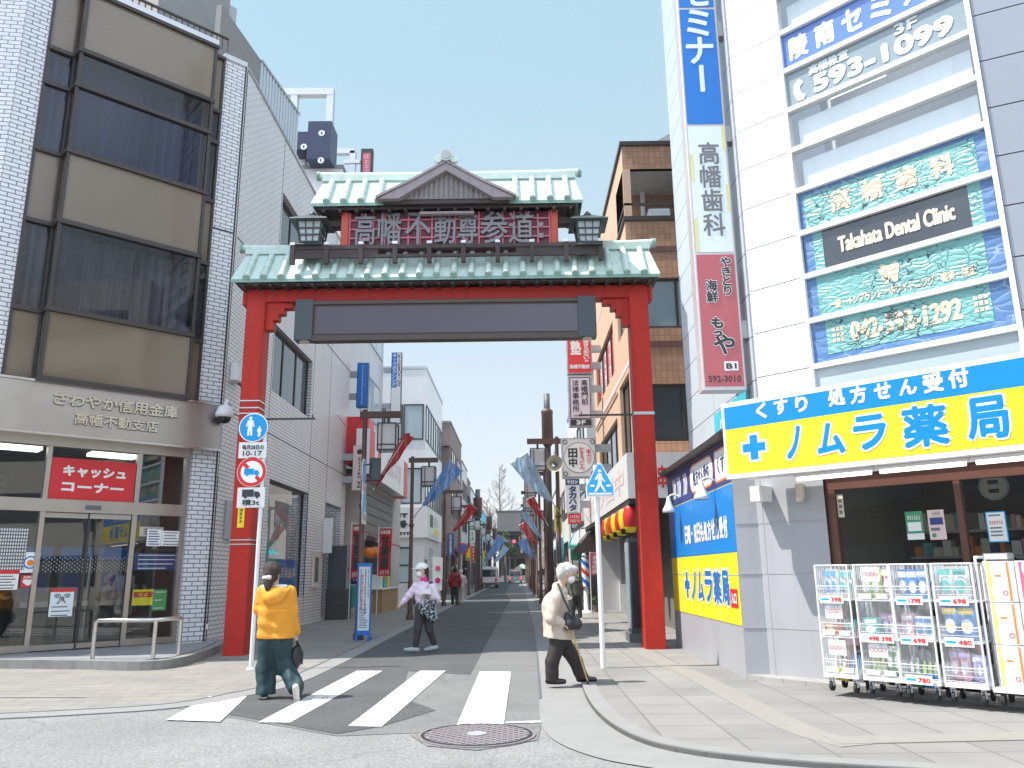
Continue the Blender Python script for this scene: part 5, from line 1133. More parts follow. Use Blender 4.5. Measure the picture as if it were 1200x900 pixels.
mat('trouser_brown', (.028, .020, .020), .8, var=.2); mat('top_pink', (.74, .60, .72), .75, var=.07, scale=9); mat('magenta', (.62, .03, .20), .7, var=.1); mat('legging', (.045, .042, .05), .7, var=.15)
mat('shoe_grey', (.40, .43, .45), .6, var=.1); mat('mask_white', (.80, .80, .80), .8, var=.03); mat('scarf', (.75, .66, .58), .8, var=.1); mat('red_coat', (.30, .02, .03), .75, var=.12); mat('coat_pale', (.66, .58, .55), .8, var=.1); mat('coat_olive', (.10, .11, .09), .8, var=.2)
mat('sole', (.55, .53, .48), .7, var=.1); mat('eye_dark', (.02, .015, .015), .3, var=0); mat('lip', (.42, .17, .15), .5, var=0)
def leopard():
    m = bpy.data.materials.new('dotted_cloth'); nt, b, L = _nodes(m); tc = nt.nodes.new('ShaderNodeTexCoord'); v = nt.nodes.new('ShaderNodeTexVoronoi'); v.inputs['Scale'].default_value = 26; L.new(tc.outputs['Object'], v.inputs[0])
    lt = nt.nodes.new('ShaderNodeMath'); lt.operation = 'LESS_THAN'; lt.inputs[1].default_value = .42; L.new(v.outputs['Distance'], lt.inputs[0])
    mx = nt.nodes.new('ShaderNodeMix'); mx.data_type = 'RGBA'; mx.inputs[6].default_value = (.03, .04, .05, 1); mx.inputs[7].default_value = (.42, .47, .48, 1); L.new(lt.outputs[0], mx.inputs[0]); L.new(mx.outputs[2], b.inputs['Base Color']); b.inputs['Roughness'].default_value = .8; MAT['dotted_cloth'] = m
leopard()
A3 = lambda *q: np.array(q, float)
def hand(w, d, palm, side=1, curl=.5, s=1.0):
    """Palm, four unequal bent fingers and a thumb: w wrist, d pointing direction, palm normal."""
    w = A3(*w); d = A3(*d)/np.linalg.norm(d); n = A3(*palm); n = n-d*(n@d); n /= np.linalg.norm(n); x = np.cross(d, n)*side
    pr = [('c', w, w+d*.075*s, .026*s, .034*s, .02)]
    for i, (l, off) in enumerate(((.066, -.030), (.076, -.010), (.070, .010), (.054, .029))):
        b = w+d*.078*s+x*off*s; d1 = d*math.cos(curl)+n*math.sin(curl); d2 = d*math.cos(2.2*curl)+n*math.sin(2.2*curl); m = b+d1*l*.55*s; e = m+d2*l*.5*s
        pr += [('c', b, m, .0105*s, .0095*s, .008), ('c', m, e, .0095*s, .008*s, .006)]
    b = w+d*.02*s-x*.024*s; m = b+(d*.6-x*.7+n*.3)*.042*s; e = m+(d*.9-x*.15+n*.5)*.035*s
    pr += [('c', b, m, .014*s, .0115*s, .012), ('c', m, e, .0115*s, .009*s, .006)]
    return pr
def head(c, face, s=1.0):
    """Skull, jaw, nose, ears, lips about the head centre c looking along face."""
    c = A3(*c); f = A3(*face)/np.linalg.norm(face); up = A3(0, 0, 1)-f*f[2]; up /= np.linalg.norm(up); sd = np.cross(f, up)
    yaw = math.atan2(f[1], f[0])
    pr = [('e', c+up*.02*s, (.098*s, .078*s, .105*s), yaw), ('e', c+f*.025*s-up*.055*s, (.062*s, .056*s, .066*s), yaw), ('c', c+f*.088*s+up*.012*s, c+f*.104*s-up*.022*s, .010*s, .015*s, .012),
          ('c', c+f*.082*s-up*.060*s-sd*.018*s, c+f*.082*s-up*.060*s+sd*.018*s, .009*s, .009*s, .01), ('e', c+f*.07*s-up*.1*s, (.026*s, .026*s, .022*s), yaw)]
    for k in (-1, 1): pr.append(('e', c+sd*k*.078*s-f*.005*s-up*.008*s, (.022*s, .012*s, .032*s), yaw))
    return pr, f, up, sd
def eyes(t_body, c, f, up, sd, s=1.0):
    mb = MB()
    for k in (-1, 1): q = A3(*c)+f*.088*s+up*.012*s+sd*k*.031*s; mb.ball(q, .010*s, 'eye_dark', 8, 6)
    o = mb.build('eyes', t_body); return o
def foot(heel, toe, s=1.0, r=.038):
    h, t = A3(*heel), A3(*toe); return [('c', h, h+(t-h)*.5, r*1.0*s, r*1.05*s), ('c', h+(t-h)*.5, t, r*1.05*s, r*.8*s)]
def old_woman():
    Y = 10.7; J = lambda px, py, dy=0.0: A3(*aY(px, py, Y+dy))
    t = thing('person', 'stooped white haired person in a beige coat and dark trousers walking with a cane', 'person', J(662, 806)*A3(1, 1, 0)+A3(0, 0, RW))
    hc = J(665, 672); face = A3(.93, -.12, -.30); pr, f, up, sd = head(hc, face, .98)
    neck = J(655, 690); ch = J(652, 712); hip = J(657, 746); zg = RW
    sh = {-1: J(650, 700, -.17), 1: J(653, 699, .17)}
    el = {-1: J(645, 724, -.20), 1: J(650, 724, .20)}; wr = {-1: J(660, 731, -.20), 1: J(666, 732, .18)}
    hp = {-1: J(655, 750, -.06), 1: J(658, 750, .06)}; kn = {-1: J(647, 776, -.09), 1: J(674, 774, .09)}; an = {-1: J(647, 800, -.09), 1: J(683, 799, .09)}
    for k in (-1, 1): an[k][2] = zg+.085
    b = pr+[('c', hc-f*.02, neck, .052, .055), ('c', neck, ch, .07, .12), ('c', ch, hip+A3(0, 0, .08), .12, .10)]
    for k in (-1, 1):
        b += [('c', sh[k], el[k], .05, .042), ('c', el[k], wr[k], .04, .027), ('c', hp[k], kn[k], .08, .055), ('c', kn[k], an[k], .052, .036), ('c', an[k], an[k]-A3(0, 0, .05), .034, .03)]
    hd = J(668, 733, -.2)-wr[-1]
    b += hand(wr[-1], hd+A3(0, 0, -.02), (0, 0, -1), 1, .75)+hand(wr[1], (.3, 0, -1), (-1, 0, 0), 1, .5)
    body = grow(b, .0085, .022, name='body', m='skin', parent=t)
    eyes(body, hc, f, up, sd)
    grow([('e', hc+up*.045-f*.025, (.118, .098, .098), math.atan2(f[1], f[0])), ('e', hc-f*.06-up*.02, (.075, .088, .085), math.atan2(f[1], f[0])), ('e', hc+f*.055+up*.075, (.055, .075, .04), math.atan2(f[1], f[0]))], .010, .03, wob=.014, seed=3, name='hair', m='hair_grey', parent=t)
    grow([('e', hc+f*.06-up*.055, (.055, .066, .055), math.atan2(f[1], f[0]))], .010, name='face_mask', m='mask_white', parent=t)
    hem = J(655, 748)
    coat = [('c', neck+A3(-.01, 0, .0), ch, .085, .155), ('c', ch+A3(-.03, 0, 0), hip+A3(-.03, 0, .05), .155, .185), ('c', hip+A3(-.03, 0, 0), hip+A3(-.04, 0, -.14), .19, .235), ('e', J(652, 706), (.15, .18, .13))]
    for k in (-1, 1): coat += [('c', sh[k]+A3(0, k*.02, 0), el[k]+A3(0, k*.03, 0), .088, .078, .025), ('c', el[k]+A3(0, k*.03, 0), wr[k]-(wr[k]-el[k])*.08, .074, .058, .02)]
    grow(coat, .013, .05, cuts=[(hem, (-.10, 0, -1))], wob=.008, seed=1, name='coat', m='coat_beige', parent=t, fold=lambda P: .006*np.sin((P[..., 0]*1.2+P[..., 1])*26+P[..., 2]*5))
    grow([('c', neck+f*.02+A3(0, 0, -.012), neck+A3(.03, 0, -.04), .078, .085)], .011, name='collar', m='coat_beige', parent=t)
    tr = []
    for k in (-1, 1): tr += [('c', hp[k]+A3(0, 0, .0), kn[k], .105, .088), ('c', kn[k], an[k]-A3(-.0, 0, .035), .088, .080)]
    tr.append(('c', hp[-1], hp[1], .115, .115))
    grow(tr, .012, .03, cuts=[((0, 0, zg+.045), (0, 0, -1))], wob=.006, seed=2, name='trousers', m='trouser_brown', parent=t)
    for k, tx in ((-1, J(664, 806, -.09)), (1, J(692, 803, .09))):
        a = an[k]*A3(1, 1, 0)+A3(-.05, 0, zg+.042); e = a+A3(.20, -.02, -.004); grow(foot(a, e), .010, .02, cuts=[((0, 0, zg+.004), (0, 0, -1))], name='shoe', m='black_gloss', parent=t)
    # shoulder bag and cane are things of their own
    g = thing('shoulder_bag', 'black shoulder bag slung across the person with the cane', 'bag', J(669, 730, -.25)); c = J(670, 727, -.20)
    grow([('c', c+A3(-.05, .02, .06), c+A3(-.03, 0, -.04), .045, .06), ('c', c+A3(-.03, 0, -.05), c+A3(.07, .03, -.06), .065, .055), ('c', c+A3(.07, .03, -.05), c+A3(.06, .05, .05), .05, .03)], .012, .05, wob=.004, name='pouch', m='black', parent=g)
    mb = MB(); mb.tube([J(654, 684, -.08), J(660, 700, -.20), J(667, 715, -.23), c+A3(.0, -.03, .10)], .014, 'black'); mb.tube([J(654, 684, -.08), J(651, 700, .1), J(664, 716, .2), c+A3(.03, .05, .10)], .013, 'black'); mb.build('strap', g)
    cn = thing('walking_cane', 'brown wooden walking cane held in front of the person in beige', 'cane', J(688, 806, -.2)*A3(1, 1, 0)+A3(0, 0, zg)); top = wr[-1]+hd*.9+A3(.02, 0, -.02); bot = J(689, 806, -.15); bot[2] = zg
    mb = MB(); mb.tube([top, bot+A3(0, 0, .04)], [.013, .010], 'wood_cane'); mb.build('shaft', cn); mb = MB(); mb.tube([top+A3(-.06, 0, .01), top+A3(.0, 0, .015), top+A3(.05, 0, .005)], .014, 'black'); mb.build('handle', cn); mb = MB(); mb.tube([bot+A3(0, 0, .045), bot], .014, 'rubber'); mb.build('ferrule', cn)
mat('wood_cane', (.55, .35, .13), .45, var=.2, scale=20)
old_woman()
def orange_woman():
    Y = 9.95; J = lambda px, py, dy=0.0: A3(*aY(px, py, Y+dy)); zg = .012
    t = thing('person', 'person in a bright orange hooded jacket and wide dark trousers seen from behind', 'person', J(318, 820)*A3(1, 1, 0)+A3(0, 0, zg))
    hc = J(320, 672); face = A3(.25, .95, .02); pr, f, up, sd = head(hc, face, 1.0)
    neck = J(322, 692); ch = J(323, 712); hip = J(322, 746)
    sh = {-1: J(307, 694), 1: J(339, 694)}; el = {-1: J(304, 716, .02), 1: J(343, 718, .03)}; wr = {-1: J(309, 724, .22), 1: J(346, 742, .12)}
    hp = {-1: J(314, 752, 0), 1: J(330, 752, 0)}; kn = {-1: J(310, 782, .03), 1: J(334, 780, .06)}; an = {-1: J(311, 812, .0), 1: J(347, 802, -.16)}
    an[-1][2] = zg+.09
    b = pr+[('c', hc, neck, .055, .055), ('c', neck, ch, .07, .13), ('c', ch, hip+A3(0, 0, .06), .11, .09)]
    for k in (-1, 1): b += [('c', sh[k], el[k], .05, .042), ('c', el[k], wr[k], .04, .027), ('c', hp[k], kn[k], .075, .06), ('c', kn[k], an[k], .056, .038), ('c', an[k], an[k]-A3(0, 0, .045), .034, .03)]
    b += hand(wr[-1], (.5, .6, .2), (0, .4, 1), 1, .6)+hand(wr[1], (0, .1, -1), (-1, 0, 0), 1, .5)
    body = grow(b, .0085, .022, name='body', m='skin', parent=t); eyes(body, hc, f, up, sd)
    yw = math.atan2(f[1], f[0])
    grow([('e', hc+up*.03-f*.02, (.122, .104, .118), yw), ('e', hc-f*.05-up*.05, (.08, .085, .07), yw), ('e', hc-f*.115-up*.005, (.05, .06, .05), yw), ('c', hc-f*.12-up*.05, hc-f*.145-up*.21+A3(.03, 0, 0), .055, .035)], .010, .025, wob=.010, seed=5, name='hair', m='hair_dark', parent=t)
    grow([('e', hc-f*.135-up*.045, (.038, .062, .034), yw), ('e', hc-f*.14-up*.04+A3(.035, 0, .01), (.03, .03, .03), yw)], .009, .02, wob=.006, seed=6, name='hair_band', m='scarf', parent=t)
    jk = [('c', neck+A3(0, 0, -.05), ch, .10, .16)]
    for k in (-1, 1): jk += [('c', J(323, 700)+A3(k*.08, 0, 0), J(323, 728)+A3(k*.07, 0, 0), .12, .135), ('c', J(323, 728)+A3(k*.07, 0, 0), J(323, 754)+A3(k*.085, 0, 0), .135, .15)]
    for k in (-1, 1): jk += [('c', sh[k], el[k], .08, .07, .025), ('c', el[k], wr[k]-(wr[k]-el[k])*.05, .068, .055, .025)]
    hz = J(322, 748)
    grow(jk, .012, .05, cuts=[(hz, (.0, 0, -1))], wob=.008, seed=7, name='jacket', m='coat_orange', parent=t, fold=lambda P: .007*np.sin(P[..., 0]*22+P[..., 2]*17)+.005*np.sin(P[..., 2]*48+P[..., 0]*12)*(P[..., 2] < hz[2]+.4))
    mb = MB(); mb.tube([J(306, 715, -.155), J(315, 716, -.185), J(323, 716, -.195), J(332, 716, -.185), J(340, 715, -.155)], .004, 'coat_orange', 5); mb.build('seam', t)
    hb = J(324, 696)
    grow([('e', hb+A3(0, -.10, .02), (.16, .07, .075)), ('e', hb+A3(.0, -.135, -.05), (.125, .06, .085)), ('c', hb+A3(-.15, -.04, .05), hb+A3(-.03, -.13, -.03), .045, .05), ('c', hb+A3(.15, -.04, .05), hb+A3(.03, -.13, -.03), .045, .05)], .011, .04, wob=.007, seed=8, name='hood', m='coat_orange', parent=t)
    grow([('c', J(310, 690, -.02), J(334, 690, -.02), .05, .05), ('e', J(310, 690, .05), (.08, .06, .05))], .011, .03, wob=.008, seed=9, name='neck_scarf', m='mask_white', parent=t)
    tr = []
    for k in (-1, 1): tr += [('c', hp[k]+A3(0, 0, .04), kn[k], .112, .105), ('c', kn[k], an[k]-A3(0, 0, .03), .105, .118 if k < 0 else .09)]
    tr.append(('c', hp[-1]+A3(0, 0, .0), hp[1]+A3(0, 0, .0), .11, .11))
    grow(tr, .012, .05, cuts=[((0, 0, zg+.05), (0, 0, -1)), (an[1]-A3(0, 0, .07), (0, -.3, -1))] if False else [((0, 0, zg+.05), (0, 0, -1))], wob=.010, seed=10, name='trousers', m='trouser_teal', parent=t, fold=lambda P: .010*np.sin(P[..., 0]*42+P[..., 1]*14))
    a = A3(an[-1][0]-.0, an[-1][1]-.04, zg+.045); grow(foot(a, a+A3(-.06, .20, -.004)), .010, .02, cuts=[((0, 0, zg+.022), (0, 0, -1))], name='shoe', m='black', parent=t)
    grow(foot(a-A3(0, 0, .025), a+A3(-.06, .20, -.026), 1.04), .010, .02, cuts=[((0, 0, zg+.003), (0, 0, -1)), ((0, 0, zg+.028), (0, 0, 1))], name='sole', m='sole', parent=t)
    a = an[1]+A3(.02, -.05, -.02); e = a+A3(.02, .05, -.20); grow(foot(a, e), .010, .02, name='shoe', m='black', parent=t)
    grow([('c', a+A3(0, -.035, -.0), e+A3(0, -.032, 0), .040, .040), ], .010, .02, cuts=[(a+A3(0, -.026, 0), (0, 1, .1))], name='sole', m='sole', parent=t)
    g = thing('hand_bag', 'black bag hanging at the side of the person in orange', 'bag', J(350, 760, .1)); c = J(349, 768, .12)
    grow([('e', c+A3(-.02, 0, -.02), (.07, .12, .14))], .012, .03, name='pouch', m='black', parent=g); mb = MB(); mb.tube([c+A3(.0, -.05, .1), wr[1]+A3(.03, -.02, -.09), c+A3(.05, .03, .02), c+A3(.06, -.02, -.1)], .011, 'black'); mb.build('strap', g)
orange_woman()
def pink_woman():
    Y = 15.4; J = lambda px, py, dy=0.0: A3(*aY(px, py, Y+dy)); zg = .01
    t = thing('person', 'person in a white cap, face mask and pale pink top striding across the street', 'person', J(494, 766)*A3(1, 1, 0)+A3(0, 0, zg))
    hc = J(494, 669); face = A3(-.80, -.58, -.04); pr, f, up, sd = head(hc, face, 1.0); yw = math.atan2(f[1], f[0])
    neck = J(497, 681); ch = J(496, 694); hip = J(496, 716)
    sh = {-1: J(487, 687, -.03), 1: J(507, 688, .04)}; el = {-1: J(479, 698, -.06), 1: J(512, 702, -.02)}; wr = {-1: J(471, 707, -.08), 1: J(503, 699, -.16)}
    hp = {-1: J(493, 716, -.05), 1: J(500, 716, .05)}; kn = {-1: J(490, 737, -.06), 1: J(503, 738, .02)}; an = {-1: J(487, 756, -.05), 1: J(509, 755, .1)}
    an[-1][2] = zg+.10; an[1][2] = zg+.12
    b = pr+[('c', hc, neck, .054, .052), ('c', neck, ch, .065, .11), ('c', ch, hip+A3(0, 0, .06), .105, .09)]
    for k in (-1, 1): b += [('c', sh[k], el[k], .048, .04), ('c', el[k], wr[k], .038, .026), ('c', hp[k], kn[k], .085, .058), ('c', kn[k], an[k], .054, .036), ('c', an[k], an[k]-A3(0, 0, .05), .034, .03)]
    b += hand(wr[-1], wr[-1]-el[-1], (.4, 1, 0), 1, .45)+hand(wr[1], (-.9, -.4, .05), (0, 0, 1), 1, .7)
    body = grow(b, .0085, .022, name='body', m='skin', parent=t); eyes(body, hc, f, up, sd)
    grow([('e', hc+up*.02-f*.045, (.092, .095, .10), yw), ('c', hc-f*.09, hc-f*.12-up*.17, .055, .04)], .010, .02, wob=.006, seed=11, name='hair', m='hair_dark', parent=t)
    grow([('e', hc+up*.07-f*.01, (.122, .105, .085), yw), ('e', hc+f*.12+up*.045, (.085, .078, .014), yw)], .0085, .015, cuts=[(hc+up*.03, -up)], name='cap', m='white_paint', parent=t)
    grow([('e', hc+f*.055-up*.05, (.06, .068, .062), yw)], .010, name='face_mask', m='mask_white', parent=t)
    grow([('c', neck+A3(0, 0, .015), neck+A3(.0, 0, -.06), .075, .095)], .010, .02, wob=.005, seed=12, name='neck_warmer', m='magenta', parent=t)
    tp = [('c', neck+A3(0, 0, -.06), ch, .10, .16), ('e', J(497, 700), (.175, .14, .22)), ('e', J(497, 713), (.17, .145, .14))]
    for k in (-1, 1): tp += [('c', sh[k], el[k], .075, .062), ('c', el[k], wr[k]-(wr[k]-el[k])*.12, .06, .046)]
    grow(tp, .012, .045, cuts=[(J(497, 721), (.0, 0, -1))], wob=.006, seed=13, name='top', m='top_pink', parent=t, fold=lambda P: .004*np.sin(P[..., 2]*55+P[..., 0]*25))
    tr = []
    for k in (-1, 1): tr += [('c', hp[k]+A3(0, 0, .06), kn[k], .108, .075), ('c', kn[k], an[k]+A3(0, 0, .02), .072, .052)]
    grow(tr, .012, .03, wob=.004, seed=14, name='leggings', m='legging', parent=t)
    a = an[-1]*A3(1, 1, 0)+A3(.04, 0, zg+.05); grow(foot(a, a+A3(-.22, -.05, .01))+[('c', a+A3(-.03, 0, .0), an[-1]+A3(0, 0, -.01), .045, .045)], .010, .02, cuts=[((0, 0, zg+.003), (0, 0, -1))], name='shoe', m='shoe_grey', parent=t)
    a = an[1]*A3(1, 1, 0)+A3(.04, 0, zg+.075); grow(foot(a, a+A3(-.20, -.05, -.03))+[('c', a+A3(-.03, 0, .0), an[1]+A3(0, 0, -.01), .045, .045)], .010, .02, cuts=[((0, 0, zg+.003), (0, 0, -1))], name='shoe', m='shoe_grey', parent=t)
    g = thing('tote_bag', 'dark cloth bag with pale spots hanging from the arm of the person in pink', 'bag', J(506, 715, -.2)); c = J(506, 716, -.2)
    a1, a2, a3, a4 = J(502, 701, -.22), J(509, 703, -.1), J(512, 727, -.12), J(492, 717, -.22)
    grow([('c', a1, a4+A3(.08, 0, 0), .045, .06), ('c', a2, a3+A3(-.06, 0, .05), .045, .075), ('c', a4+A3(.08, 0, 0), a3+A3(-.08, 0, .06), .06, .08)], .012, .06, wob=.006, seed=15, name='bag', m='dotted_cloth', parent=g)
    q = J(500, 693, -.24); mb = MB(); mb.bbox(-.10, -.045, -.06, .10, .045, .05, 'paper', Fr(q, -20), .01); one('white_packet', mb, 'white packet carried on the forearm of the person in pink', 'packet', q)
    mb = MB(); mb.tube([J(503, 684, -.08), J(494, 700, -.19), J(491, 714, -.18)], .008, 'grey_metal'); mb.build('strap', t)
pink_woman()
def far_person(label, px, Y, ph, yaw, cm, tm, hm, step, extra=None):
    x, _, zb = aY(px, ph[1], Y); zt = aY(px, ph[0], Y)[2]; s = (zt-0)/1.66; o = A3(x, Y, 0); c, sn = math.cos(yaw), math.sin(yaw)
    R = lambda a, b, z: o+s*A3(a*c-b*sn, a*sn+b*c, z)      # a forward, b to its left
    t = thing('person', label, 'person', o); hc = R(.02, 0, 1.55); pr, f, up, sd = head(hc, (c, sn, -.05), s)
    b = pr+[('c', hc, R(0, 0, 1.38), .055*s, .055*s), ('c', R(0, 0, 1.36), R(0, 0, 1.2), .08*s, .13*s), ('c', R(0, 0, 1.2), R(0, 0, .9), .12*s, .13*s)]; jk = [('c', R(0, 0, 1.36), R(0, 0, 1.15), .11*s, .17*s), ('e', R(0, 0, 1.28), (.2*s, .2*s, .12*s)), ('c', R(0, 0, 1.15), R(0, 0, .86), .17*s, .19*s)]; tr = []
    for k in (-1, 1):
        sh, el, wr = R(0, k*.18, 1.31), R(-.04-k*.05, k*.24, 1.05), R(.06-k*.08, k*.23, .83); hp, kn, an = R(0, k*.085, .86), R(.04+k*step*.5, k*.09, .48), R(k*step, k*.09, .09)
        b += [('c', sh, el, .05*s, .04*s), ('c', el, wr, .04*s, .027*s), ('c', hp, kn, .085*s, .058*s), ('c', kn, an, .055*s, .036*s)]+hand(wr, R(.02, 0, 0)-R(0, 0, .1), (-k*sn, k*c, 0), 1, .5, s)+foot(an-A3(0, 0, .05*s), R(k*step+.17, k*.1, .035), s)
        jk += [('c', sh, el, .08*s, .07*s), ('c', el, wr, .07*s, .055*s)]; tr += [('c', hp+A3(0, 0, .06), kn, .11*s, .085*s), ('c', kn, an, .085*s, .07*s)]
    grow(b, .012, .022, name='body', m='skin', parent=t); grow([('e', hc+up*.035-f*.02, (.115*s, .098*s, .105*s), yaw), ('e', hc-f*.05-up*.03, (.07*s, .085*s, .07*s), yaw)], .014, .03, wob=.005, name='hair', m=hm, parent=t)
    grow(jk, .016, .05, cuts=[(R(0, 0, .80), (0, 0, -1))], wob=.006, name='coat', m=cm, parent=t); grow(tr, .016, .03, name='trousers', m=tm, parent=t)
    if extra: extra(t, R, s)
def strap(t, R, s): mb = MB(); mb.tube([R(-.12, .14, 1.36), R(-.19, 0, 1.2), R(-.16, -.17, 1.0)], .015, 'black'); mb.build('strap', t)
far_person('person in a dark red jacket walking away past the brown lamp pole', 533, 37.5, (665, 701), math.pi/2+.1, 'red_coat', 'legging', 'hair_dark', .10, strap)
far_person('person in a pale coat walking beside the one in dark red', 540, 38.6, (668, 698), math.pi/2, 'coat_pale', 'coat_pale', 'scarf', .08)
far_person('person in a dark olive coat walking along the shops behind the cane walker', 675, 25.0, (668, 706), -math.pi/2+.4, 'coat_olive', 'legging', 'hair_dark', .10)
# ------------------------------------------------------------------ carts and goods in front of the chemist
mat('cart_wire', (.82, .82, .82), .35, 0, var=.05); mat('lilac', (.45, .40, .68), .5, var=.06); mat('goods_blue', (.05, .30, .70), .45, var=.05); mat('goods_teal', (.05, .42, .38), .45, var=.05); mat('goods_lime', (.45, .62, .08), .45, var=.05); mat('goods_pink', (.72, .38, .50), .45, var=.05); mat('goods_yellow', (.80, .62, .15), .45, var=.05); mat('cardboard', (.42, .28, .16), .8, var=.1)
def pouch(F, u, v, w, wd, h, dp, base, band, name, label, cat, group=None, kind='pouch'):
    """One packet of goods standing at (u, v) in frame F."""
    loc = F.p(u+wd/2, v, w+dp/2)
    mb = MB()
    if kind == 'box': mb.bbox(u, v, w, u+wd, v+h, w+dp, base, F, .006)
    elif kind == 'bottle':
        c = F.p(u+wd/2, 0, w+dp/2); mb.lathe([(.0, v), (wd*.46, v), (wd*.48, v+h*.1), (wd*.46, v+h*.6), (wd*.2, v+h*.75), (wd*.16, v+h*.8)], base, FlatFr((c[0], c[1], 0)), 10); mb.lathe([(wd*.2, v+h*.8), (wd*.2, v+h*.95), (.0, v+h)], band, FlatFr((c[0], c[1], 0)), 8)
    else:
        def s(a, b):
            bulge = math.sin(math.pi*min(1, b*1.15))**.6*dp*.5 if 0 < b < 1 else .0
            return F.p(u+wd*a, v+h*b, w+dp*.5+bulge*math.sin(math.pi*a)**.5)
        mb.sheet(s, 8, 8, base)
        def s2(a, b):
            bulge = math.sin(math.pi*min(1, b*1.15))**.6*dp*.5 if 0 < b < 1 else .0
            return F.p(u+wd*a, v+h*b, w+dp*.5-bulge*math.sin(math.pi*a)**.5)
        mb.sheet(s2, 8, 8, base)
    o = mb.build(name, None, loc); tag(o, label, cat, group)
    lb = MB(); fw = w+dp+.004 if kind != 'bottle' else w+dp*.98
    if kind == 'bottle': lb.rect(u+wd*.22, v+h*.15, u+wd*.78, v+h*.5, w+dp*.5+wd*.50, band, F)
    else:
        lb.rect(u+wd*.08, v+h*.74, u+wd*.92, v+h*.92, fw, band, F); n = 16; cx, cy = u+wd*.5, v+h*.42
        lb.poly([(cx+wd*.34*math.cos(2*math.pi*i/n), cy+h*.2*math.sin(2*math.pi*i/n)) for i in range(n)], fw+.001, fw+.001, 'paper' if base != 'paper' else band, F)
        lb.poly([(cx+wd*.22*math.cos(2*math.pi*i/n), cy+h*.05*math.sin(2*math.pi*i/n)) for i in range(n)], fw+.003, fw+.003, band, F)
    lb['x'] if False else None
    q = lb.build('pack_label', o); return o
def carts():
    F0 = FP; W = .375; D = .40; names = ['nearest the street corner', 'second from the street corner', 'third from the street corner', 'next to the paper rolls']
    ord_ = ['first', 'second', 'third', 'fourth']
    U = [1.22, 1.64, 2.045, 2.45]; Z0 = .10
    tags = [[('398', 1)], [], [], []]
    price = {(0, 2): '398', (0, 1): None, (1, 1): '498 398', (2, 2): '1398', (2, 1): '698', (3, 2): '698', (3, 1): '480', (2, 0): '780'}
    T = []
    for i, u in enumerate(U):
        F = F0.at(u, Z0, .50, (-2, 1, -1, 2)[i])
        t = thing('wire_cart', 'white wire basket cart of three shelves, %s' % names[i], 'cart', F.p(W/2, 0, D/2), 'wire carts outside the chemist'); w0, w1 = 0, D
        mb = MB(); r = .011
        for a in (0, W):
            for b in (w0, w1): mb.tube([F.p(a, .16, b), F.p(a, 1.36, b)], r, 'cart_wire', 6)
        for z in (.18, .58, .98, 1.36):
            for p, q in (((0, w0), (W, w0)), ((0, w1), (W, w1)), ((0, w0), (0, w1)), ((W, w0), (W, w1))): mb.tube([F.p(p[0], z, p[1]), F.p(q[0], z, q[1])], r*.8, 'cart_wire', 6)
        mb.box(-.01, .15, -.01, W+.01, .185, D+.01, 'white_metal', F); mb.build('frame', t)
        for s, z in enumerate((.19, .58, .98)):
            mb = MB(); hgt = .17 if s < 2 else .38
            for k in range(9): a = W*k/8; mb.tube([F.p(a, z, 0), F.p(a, z+hgt, 0)], .003, 'cart_wire', 4); mb.tube([F.p(a, z+.006, 0), F.p(a, z+.006, D)], .003, 'cart_wire', 4)
            for k in range(7): b = D*k/6; mb.tube([F.p(0, z+.002, b), F.p(W, z+.002, b)], .003, 'cart_wire', 4)
            for k in range(9):
                b = D*k/8
                for a in (0, W): mb.tube([F.p(a, z, b), F.p(a, z+hgt, b)], .003, 'cart_wire', 4)
            for k in range(3): mb.tube([F.p(0, z+.02+k*.05, D), F.p(W, z+.02+k*.05, D)], .003, 'cart_wire', 4)
            mb.tube([F.p(0, z+.15, D), F.p(W, z+.15, D)], .006, 'cart_wire', 5); mb.build('basket', t)
            pr = price.get((i, s))
            if pr:
                wd = .27 if len(pr) < 6 else .365; a = .05 if len(pr) < 6 else .005; mb = MB(); mb.box(a, z-.035, D+.042, a+wd, z+.055, D+.046, 'paper', F); mb.text(pr, a+wd*.48 if len(pr) < 6 else a+.10, z-.015, a+wd-.02, z+.032, D+.049, 'red_bright', F, .002); mb.rect(a+.015, z+.0, a+wd*.4, z+.02, D+.049, 'sky_sign', F) if len(pr) < 6 else None; mb.build('price_tag', t)
            elif i < 2:
                mb = MB(); mb.box(.08, z+.20, D+.008, .28, z+.36, D+.012, 'paper', F); 
                for k in range(4): mb.ring(.115+k*.043, z+.28, .016, .022, D+.015, 'red_bright', F, 12)
                mb.build('sale_card', t); mb = MB(); mb.box(.03, z+.02, D+.012, .17, z+.07, D+.015, 'paper', F); mb.box(.22, z+.02, D+.012, .34, z+.07, D+.015, 'paper', F); mb.build('price_tag', t)
        mb = MB(); mb.sheet(lambda a, b: F.p(W*a, .24+1.13*b, D+.03+.012*math.sin(b*23+a*7)+.008*math.sin(a*19)), 14, 24, 'film'); mb.sheet(lambda a, b: F.p(-.012+.006*math.sin(a*9+b*20), .24+1.13*b, D*a), 6, 18, 'film'); mb.build('plastic_cover', t)
        for a in (.05, W-.05):
            for b in (.05, D-.05):
                c = F.p(a, 0, b); mb = MB(); mb.tube([F.p(a-.014, .052, b), F.p(a+.014, .052, b)], .052, 'rubber', 14); cst = mb.build('caster', t); mb = MB(); mb.box(a-.02, .055, b-.02, a-.016, .15, b+.02, 'white_metal', F); mb.box(a+.016, .055, b-.02, a+.02, .15, b+.02, 'white_metal', F); mb.box(a-.02, .13, b-.025, a+.02, .15, b+.025, 'white_metal', F); mb.build('fork', cst)
        T.append(F)
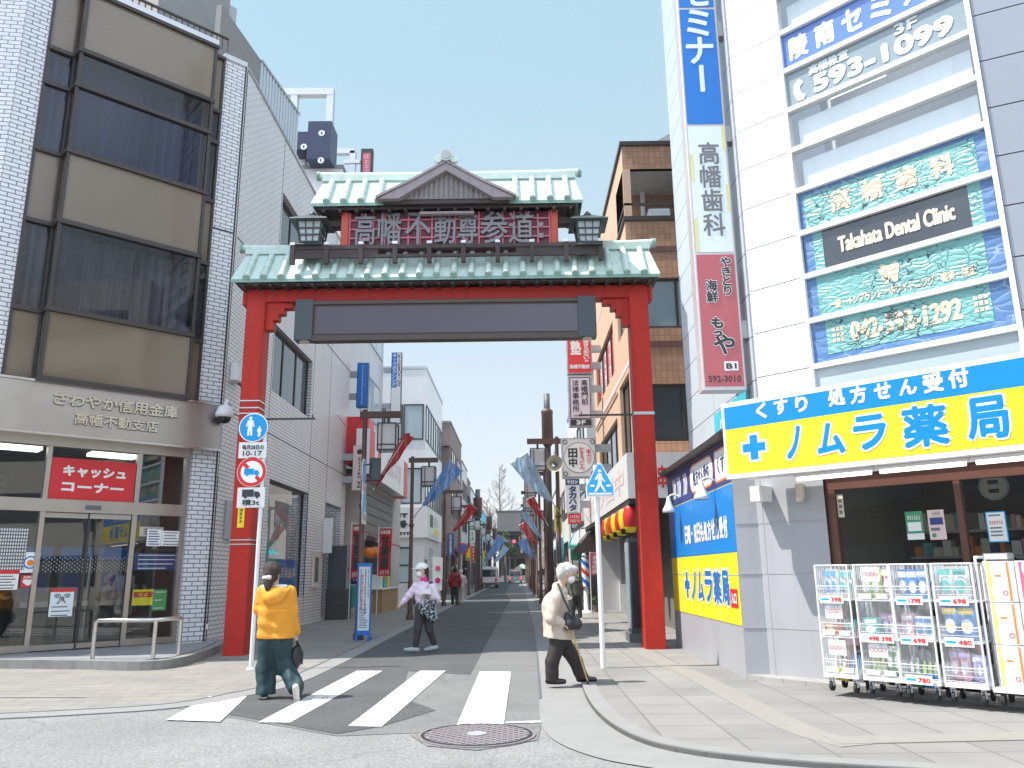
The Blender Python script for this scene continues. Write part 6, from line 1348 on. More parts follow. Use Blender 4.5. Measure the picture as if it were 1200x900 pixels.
    # goods: (cart, shelf, [(kind, base, band, n, width, height)])
    G_ = [(0, 2, [('pouch', 'paper', 'goods_blue', 2, .10, .26, 'white refill pouch with a blue badge'), ('pouch', 'paper', 'goods_teal', 2, .10, .25, 'white refill pouch with a green badge')]),
          (0, 1, [('box', 'orange', 'paper', 1, .19, .10, 'low orange box'), ('bottle', 'goods_pink', 'goods_teal', 3, .065, .22, 'pink bottle with a teal label')]),
          (0, 0, [('bottle', 'goods_yellow', 'paper', 3, .07, .22, 'amber bottle with a white cap'), ('bottle', 'paper', 'goods_blue', 3, .06, .23, 'white bottle with a blue cap')]),
          (1, 2, [('pouch', 'goods_lime', 'paper', 2, .13, .26, 'yellow green refill pouch'), ('pouch', 'goods_pink', 'paper', 1, .12, .27, 'pink refill pouch')]),
          (1, 1, [('box', 'goods_teal', 'paper', 1, .19, .16, 'teal carton with a white oval'), ('pouch', 'lilac', 'goods_pink', 2, .09, .20, 'lilac pouch with a pink band')]),
          (1, 0, [('bottle', 'paper', 'goods_lime', 3, .065, .24, 'clear white bottle with a lime cap'), ('pouch', 'green_lit', 'paper', 2, .09, .26, 'green refill pouch')]),
          (2, 2, [('pouch', 'goods_blue', 'paper', 3, .125, .25, 'bright blue diaper pack')]),
          (2, 1, [('box', 'goods_pink', 'paper', 1, .14, .20, 'pale pink carton'), ('box', 'paper', 'goods_blue', 2, .11, .18, 'white carton with a blue stripe')]),
          (2, 0, [('bottle', 'green', 'paper', 2, .07, .24, 'dark green bottle with a white label'), ('bottle', 'goods_blue', 'goods_lime', 3, .07, .21, 'blue bottle with a lime cap')]),
          (3, 2, [('pouch', 'paper', 'goods_teal', 2, .17, .27, 'large white pouch with a teal heading')]),
          (3, 1, [('pouch', 'goods_blue', 'goods_yellow', 2, .18, .28, 'big blue detergent pack with a yellow heading')]),
          (3, 0, [('pouch', 'goods_pink', 'lilac', 2, .11, .24, 'pink refill pouch with a lilac band'), ('box', 'lilac', 'paper', 3, .055, .20, 'slim lilac carton')])]
    sh = ['bottom', 'middle', 'top']; zz = (.20, .59, .99)
    for i, s, items in G_:
        F = T[i]; a = .02
        for kind, base, band, n, wd, h, desc in items:
            wd *= .89; h *= 1.3
            nm = {'pouch': 'refill_pouch', 'box': 'carton', 'bottle': 'bottle'}[kind]; grp = '%ss on the %s shelf of the %s cart' % (desc, sh[s], ord_[i])
            for k in range(n):
                pouch(F, a, zz[s], .16+.025*((k*7) % 3), wd*.97, h*.98, min(.20, wd*1.1), base, band, nm, '%s on the %s shelf, %s wire cart' % (desc, sh[s], ord_[i]), {'pouch': 'packet', 'box': 'box', 'bottle': 'bottle'}[kind], grp if n > 1 else None, kind); a += wd
    # packs of paper rolls beside the carts
    F = F0.at(2.88, .10, .44, 2); rr = ('bottom', 'middle', 'top')
    t = thing('flat_trolley', 'low white trolley under the stacked packs of paper rolls', 'trolley', F.p(.3, 0, .2)); mb = MB(); mb.box(-.02, .13, 0, .9, .17, .42, 'white_metal', F); mb.tube([F.p(-.02, .15, .40), F.p(-.02, 1.42, .40)], .014, 'cart_wire', 8); mb.tube([F.p(-.02, .15, .02), F.p(-.02, 1.42, .02)], .014, 'cart_wire', 8); mb.tube([F.p(-.02, 1.42, .02), F.p(-.02, 1.42, .40)], .014, 'cart_wire', 8); mb.build('frame', t)
    for a in (.05, .82):
        for b in (.06, .36):
            mb = MB(); mb.tube([F.p(a-.014, .06, b), F.p(a+.014, .06, b)], .06, 'rubber', 14); mb.build('caster', t)
    for c, (col, cn) in enumerate((('goods_yellow', 'yellow'), ('pink_hot', 'pink'), ('goods_teal', 'green'))):
        for r in range(3):
            u, v = .02+c*.285, .172+r*.405; w, h, d = .275, .398, .26
            loc = F.p(u+w/2, v, .2); mb = MB()
            mb.bbox(u, v, .10, u+w, v+h, .10+d, 'paper', F, .04); o = one('paper_roll_pack', mb, 'white pack of paper rolls with a %s edge, %s of its column on the trolley' % (cn, rr[r]), 'paper rolls', loc, 'paper roll packs on the trolley')
            mb = MB(); e = .10+d+.003; mb.poly([(u+.04, v+.01), (u+.075, v+.01), (u+.06, v+h*.3), (u+.085, v+h*.55), (u+.06, v+h*.8), (u+.07, v+h-.01), (u+.04, v+h-.01)], e, e, col, F)
            mb.rect(u+w-.06, v+.01, u+w-.04, v+h-.01, e, 'orange' if c == 0 else col, F); mb.ring(u+w*.66, v+h*.22, .016, .024, e+.001, 'red_bright', F, 12); mb.rect(u+w*.38, v+h*.62, u+w*.58, v+h*.66, e+.001, 'orange', F); mb.build('print', o)
    mb = MB(); mb.bbox(.03, 1.392, .12, .27, 1.46, .32, 'film', F, .01); mb.rect(.05, 1.40, .25, 1.45, .323, 'paper_blue', F); one('clear_tray', mb, 'clear plastic tray on top of the paper roll packs', 'tray', F.p(.15, 1.39, .2))
mat('pink_hot', (.75, .12, .22), .5, var=.05)
carts()
# ------------------------------------------------------------------ traffic signs
def sign_disc(name, label, px, py, rpx, Y, draw, face='blue_t'):
    c = aY(px, py, Y); r = rpx/FPX*Y*1.03; F = Fr(c, 0); t = thing(name, label, 'road sign', c)
    mb = MB(); mb.disc(0, 0, r, -.02, -.006, 'alu', F); mb.disc(0, 0, r, -.006, .0, 'white_paint', F); mb.build('plate', t); mb = MB(); draw(mb, F, r); mb.build('symbol', t); return t
mat('blue_t', (.0, .27, .62), .35, var=.04)
def left_signs():
    YP = aZ(294, 785, .012)[1]; x = aZ(294, 785, .012)[0]
    t = thing('sign_post', 'slender white post carrying four traffic signs in front of the red gate pillar', 'post', (x, YP, .012)); mb = MB(); mb.tube([(x, YP, .012), (x, YP, 3.75)], .035, 'white_metal', 12); mb.build('pole', t)
    mb = MB(); mb.lathe([(.075, .013), (.075, .03), (.04, .05)], 'white_metal', FlatFr((x, YP, 0)), 12); mb.build('base', t)
    Y = YP-.05
    def ped(mb, F, r):
        mb.disc(0, 0, r*.93, .001, .0015, 'blue_t', F, 36)
        def man(ox, oy, s): 
            mb.disc(ox, oy+.46*s, .10*s, .003, .0035, 'white_paint', F, 14)
            mb.poly([(ox-.16*s, oy+.34*s), (ox-.27*s, oy-.05*s), (ox-.20*s, oy-.08*s), (ox-.13*s, oy+.10*s), (ox-.15*s, oy-.62*s), (ox-.04*s, oy-.62*s), (ox, oy-.15*s), (ox+.04*s, oy-.62*s), (ox+.15*s, oy-.62*s), (ox+.13*s, oy+.10*s), (ox+.20*s, oy-.08*s), (ox+.27*s, oy-.05*s), (ox+.16*s, oy+.34*s)], .003, .003, 'white_paint', F)
        man(-r*.22, r*.13, r*1.12); man(r*.42, -r*.25, r*.62)
    sign_disc('pedestrian_sign', 'round blue sign of a white adult and child at the top of the white post', 297, 501, 17, Y, ped)
    def truck(mb, F, cx, cy, w, m, z, flip=1):
        P = lambda pts: [(cx+w*a*flip, cy+w*b) for a, b in (pts if flip > 0 else pts[::-1])]
        mb.poly(P([(-.5, -.14), (.14, -.14), (.14, .26), (-.5, .26)]), z, z, m, F); mb.poly(P([(.16, -.14), (.5, -.14), (.5, .0), (.40, .15), (.16, .15)]), z, z, m, F)
        for a in (-.3, .34): mb.disc(cx+w*a*flip, cy-w*.15, w*.085, z, z+.0005, m, F, 12)
    def nolorry(mb, F, r):
        mb.disc(0, 0, r*.97, .001, .0015, 'red_sign', F, 36); mb.disc(0, 0, r*.74, .002, .0025, 'white_paint', F, 36); truck(mb, F, 0, -.01, r*1.02, 'blue_t', .0045); s = r*.09; a = r*.53
        for p, q in (((-a, a), (-r*.24, r*.24)), ((r*.30, -r*.30), (a, -a))): mb.poly([(p[0]-s, p[1]-s), (q[0]-s, q[1]-s), (q[0]+s, q[1]+s), (p[0]+s, p[1]+s)], .004, .004, 'red_sign', F)
    sign_disc('no_lorry_sign', 'round red ringed sign with a blue lorry struck through on the white post', 295, 553, 17, Y, nolorry)
    def plate(nm, label, x0, y0, x1, y1, draw):
        a = aY(x0, y1, Y); b = aY(x1, y0, Y); F = Fr((0, Y, 0)); r = .02; t = thing(nm, label, 'road sign', a)
        mb = MB(); mb.bbox(a[0], a[2], -.015, b[0], b[2], 0, 'plate_grey', F, .004); mb.build('plate', t); mb = MB(); draw(mb, F, a[0], a[2], b[0], b[2]); mb.build('symbol', t)
    def p1(mb, F, x0, z0, x1, z1): w, h = x1-x0, z1-z0; mb.text('毎月28日の', x0+w*.12, z0+h*.53, x0+w*.90, z0+h*.84, .003, 'ink', F, .003); mb.text('10-17', x0+w*.16, z0+h*.14, x0+w*.84, z0+h*.45, .003, 'ink', F, .003)
    def p2(mb, F, x0, z0, x1, z1): w, h = x1-x0, z1-z0; truck(mb, F, x0+w*.5, z0+h*.66, w*.66, 'ink', .003); mb.text('積3t', x0+w*.18, z0+h*.10, x0+w*.82, z0+h*.40, .003, 'ink', F, .004)
    plate('time_plate', 'white plate with a date and hours between the two round signs', 279, 518, 313, 537, p1); plate('lorry_plate', 'white plate with a black lorry and load limit, lowest on the white post', 277, 571, 311, 595, p2)
mat('plate_grey', (.68, .68, .67), .45, var=.05)
left_signs()
def crossing_sign():
    b = aZ(707, 783, RW); x, Y = b[0], b[1]; t = thing('sign_post', 'slender white post of the pedestrian crossing sign on the sunny pavement', 'post', (x, Y, RW)); zt = aY(703, 545, Y)[2]
    mb = MB(); mb.tube([(x, Y, RW), (x-.01, Y, zt)], .038, 'white_metal', 12); mb.build('pole', t); mb = MB(); mb.box(x-.1, Y-.06, zt-.42, x+.1, Y-.04, zt-.38, 'alu'); mb.build('clamp', t)
    c = aY(703, 565, Y-.07); F = Fr(c); s = 1/FPX*Y*1.04; t = thing('crossing_sign', 'blue pentagonal pedestrian crossing sign with a white walking figure', 'road sign', c)
    pts = [(-16*s, -16*s), (16*s, -16*s), (16*s, -5*s), (2*s, 21.5*s), (-2*s, 21.5*s), (-16*s, -5*s)]; mb = MB(); mb.poly(pts, -.02, 0, 'white_paint', F); mb.build('plate', t)
    mb = MB(); q = [(a*.9, b*.92) for a, b in pts]; mb.poly(q, .002, .002, 'sky_sign', F); w = 'white_paint'; z = .005
    mb.disc(0, 12.5*s, 2.0*s, z, z+.001, w, F, 14)
    mb.poly([(-2.2*s, 9.8*s), (2.2*s, 9.8*s), (3.2*s, 5*s), (6*s, 1.0*s), (5*s, -.2*s), (2.3*s, 3*s), (2.0*s, -2*s), (6.6*s, -10.5*s), (4.4*s, -11*s), (.3*s, -4.2*s), (-4.4*s, -11*s), (-6.8*s, -10.5*s), (-2.3*s, -1.5*s), (-2.4*s, 4.5*s), (-4.2*s, 2.2*s), (-6*s, 2.8*s)][::-1], z, z, w, F)
    mb.rect(-13*s, -14*s, 13*s, -11.8*s, z, w, F); mb.rect(-11*s, -5.2*s, -6*s, -2.8*s, z, w, F); mb.rect(7*s, -5.2*s, 12*s, -2.8*s, z, w, F); mb.build('symbol', t)
crossing_sign()
def board_sign():
    Y = 18.2; F = Fr((0, Y, 0)); a = aY(417, 741, Y); b = aY(436, 660, Y); x0, x1, z1 = a[0], b[0], b[2]
    t = thing('standing_signboard', 'tall narrow blue framed standing signboard of dense print on the shaded pavement', 'sign board', ((x0+x1)/2, Y, .01))
    mb = MB(); mb.box(x0, .10, -.04, x0+.03, z1, 0, 'blue_deep', F); mb.box(x1-.03, .10, -.04, x1, z1, 0, 'blue_deep', F); mb.box(x0+.03, z1-.07, -.04, x1-.03, z1, 0, 'blue_deep', F); mb.box(x0+.03, .12, -.04, x1-.03, .22, 0, 'blue_deep', F); mb.build('frame', t)
    for x in (x0, x1-.05): mb = MB(); mb.box(x, .012, -.25, x+.05, .10, .1, 'blue_deep', F); mb.build('foot', t)
    mb = MB(); mb.rect(x0+.03, .22, x1-.03, z1-.07, -.015, 'paper_blue', F); mb.build('panel', t)
    mb = MB(); w = x1-x0; random.seed(4)
    mb.marks(x1-.09, z1-.75, x1-.05, z1-.12, 14, -.012, 'ink_grey', F, 1, True); mb.marks(x1-.16, z1-1.1, x1-.11, z1-.12, 16, -.012, 'ink', F, 2, True); mb.marks(x1-.23, z1-1.0, x1-.17, z1-.24, 10, -.012, 'red_sign', F, 3, True); mb.marks(x0+.05, z1-1.0, x0+.10, z1-.12, 14, -.012, 'ink', F, 4, True)
    for k in range(12): mb.rect(x0+.06, .28+k*.035, x1-.06-.1*random.random(), .295+k*.035, -.012, 'ink_grey', F)
    mb.build('lettering', t)
board_sign()
mat('sign_navy', (.018, .026, .075), .4, var=.1)
# ------------------------------------------------------------------ the street beyond the gate
mat('maroon_brick', (.14, .06, .05), .6, var=.2); mat('pink_faint', (.80, .60, .58), .5, var=0); mat('pink_white', (.68, .60, .64), .4, var=.04)
mat('bare_bark', (.20, .16, .145), .9, var=.2); mat('leaf', (.05, .085, .03), .7, var=.3, scale=3); mat('leaf_pale', (.095, .15, .05), .7, var=.3, scale=3); mat('roof_grey', (.062, .064, .068), .6, var=.12, scale=2, stain=.2); mat('roof_dark', (.06, .06, .065), .7, var=.2); mat('temple_wood', (.028, .022, .020), .8, var=.2)
def shell(t, xf, side, y0, y1, h, m, deep=9, front=None, roofm='concrete_dark'):
    """Walls and flat roof; xf the street face, side -1 for the west row and +1 for the east row."""
    xb = xf+side*deep; mb = MB(); f = front or m
    mb.quad((xf, y0, 0), (xf, y1, 0), (xf, y1, h), (xf, y0, h), m); mb.quad((xf, y0, 0), (xf, y0, h), (xb, y0, h), (xb, y0, 0), f); mb.quad((xf, y1, 0), (xb, y1, 0), (xb, y1, h), (xf, y1, h), f); mb.quad((xb, y0, 0), (xb, y0, h), (xb, y1, h), (xb, y1, 0), f)
    mb.build('wall', t); mb = MB(); mb.quad((xf, y0, h-.01), (xf, y1, h-.01), (xb, y1, h-.01), (xb, y0, h-.01), roofm)
    a, b = min(xf, xb), max(xf, xb); mb.box(a-.04, y0-.04, h-.02, b+.04, y0+.16, h+.14, roofm); mb.box(a-.04, y1-.16, h-.02, b+.04, y1+.04, h+.14, roofm); xs = (xf-.16, xf+.04) if side < 0 else (xf-.04, xf+.16); mb.box(xs[0], y0+.16, h-.02, xs[1], y1-.16, h+.14, roofm); mb.build('parapet', t)
def LF(x): return Fr((x, 0, 0), 90)        # face of the west row: u = Y
def RF(x): return Fr((x, 0, 0), -90)       # face of the east row: u = -Y
def west_row():
    # tall white block behind the bank
    t = thing('white_building', 'tall white plastered block rising behind the bank with a steel frame on its roof', 'building', (-9, 30, 0)); shell(t, -7.0, -1, 29.6, 40.5, 17.6, 'plaster_white', 8); mb = MB(); mb.box(-12, 29.62, 17.5, -8.55, 33, 18.95, 'plaster_white'); mb.build('stair_head', t)
    F = LF(-7.0)
    for u0, v0, u1, v1 in ((34.5, 12.2, 40.0, 13.4), (34.5, 8.6, 39.5, 10.6), (34.5, 5.4, 39.5, 7.2)): window(t, F, u0, v0, u1, v1, .03, cols=3, gm='pale_glass', fm='alu', fw=.08)
    mb = MB(); b = aY(338, 109, 31.5); c = aY(388, 109, 31.5); z0 = 17.5
    mb.bar((b[0]-1, 31.5, b[2]), (c[0]+.15, 31.5, c[2]), .32, .32, 'alu'); mb.bar((c[0], 31.5, c[2]), (c[0], 31.5, z0), .3, .3, 'alu'); mb.bar((c[0]-1.6, 31.5, c[2]), (c[0]-1.6, 31.5, z0), .3, .3, 'alu')
    mb.build('roof_frame', t); mb = MB(); d = aY(398, 178, 36); e = aY(414, 178, 36); mb.bar((d[0]-1, 36, d[2]), (e[0]+.1, 36, e[2]), .28, .28, 'alu'); mb.bar((e[0], 36, e[2]), (e[0], 36, z0), .28, .28, 'alu'); mb.build('roof_frame', t)
    Y = 29.3; x0, z1 = aY(365, 150, Y)[[0, 2]]; x1, zb = aY(390, 193, Y)[[0, 2]]; xa = aY(349, 170, Y)[0]; za, zc = aY(350, 162, Y)[2], aY(350, 182, Y)[2]
    t = thing('cross_shaped_sign', 'dark blue box sign of stepped blocks with round white discs on the white block', 'sign', (x0, Y, zb)); mb = MB(); mb.box(x0, Y-.5, zb, x1, Y+.6, z1, 'sign_navy'); mb.box(xa, Y-.495, zc, x0-.003, Y+.5, za, 'sign_navy'); mb.build('box', t)
    F = Fr((0, Y-.5, 0))
    for px, py in ((377, 156), (356, 172), (376, 188)): mb = MB(); u, v = F.uv(px, py); mb.disc(u, v, .13, .002, .012, 'paper', F, 16); mb.rect(u-.03, v-.07, u+.03, v+.07, .016, 'navy_board', F); mb.build('disc', t)
    Y = 36; a = aY(422, 206, Y); b = aY(437, 174, Y); t = thing('led_sign', 'slim dark box sign with red digits above the roof of the gate', 'sign', a); F = Fr((0, Y, 0)); mb = MB(); mb.bbox(a[0], a[2]-.6, -.3, b[0], b[2], 0, 'black', F, .02); mb.build('case', t); mb = MB(); mb.rect(a[0]+.1, a[2]-.3, b[0]-.1, b[2]-.25, .005, 'red_faded', F); mb.marks(a[0]+.14, a[2]-.2, b[0]-.14, b[2]-.3, 5, .012, 'pink', F, 7, True); mb.build('face', t)
    mb = MB(); mb.bar((a[0], Y-.1, a[2]+.7), (a[0]-.8, Y-.1, a[2]+.7), .18, .18, 'alu'); mb.build('bracket', t)
    # projecting signs of the white block
    def proj_sign(nm, label, px0, py0, px1, py1, Y, body, draw, edge=None, dp=.28, bx=None):
        a = aY(px0, py1, Y); b = aY(px1, py0, Y); F = Fr((0, Y, 0)); t = thing(nm, label, 'sign', a); mb = MB(); mb.bbox(a[0], a[2], -dp, b[0], b[2], 0, edge or body, F, .012); mb.build('case', t)
        mb = MB(); e = .03*(b[0]-a[0]) if edge else 0; mb.rect(a[0]+e+.01, a[2]+e+.01, b[0]-e-.01, b[2]-e-.01, .004, body, F); mb.build('face', t); mb = MB(); draw(mb, F, a[0], a[2], b[0], b[2]); 
        if mb.v: mb.build('lettering', t)
        if bx is not None:
            mb = MB()
            for f in (.25, .75): z = a[2]+(b[2]-a[2])*f; mb.box(min(a[0], bx), Y+.06, z-.12, max(a[0], bx) if bx < a[0] else max(b[0], bx), Y+.2, z+.12, 'grey_metal')
            mb.build('bracket', t)
        return t
    def d1(mb, F, x0, z0, x1, z1): w, h = x1-x0, z1-z0; mb.marks(x0+w*.45, z0+h*.06, x0+w*.55, z1-h*.05, 22, .008, 'paper_blue', F, 8, True); mb.disc(x0+w*.72, z0+h*.5, w*.06, .006, .008, 'orange', F, 10)
    proj_sign('blade_sign', 'deep blue projecting sign with thin white writing behind the gate beam', 417, 425, 432, 477, 30, 'blue_deep', d1, 'navy', bx=-6.9)
    def d2(mb, F, x0, z0, x1, z1): w, h = x1-x0, z1-z0; zm = z0+h*.5; mb.rect(x0+.02, zm, x0+w*.55, z1-.02, .008, 'blue_deep', F); mb.vtext('キックボクシング', x0+w*.08, x0+w*.50, z1-.05, zm+.05, .011, 'paper', F, .006); mb.vtext('KICKBOXING', x0+w*.62, x0+w*.92, z1-.1, zm+.05, .011, 'maroon', F, .006)
    proj_sign('blade_sign', 'tall projecting sign, blue and white above and blank grey below', 457, 413, 471, 496, 40, 'paper', d2, 'dark_frame', bx=-6.9)
    def d3(mb, F, x0, z0, x1, z1): w, h = x1-x0, z1-z0; mb.disc(x0+w*.60, z0+h*.86, w*.24, .006, .008, 'ink', F, 18); mb.marks(x0+w*.44, z0+h*.26, x0+w*.76, z0+h*.74, 6, .008, 'ink', F, 9, True); mb.text('2', x0+w*.44, z0+h*.06, x0+w*.76, z0+h*.20, .008, 'ink', F, .008)
    proj_sign('blade_sign', 'pink and white projecting sign with a black disc beside the red box', 412, 522, 427, 575, 28.5, 'pink_pale', d3, 'grey_metal', bx=-6.9)
    mb = MB(); a = aY(410, 543, 29); b = aY(432, 488, 29); mb.bbox(a[0]-.2, a[2], -1.2, b[0], b[2], 0, 'red_sign', Fr((0, 29, 0)), .03); one('red_box_sign', mb, 'plain dark red box sign at the end of the bank flank', 'sign', a)
    # low shop with red and white fascia
    X = -5.35; t = thing('chestnut_shop', 'low shop with a red and white striped fascia and open stall front', 'building', (-6, 33, 0)); shell(t, X-.55, -1, 30.2, 40.3, 5.2, 'plaster_cream', 4)
    F = LF(X); mb = MB(); y0, y1 = 28.6, 38.6; mb.box(y0, 4.95, -.5, y1, 6.6, 0, 'panel_white', F); mb.build('fascia', t)
    for a, b in ((28.62, 29.6), (30.4, 31.0), (37.4, 38.58)): mb = MB(); mb.box(a, 4.94, -.52, b, 6.61, .012, 'red_bright', F); mb.build('fascia_stripe', t)
    mb = MB(); mb.marks(32.4, 5.4, 36.6, 6.2, 4, .01, 'pink_faint', F, 10); mb.build('lettering', t)
    mb = MB(); 
    for k in range(5): mb.rect(30.5, 3.0+k*.36, 37.5, 3.33+k*.36, -.50+.005*k, 'concrete', F)
    mb.build('wall_panel', t)
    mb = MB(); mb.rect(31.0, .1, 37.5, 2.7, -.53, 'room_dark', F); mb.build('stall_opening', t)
    mb = MB(); mb.sheet(lambda a, b: (X-.5+.95*b, 31.2+2.6*a, 2.95-.42*b-.04*math.sin(a*40)*b), 30, 6, 'red_faded'); mb.build('awning', t)
    mb = MB(); mb.box(30.6, .0, -.45, 34.4, .85, .25, 'wood', F); mb.box(30.5, .85, -.47, 34.5, .90, .3, 'paper', F); mb.build('counter', t)
    for k, (y, h, m) in enumerate(((31.0, .5, 'paper_blue'), (31.9, .35, 'goods_teal'), (32.8, .45, 'goods_yellow'))): mb = MB(); mb.box(y, .902, -.35, y+.55, .9+h, .1, m, F); one('goods_box', mb, ('pale blue display box on the stall counter of the striped shop', 'teal display box on the stall counter of the striped shop', 'yellow display box on the stall counter of the striped shop')[k], 'box', F.p(y, .9, 0))
    for k, (px, py) in enumerate(((432, 648), (439, 647), (444, 648))):
        p = aY(px, py, 30.5+.6*k); mb = MB(); mb.lathe([(.08, p[2]-.2), (.17, p[2]-.12), (.2, p[2]), (.17, p[2]+.12), (.08, p[2]+.2)], 'orange', FlatFr((p[0], p[1], 0)), 12); one('paper_lantern', mb, 'round orange paper lantern hanging between the two red banners', 'lantern', p, 'orange lanterns of the stall')
    # red banners on poles
    for k, (px0, px1, py0, py1, Y, lab) in enumerate(((411, 425, 615, 678, 26.9, 'red banner with black writing on a pole, close to the bank corner'), (443, 459, 620, 675, 29.6, 'red banner with black writing hanging tilted by the stall lanterns'))):
        a = aY(px0, py1, Y); b = aY(px1, py0, Y); F = Fr((0, Y, 0)); t = thing('banner', lab, 'banner', (a[0], Y, .01), 'red shop banners'); w, h = b[0]-a[0], b[2]-a[2]; tl = .0 if k == 0 else .10
        P = lambda u, v, o=0: (a[0]+w*u+tl*(v-.5)*h*.3, Y-o+.02*math.sin(v*9+u*4), a[2]+h*v); mb = MB(); mb.sheet(lambda u, v: P(u, v), 6, 16, 'red_sign'); mb.build('cloth', t)
        mb = MB(); mb.vtext('甘栗屋', a[0]+w*.15, a[0]+w*.85, a[2]+h*.86, a[2]+h*.16, .035, 'ink', F, .018); mb.text('天津甘栗', a[0]+w*.12, a[2]+h*.89, a[0]+w*.9, a[2]+h*.97, .035, 'paper', F, .004); mb.marks(a[0]+w*.12, a[2]+h*.03, a[0]+w*.9, a[2]+h*.12, 4, .035, 'paper', F, 11); mb.build('lettering', t)
        mb = MB(); mb.tube([(a[0]-.03, Y+.02, .01), (a[0]-.03+tl*h*.1, Y+.02, b[2]+.12)], .018, 'white_metal'); mb.tube([(a[0]-.03, Y+.02, b[2]+.05), (b[0]+.03, Y+.02, b[2]+.05)], .01, 'white_metal'); mb.build('pole', t)
    a = aY(404, 735, 27.6); mb = MB(); F = Fr((0, 27.6, 0)); mb.rect(a[0]+.15, .35, a[0]+.62, 1.05, 0, 'goods_teal', F); mb.rect(a[0]+.15, 1.1, a[0]+.62, 2.0, 0, 'navy_board', F); mb.marks(a[0]+.2, 1.2, a[0]+.6, 1.5, 4, .004, 'paper', F, 12); mb.text('し', a[0]+.25, 1.6, a[0]+.5, 1.9, .004, 'paper', F, .01); mb.box(a[0]+.12, .01, -.03, a[0]+.15, 2.05, .01, 'black', F); one('shop_board', mb, 'navy and teal shop board standing under the first red banner', 'sign', (a[0], 27.6, .01))
    # fence of short brown posts and white wall at the parking gap
    t = thing('parking_wall', 'low white wall at the gap before the white gym building', 'wall', (-5.5, 42, 0)); mb = MB(); mb.box(-12, 41.9, 0, -5.2, 42.05, .95, 'plaster_white'); mb.build('wall', t)
    for k in range(3): y = 39.2+k*.8; mb = MB(); mb.tube([(-5.0, y, .01), (-5.0, y, .82), (-5.0, y+.05, .88), (-5.0, y+.5, .88), (-5.0, y+.55, .82), (-5.0, y+.55, .01)], .05, 'brown_pole'); one('parking_hoop', mb, ('brown hoop barrier beside the stall, nearest the gate', 'brown hoop barrier beside the stall, middle of three', 'brown hoop barrier beside the stall, nearest the white wall')[k], 'barrier', (-5, y, 0), 'hoop barriers by the stall')
    # gym
    Y0 = 44.5; X = -5.2; t = thing('gym_building', 'white panelled gym building with tall corner windows and a sign band', 'building', (-6, 46, 0)); shell(t, X, -1, Y0, 54.5, 12.95, 'panel_white', 8, 'panel_white', 'alu')
    F = Fr((0, Y0, 0)); G2 = LF(X)
    for v0, v1, us in ((8.8, 10.85, ((-9.8, -7.6), (-7.55, -6.5), (-6.45, -5.3))), (5.2, 7.2, ((-9.8, -7.6), (-7.55, -6.6), (-6.55, -5.35)))):
        for a, b in us: window(t, F, a, v0, b, v1, .02, gm='pale_glass', fw=.07)
        for k in range(7): window(t, G2, Y0+.15+k*1.35, v0-.0, Y0+1.4+k*1.35, v1, .02, gm='pale_glass', fw=.07)
    for a, b in ((-9.5, -7.3), (-7.2, -5.9)): window(t, F, a, .9, b, 2.85, .02, gm='pale_glass', fw=.08, rows=2)
    mb = MB(); mb.rect(-10, .01, -5.8, .85, .01, 'stone_dark', F); mb.build('plinth', t)
    window(t, G2, Y0+2.2, .4, Y0+4.4, 2.9, .02, gm='pale_glass', fm='white_metal', cols=3, rows=4, fw=.06); mb = MB(); mb.box(Y0+.5, .05, -.02, Y0+1.6, 2.2, .03, 'concrete_dark', G2); mb.build('door', t)
    t = thing('gym_sign', 'white gym sign wrapping the corner of the white panelled building', 'sign', (-6, Y0-.2, 3.3)); mb = MB(); mb.box(-9.9, 3.35, .01, X+.22, 5.0, .25, 'plate_grey', F); mb.box(Y0+.0, 3.35, .01, Y0+8, 5.0, .22, 'paper', G2); mb.build('panel', t)
    mb = MB(); o = .26; mb.text('PROFIT', -8.0, 4.42, -6.05, 4.68, o, 'ink', F, .035); mb.text('24', -7.6, 3.88, -6.05, 4.30, o, 'ink', F, .06); mb.text('FITNESS GYM', -8.2, 3.48, -5.8, 3.66, o, 'ink', F, .02); mb.rect(Y0+1, 4.0, Y0+2.6, 4.7, .225, 'leaf_pale', G2); mb.rect(Y0+3, 3.7, Y0+5.8, 4.0, .225, 'yellow', G2); mb.marks(Y0+3, 4.1, Y0+5.8, 4.7, 4, .225, 'grey_metal', G2, 13); mb.marks(Y0+1, 3.45, Y0+5.8, 3.64, 8, .225, 'grey_metal', G2, 14); mb.build('lettering', t)
    # further houses of the west row
    def house(nm, label, x, y0, y1, h, m, wins, gm='dark_glass', side=-1):
        t = thing(nm, label, 'building', (x, y0, 0)); shell(t, x, side, y0, y1, h, m); F = LF(x) if side < 0 else RF(x)
        for i, (a, c, b, d) in enumerate(wins):
            u0, u1 = (y0+(y1-y0)*a, y0+(y1-y0)*b) if side < 0 else (-(y0+(y1-y0)*b), -(y0+(y1-y0)*a)); window(t, F, u0, h*c, u1, h*d, .03, gm=gm, fw=.08, cols=2)
        return t
    w1 = [(.08, .72, .4, .86), (.55, .72, .9, .86), (.08, .46, .4, .6), (.55, .46, .9, .6), (.1, .03, .9, .26)]
    t = house('brown_building', 'tall brown building with a chamfered corner beyond the gym', -4.75, 56, 67, 11.9, 'brown_wall', w1); F = Fr((0, 56, 0)); window(t, F, -6.3, 8.6, -5.4, 9.9, .03, gm='mid_glass'); window(t, F, -6.3, 5.4, -5.4, 6.6, .03, gm='mid_glass'); mb = MB(); mb.box(-6.9, 10.2, 0, -4.75, 10.45, .35, 'brown_wall', F); mb.build('cornice', t); window(t, F, -6.6, .1, -4.9, 2.6, .03, gm='dark_glass', cols=2)
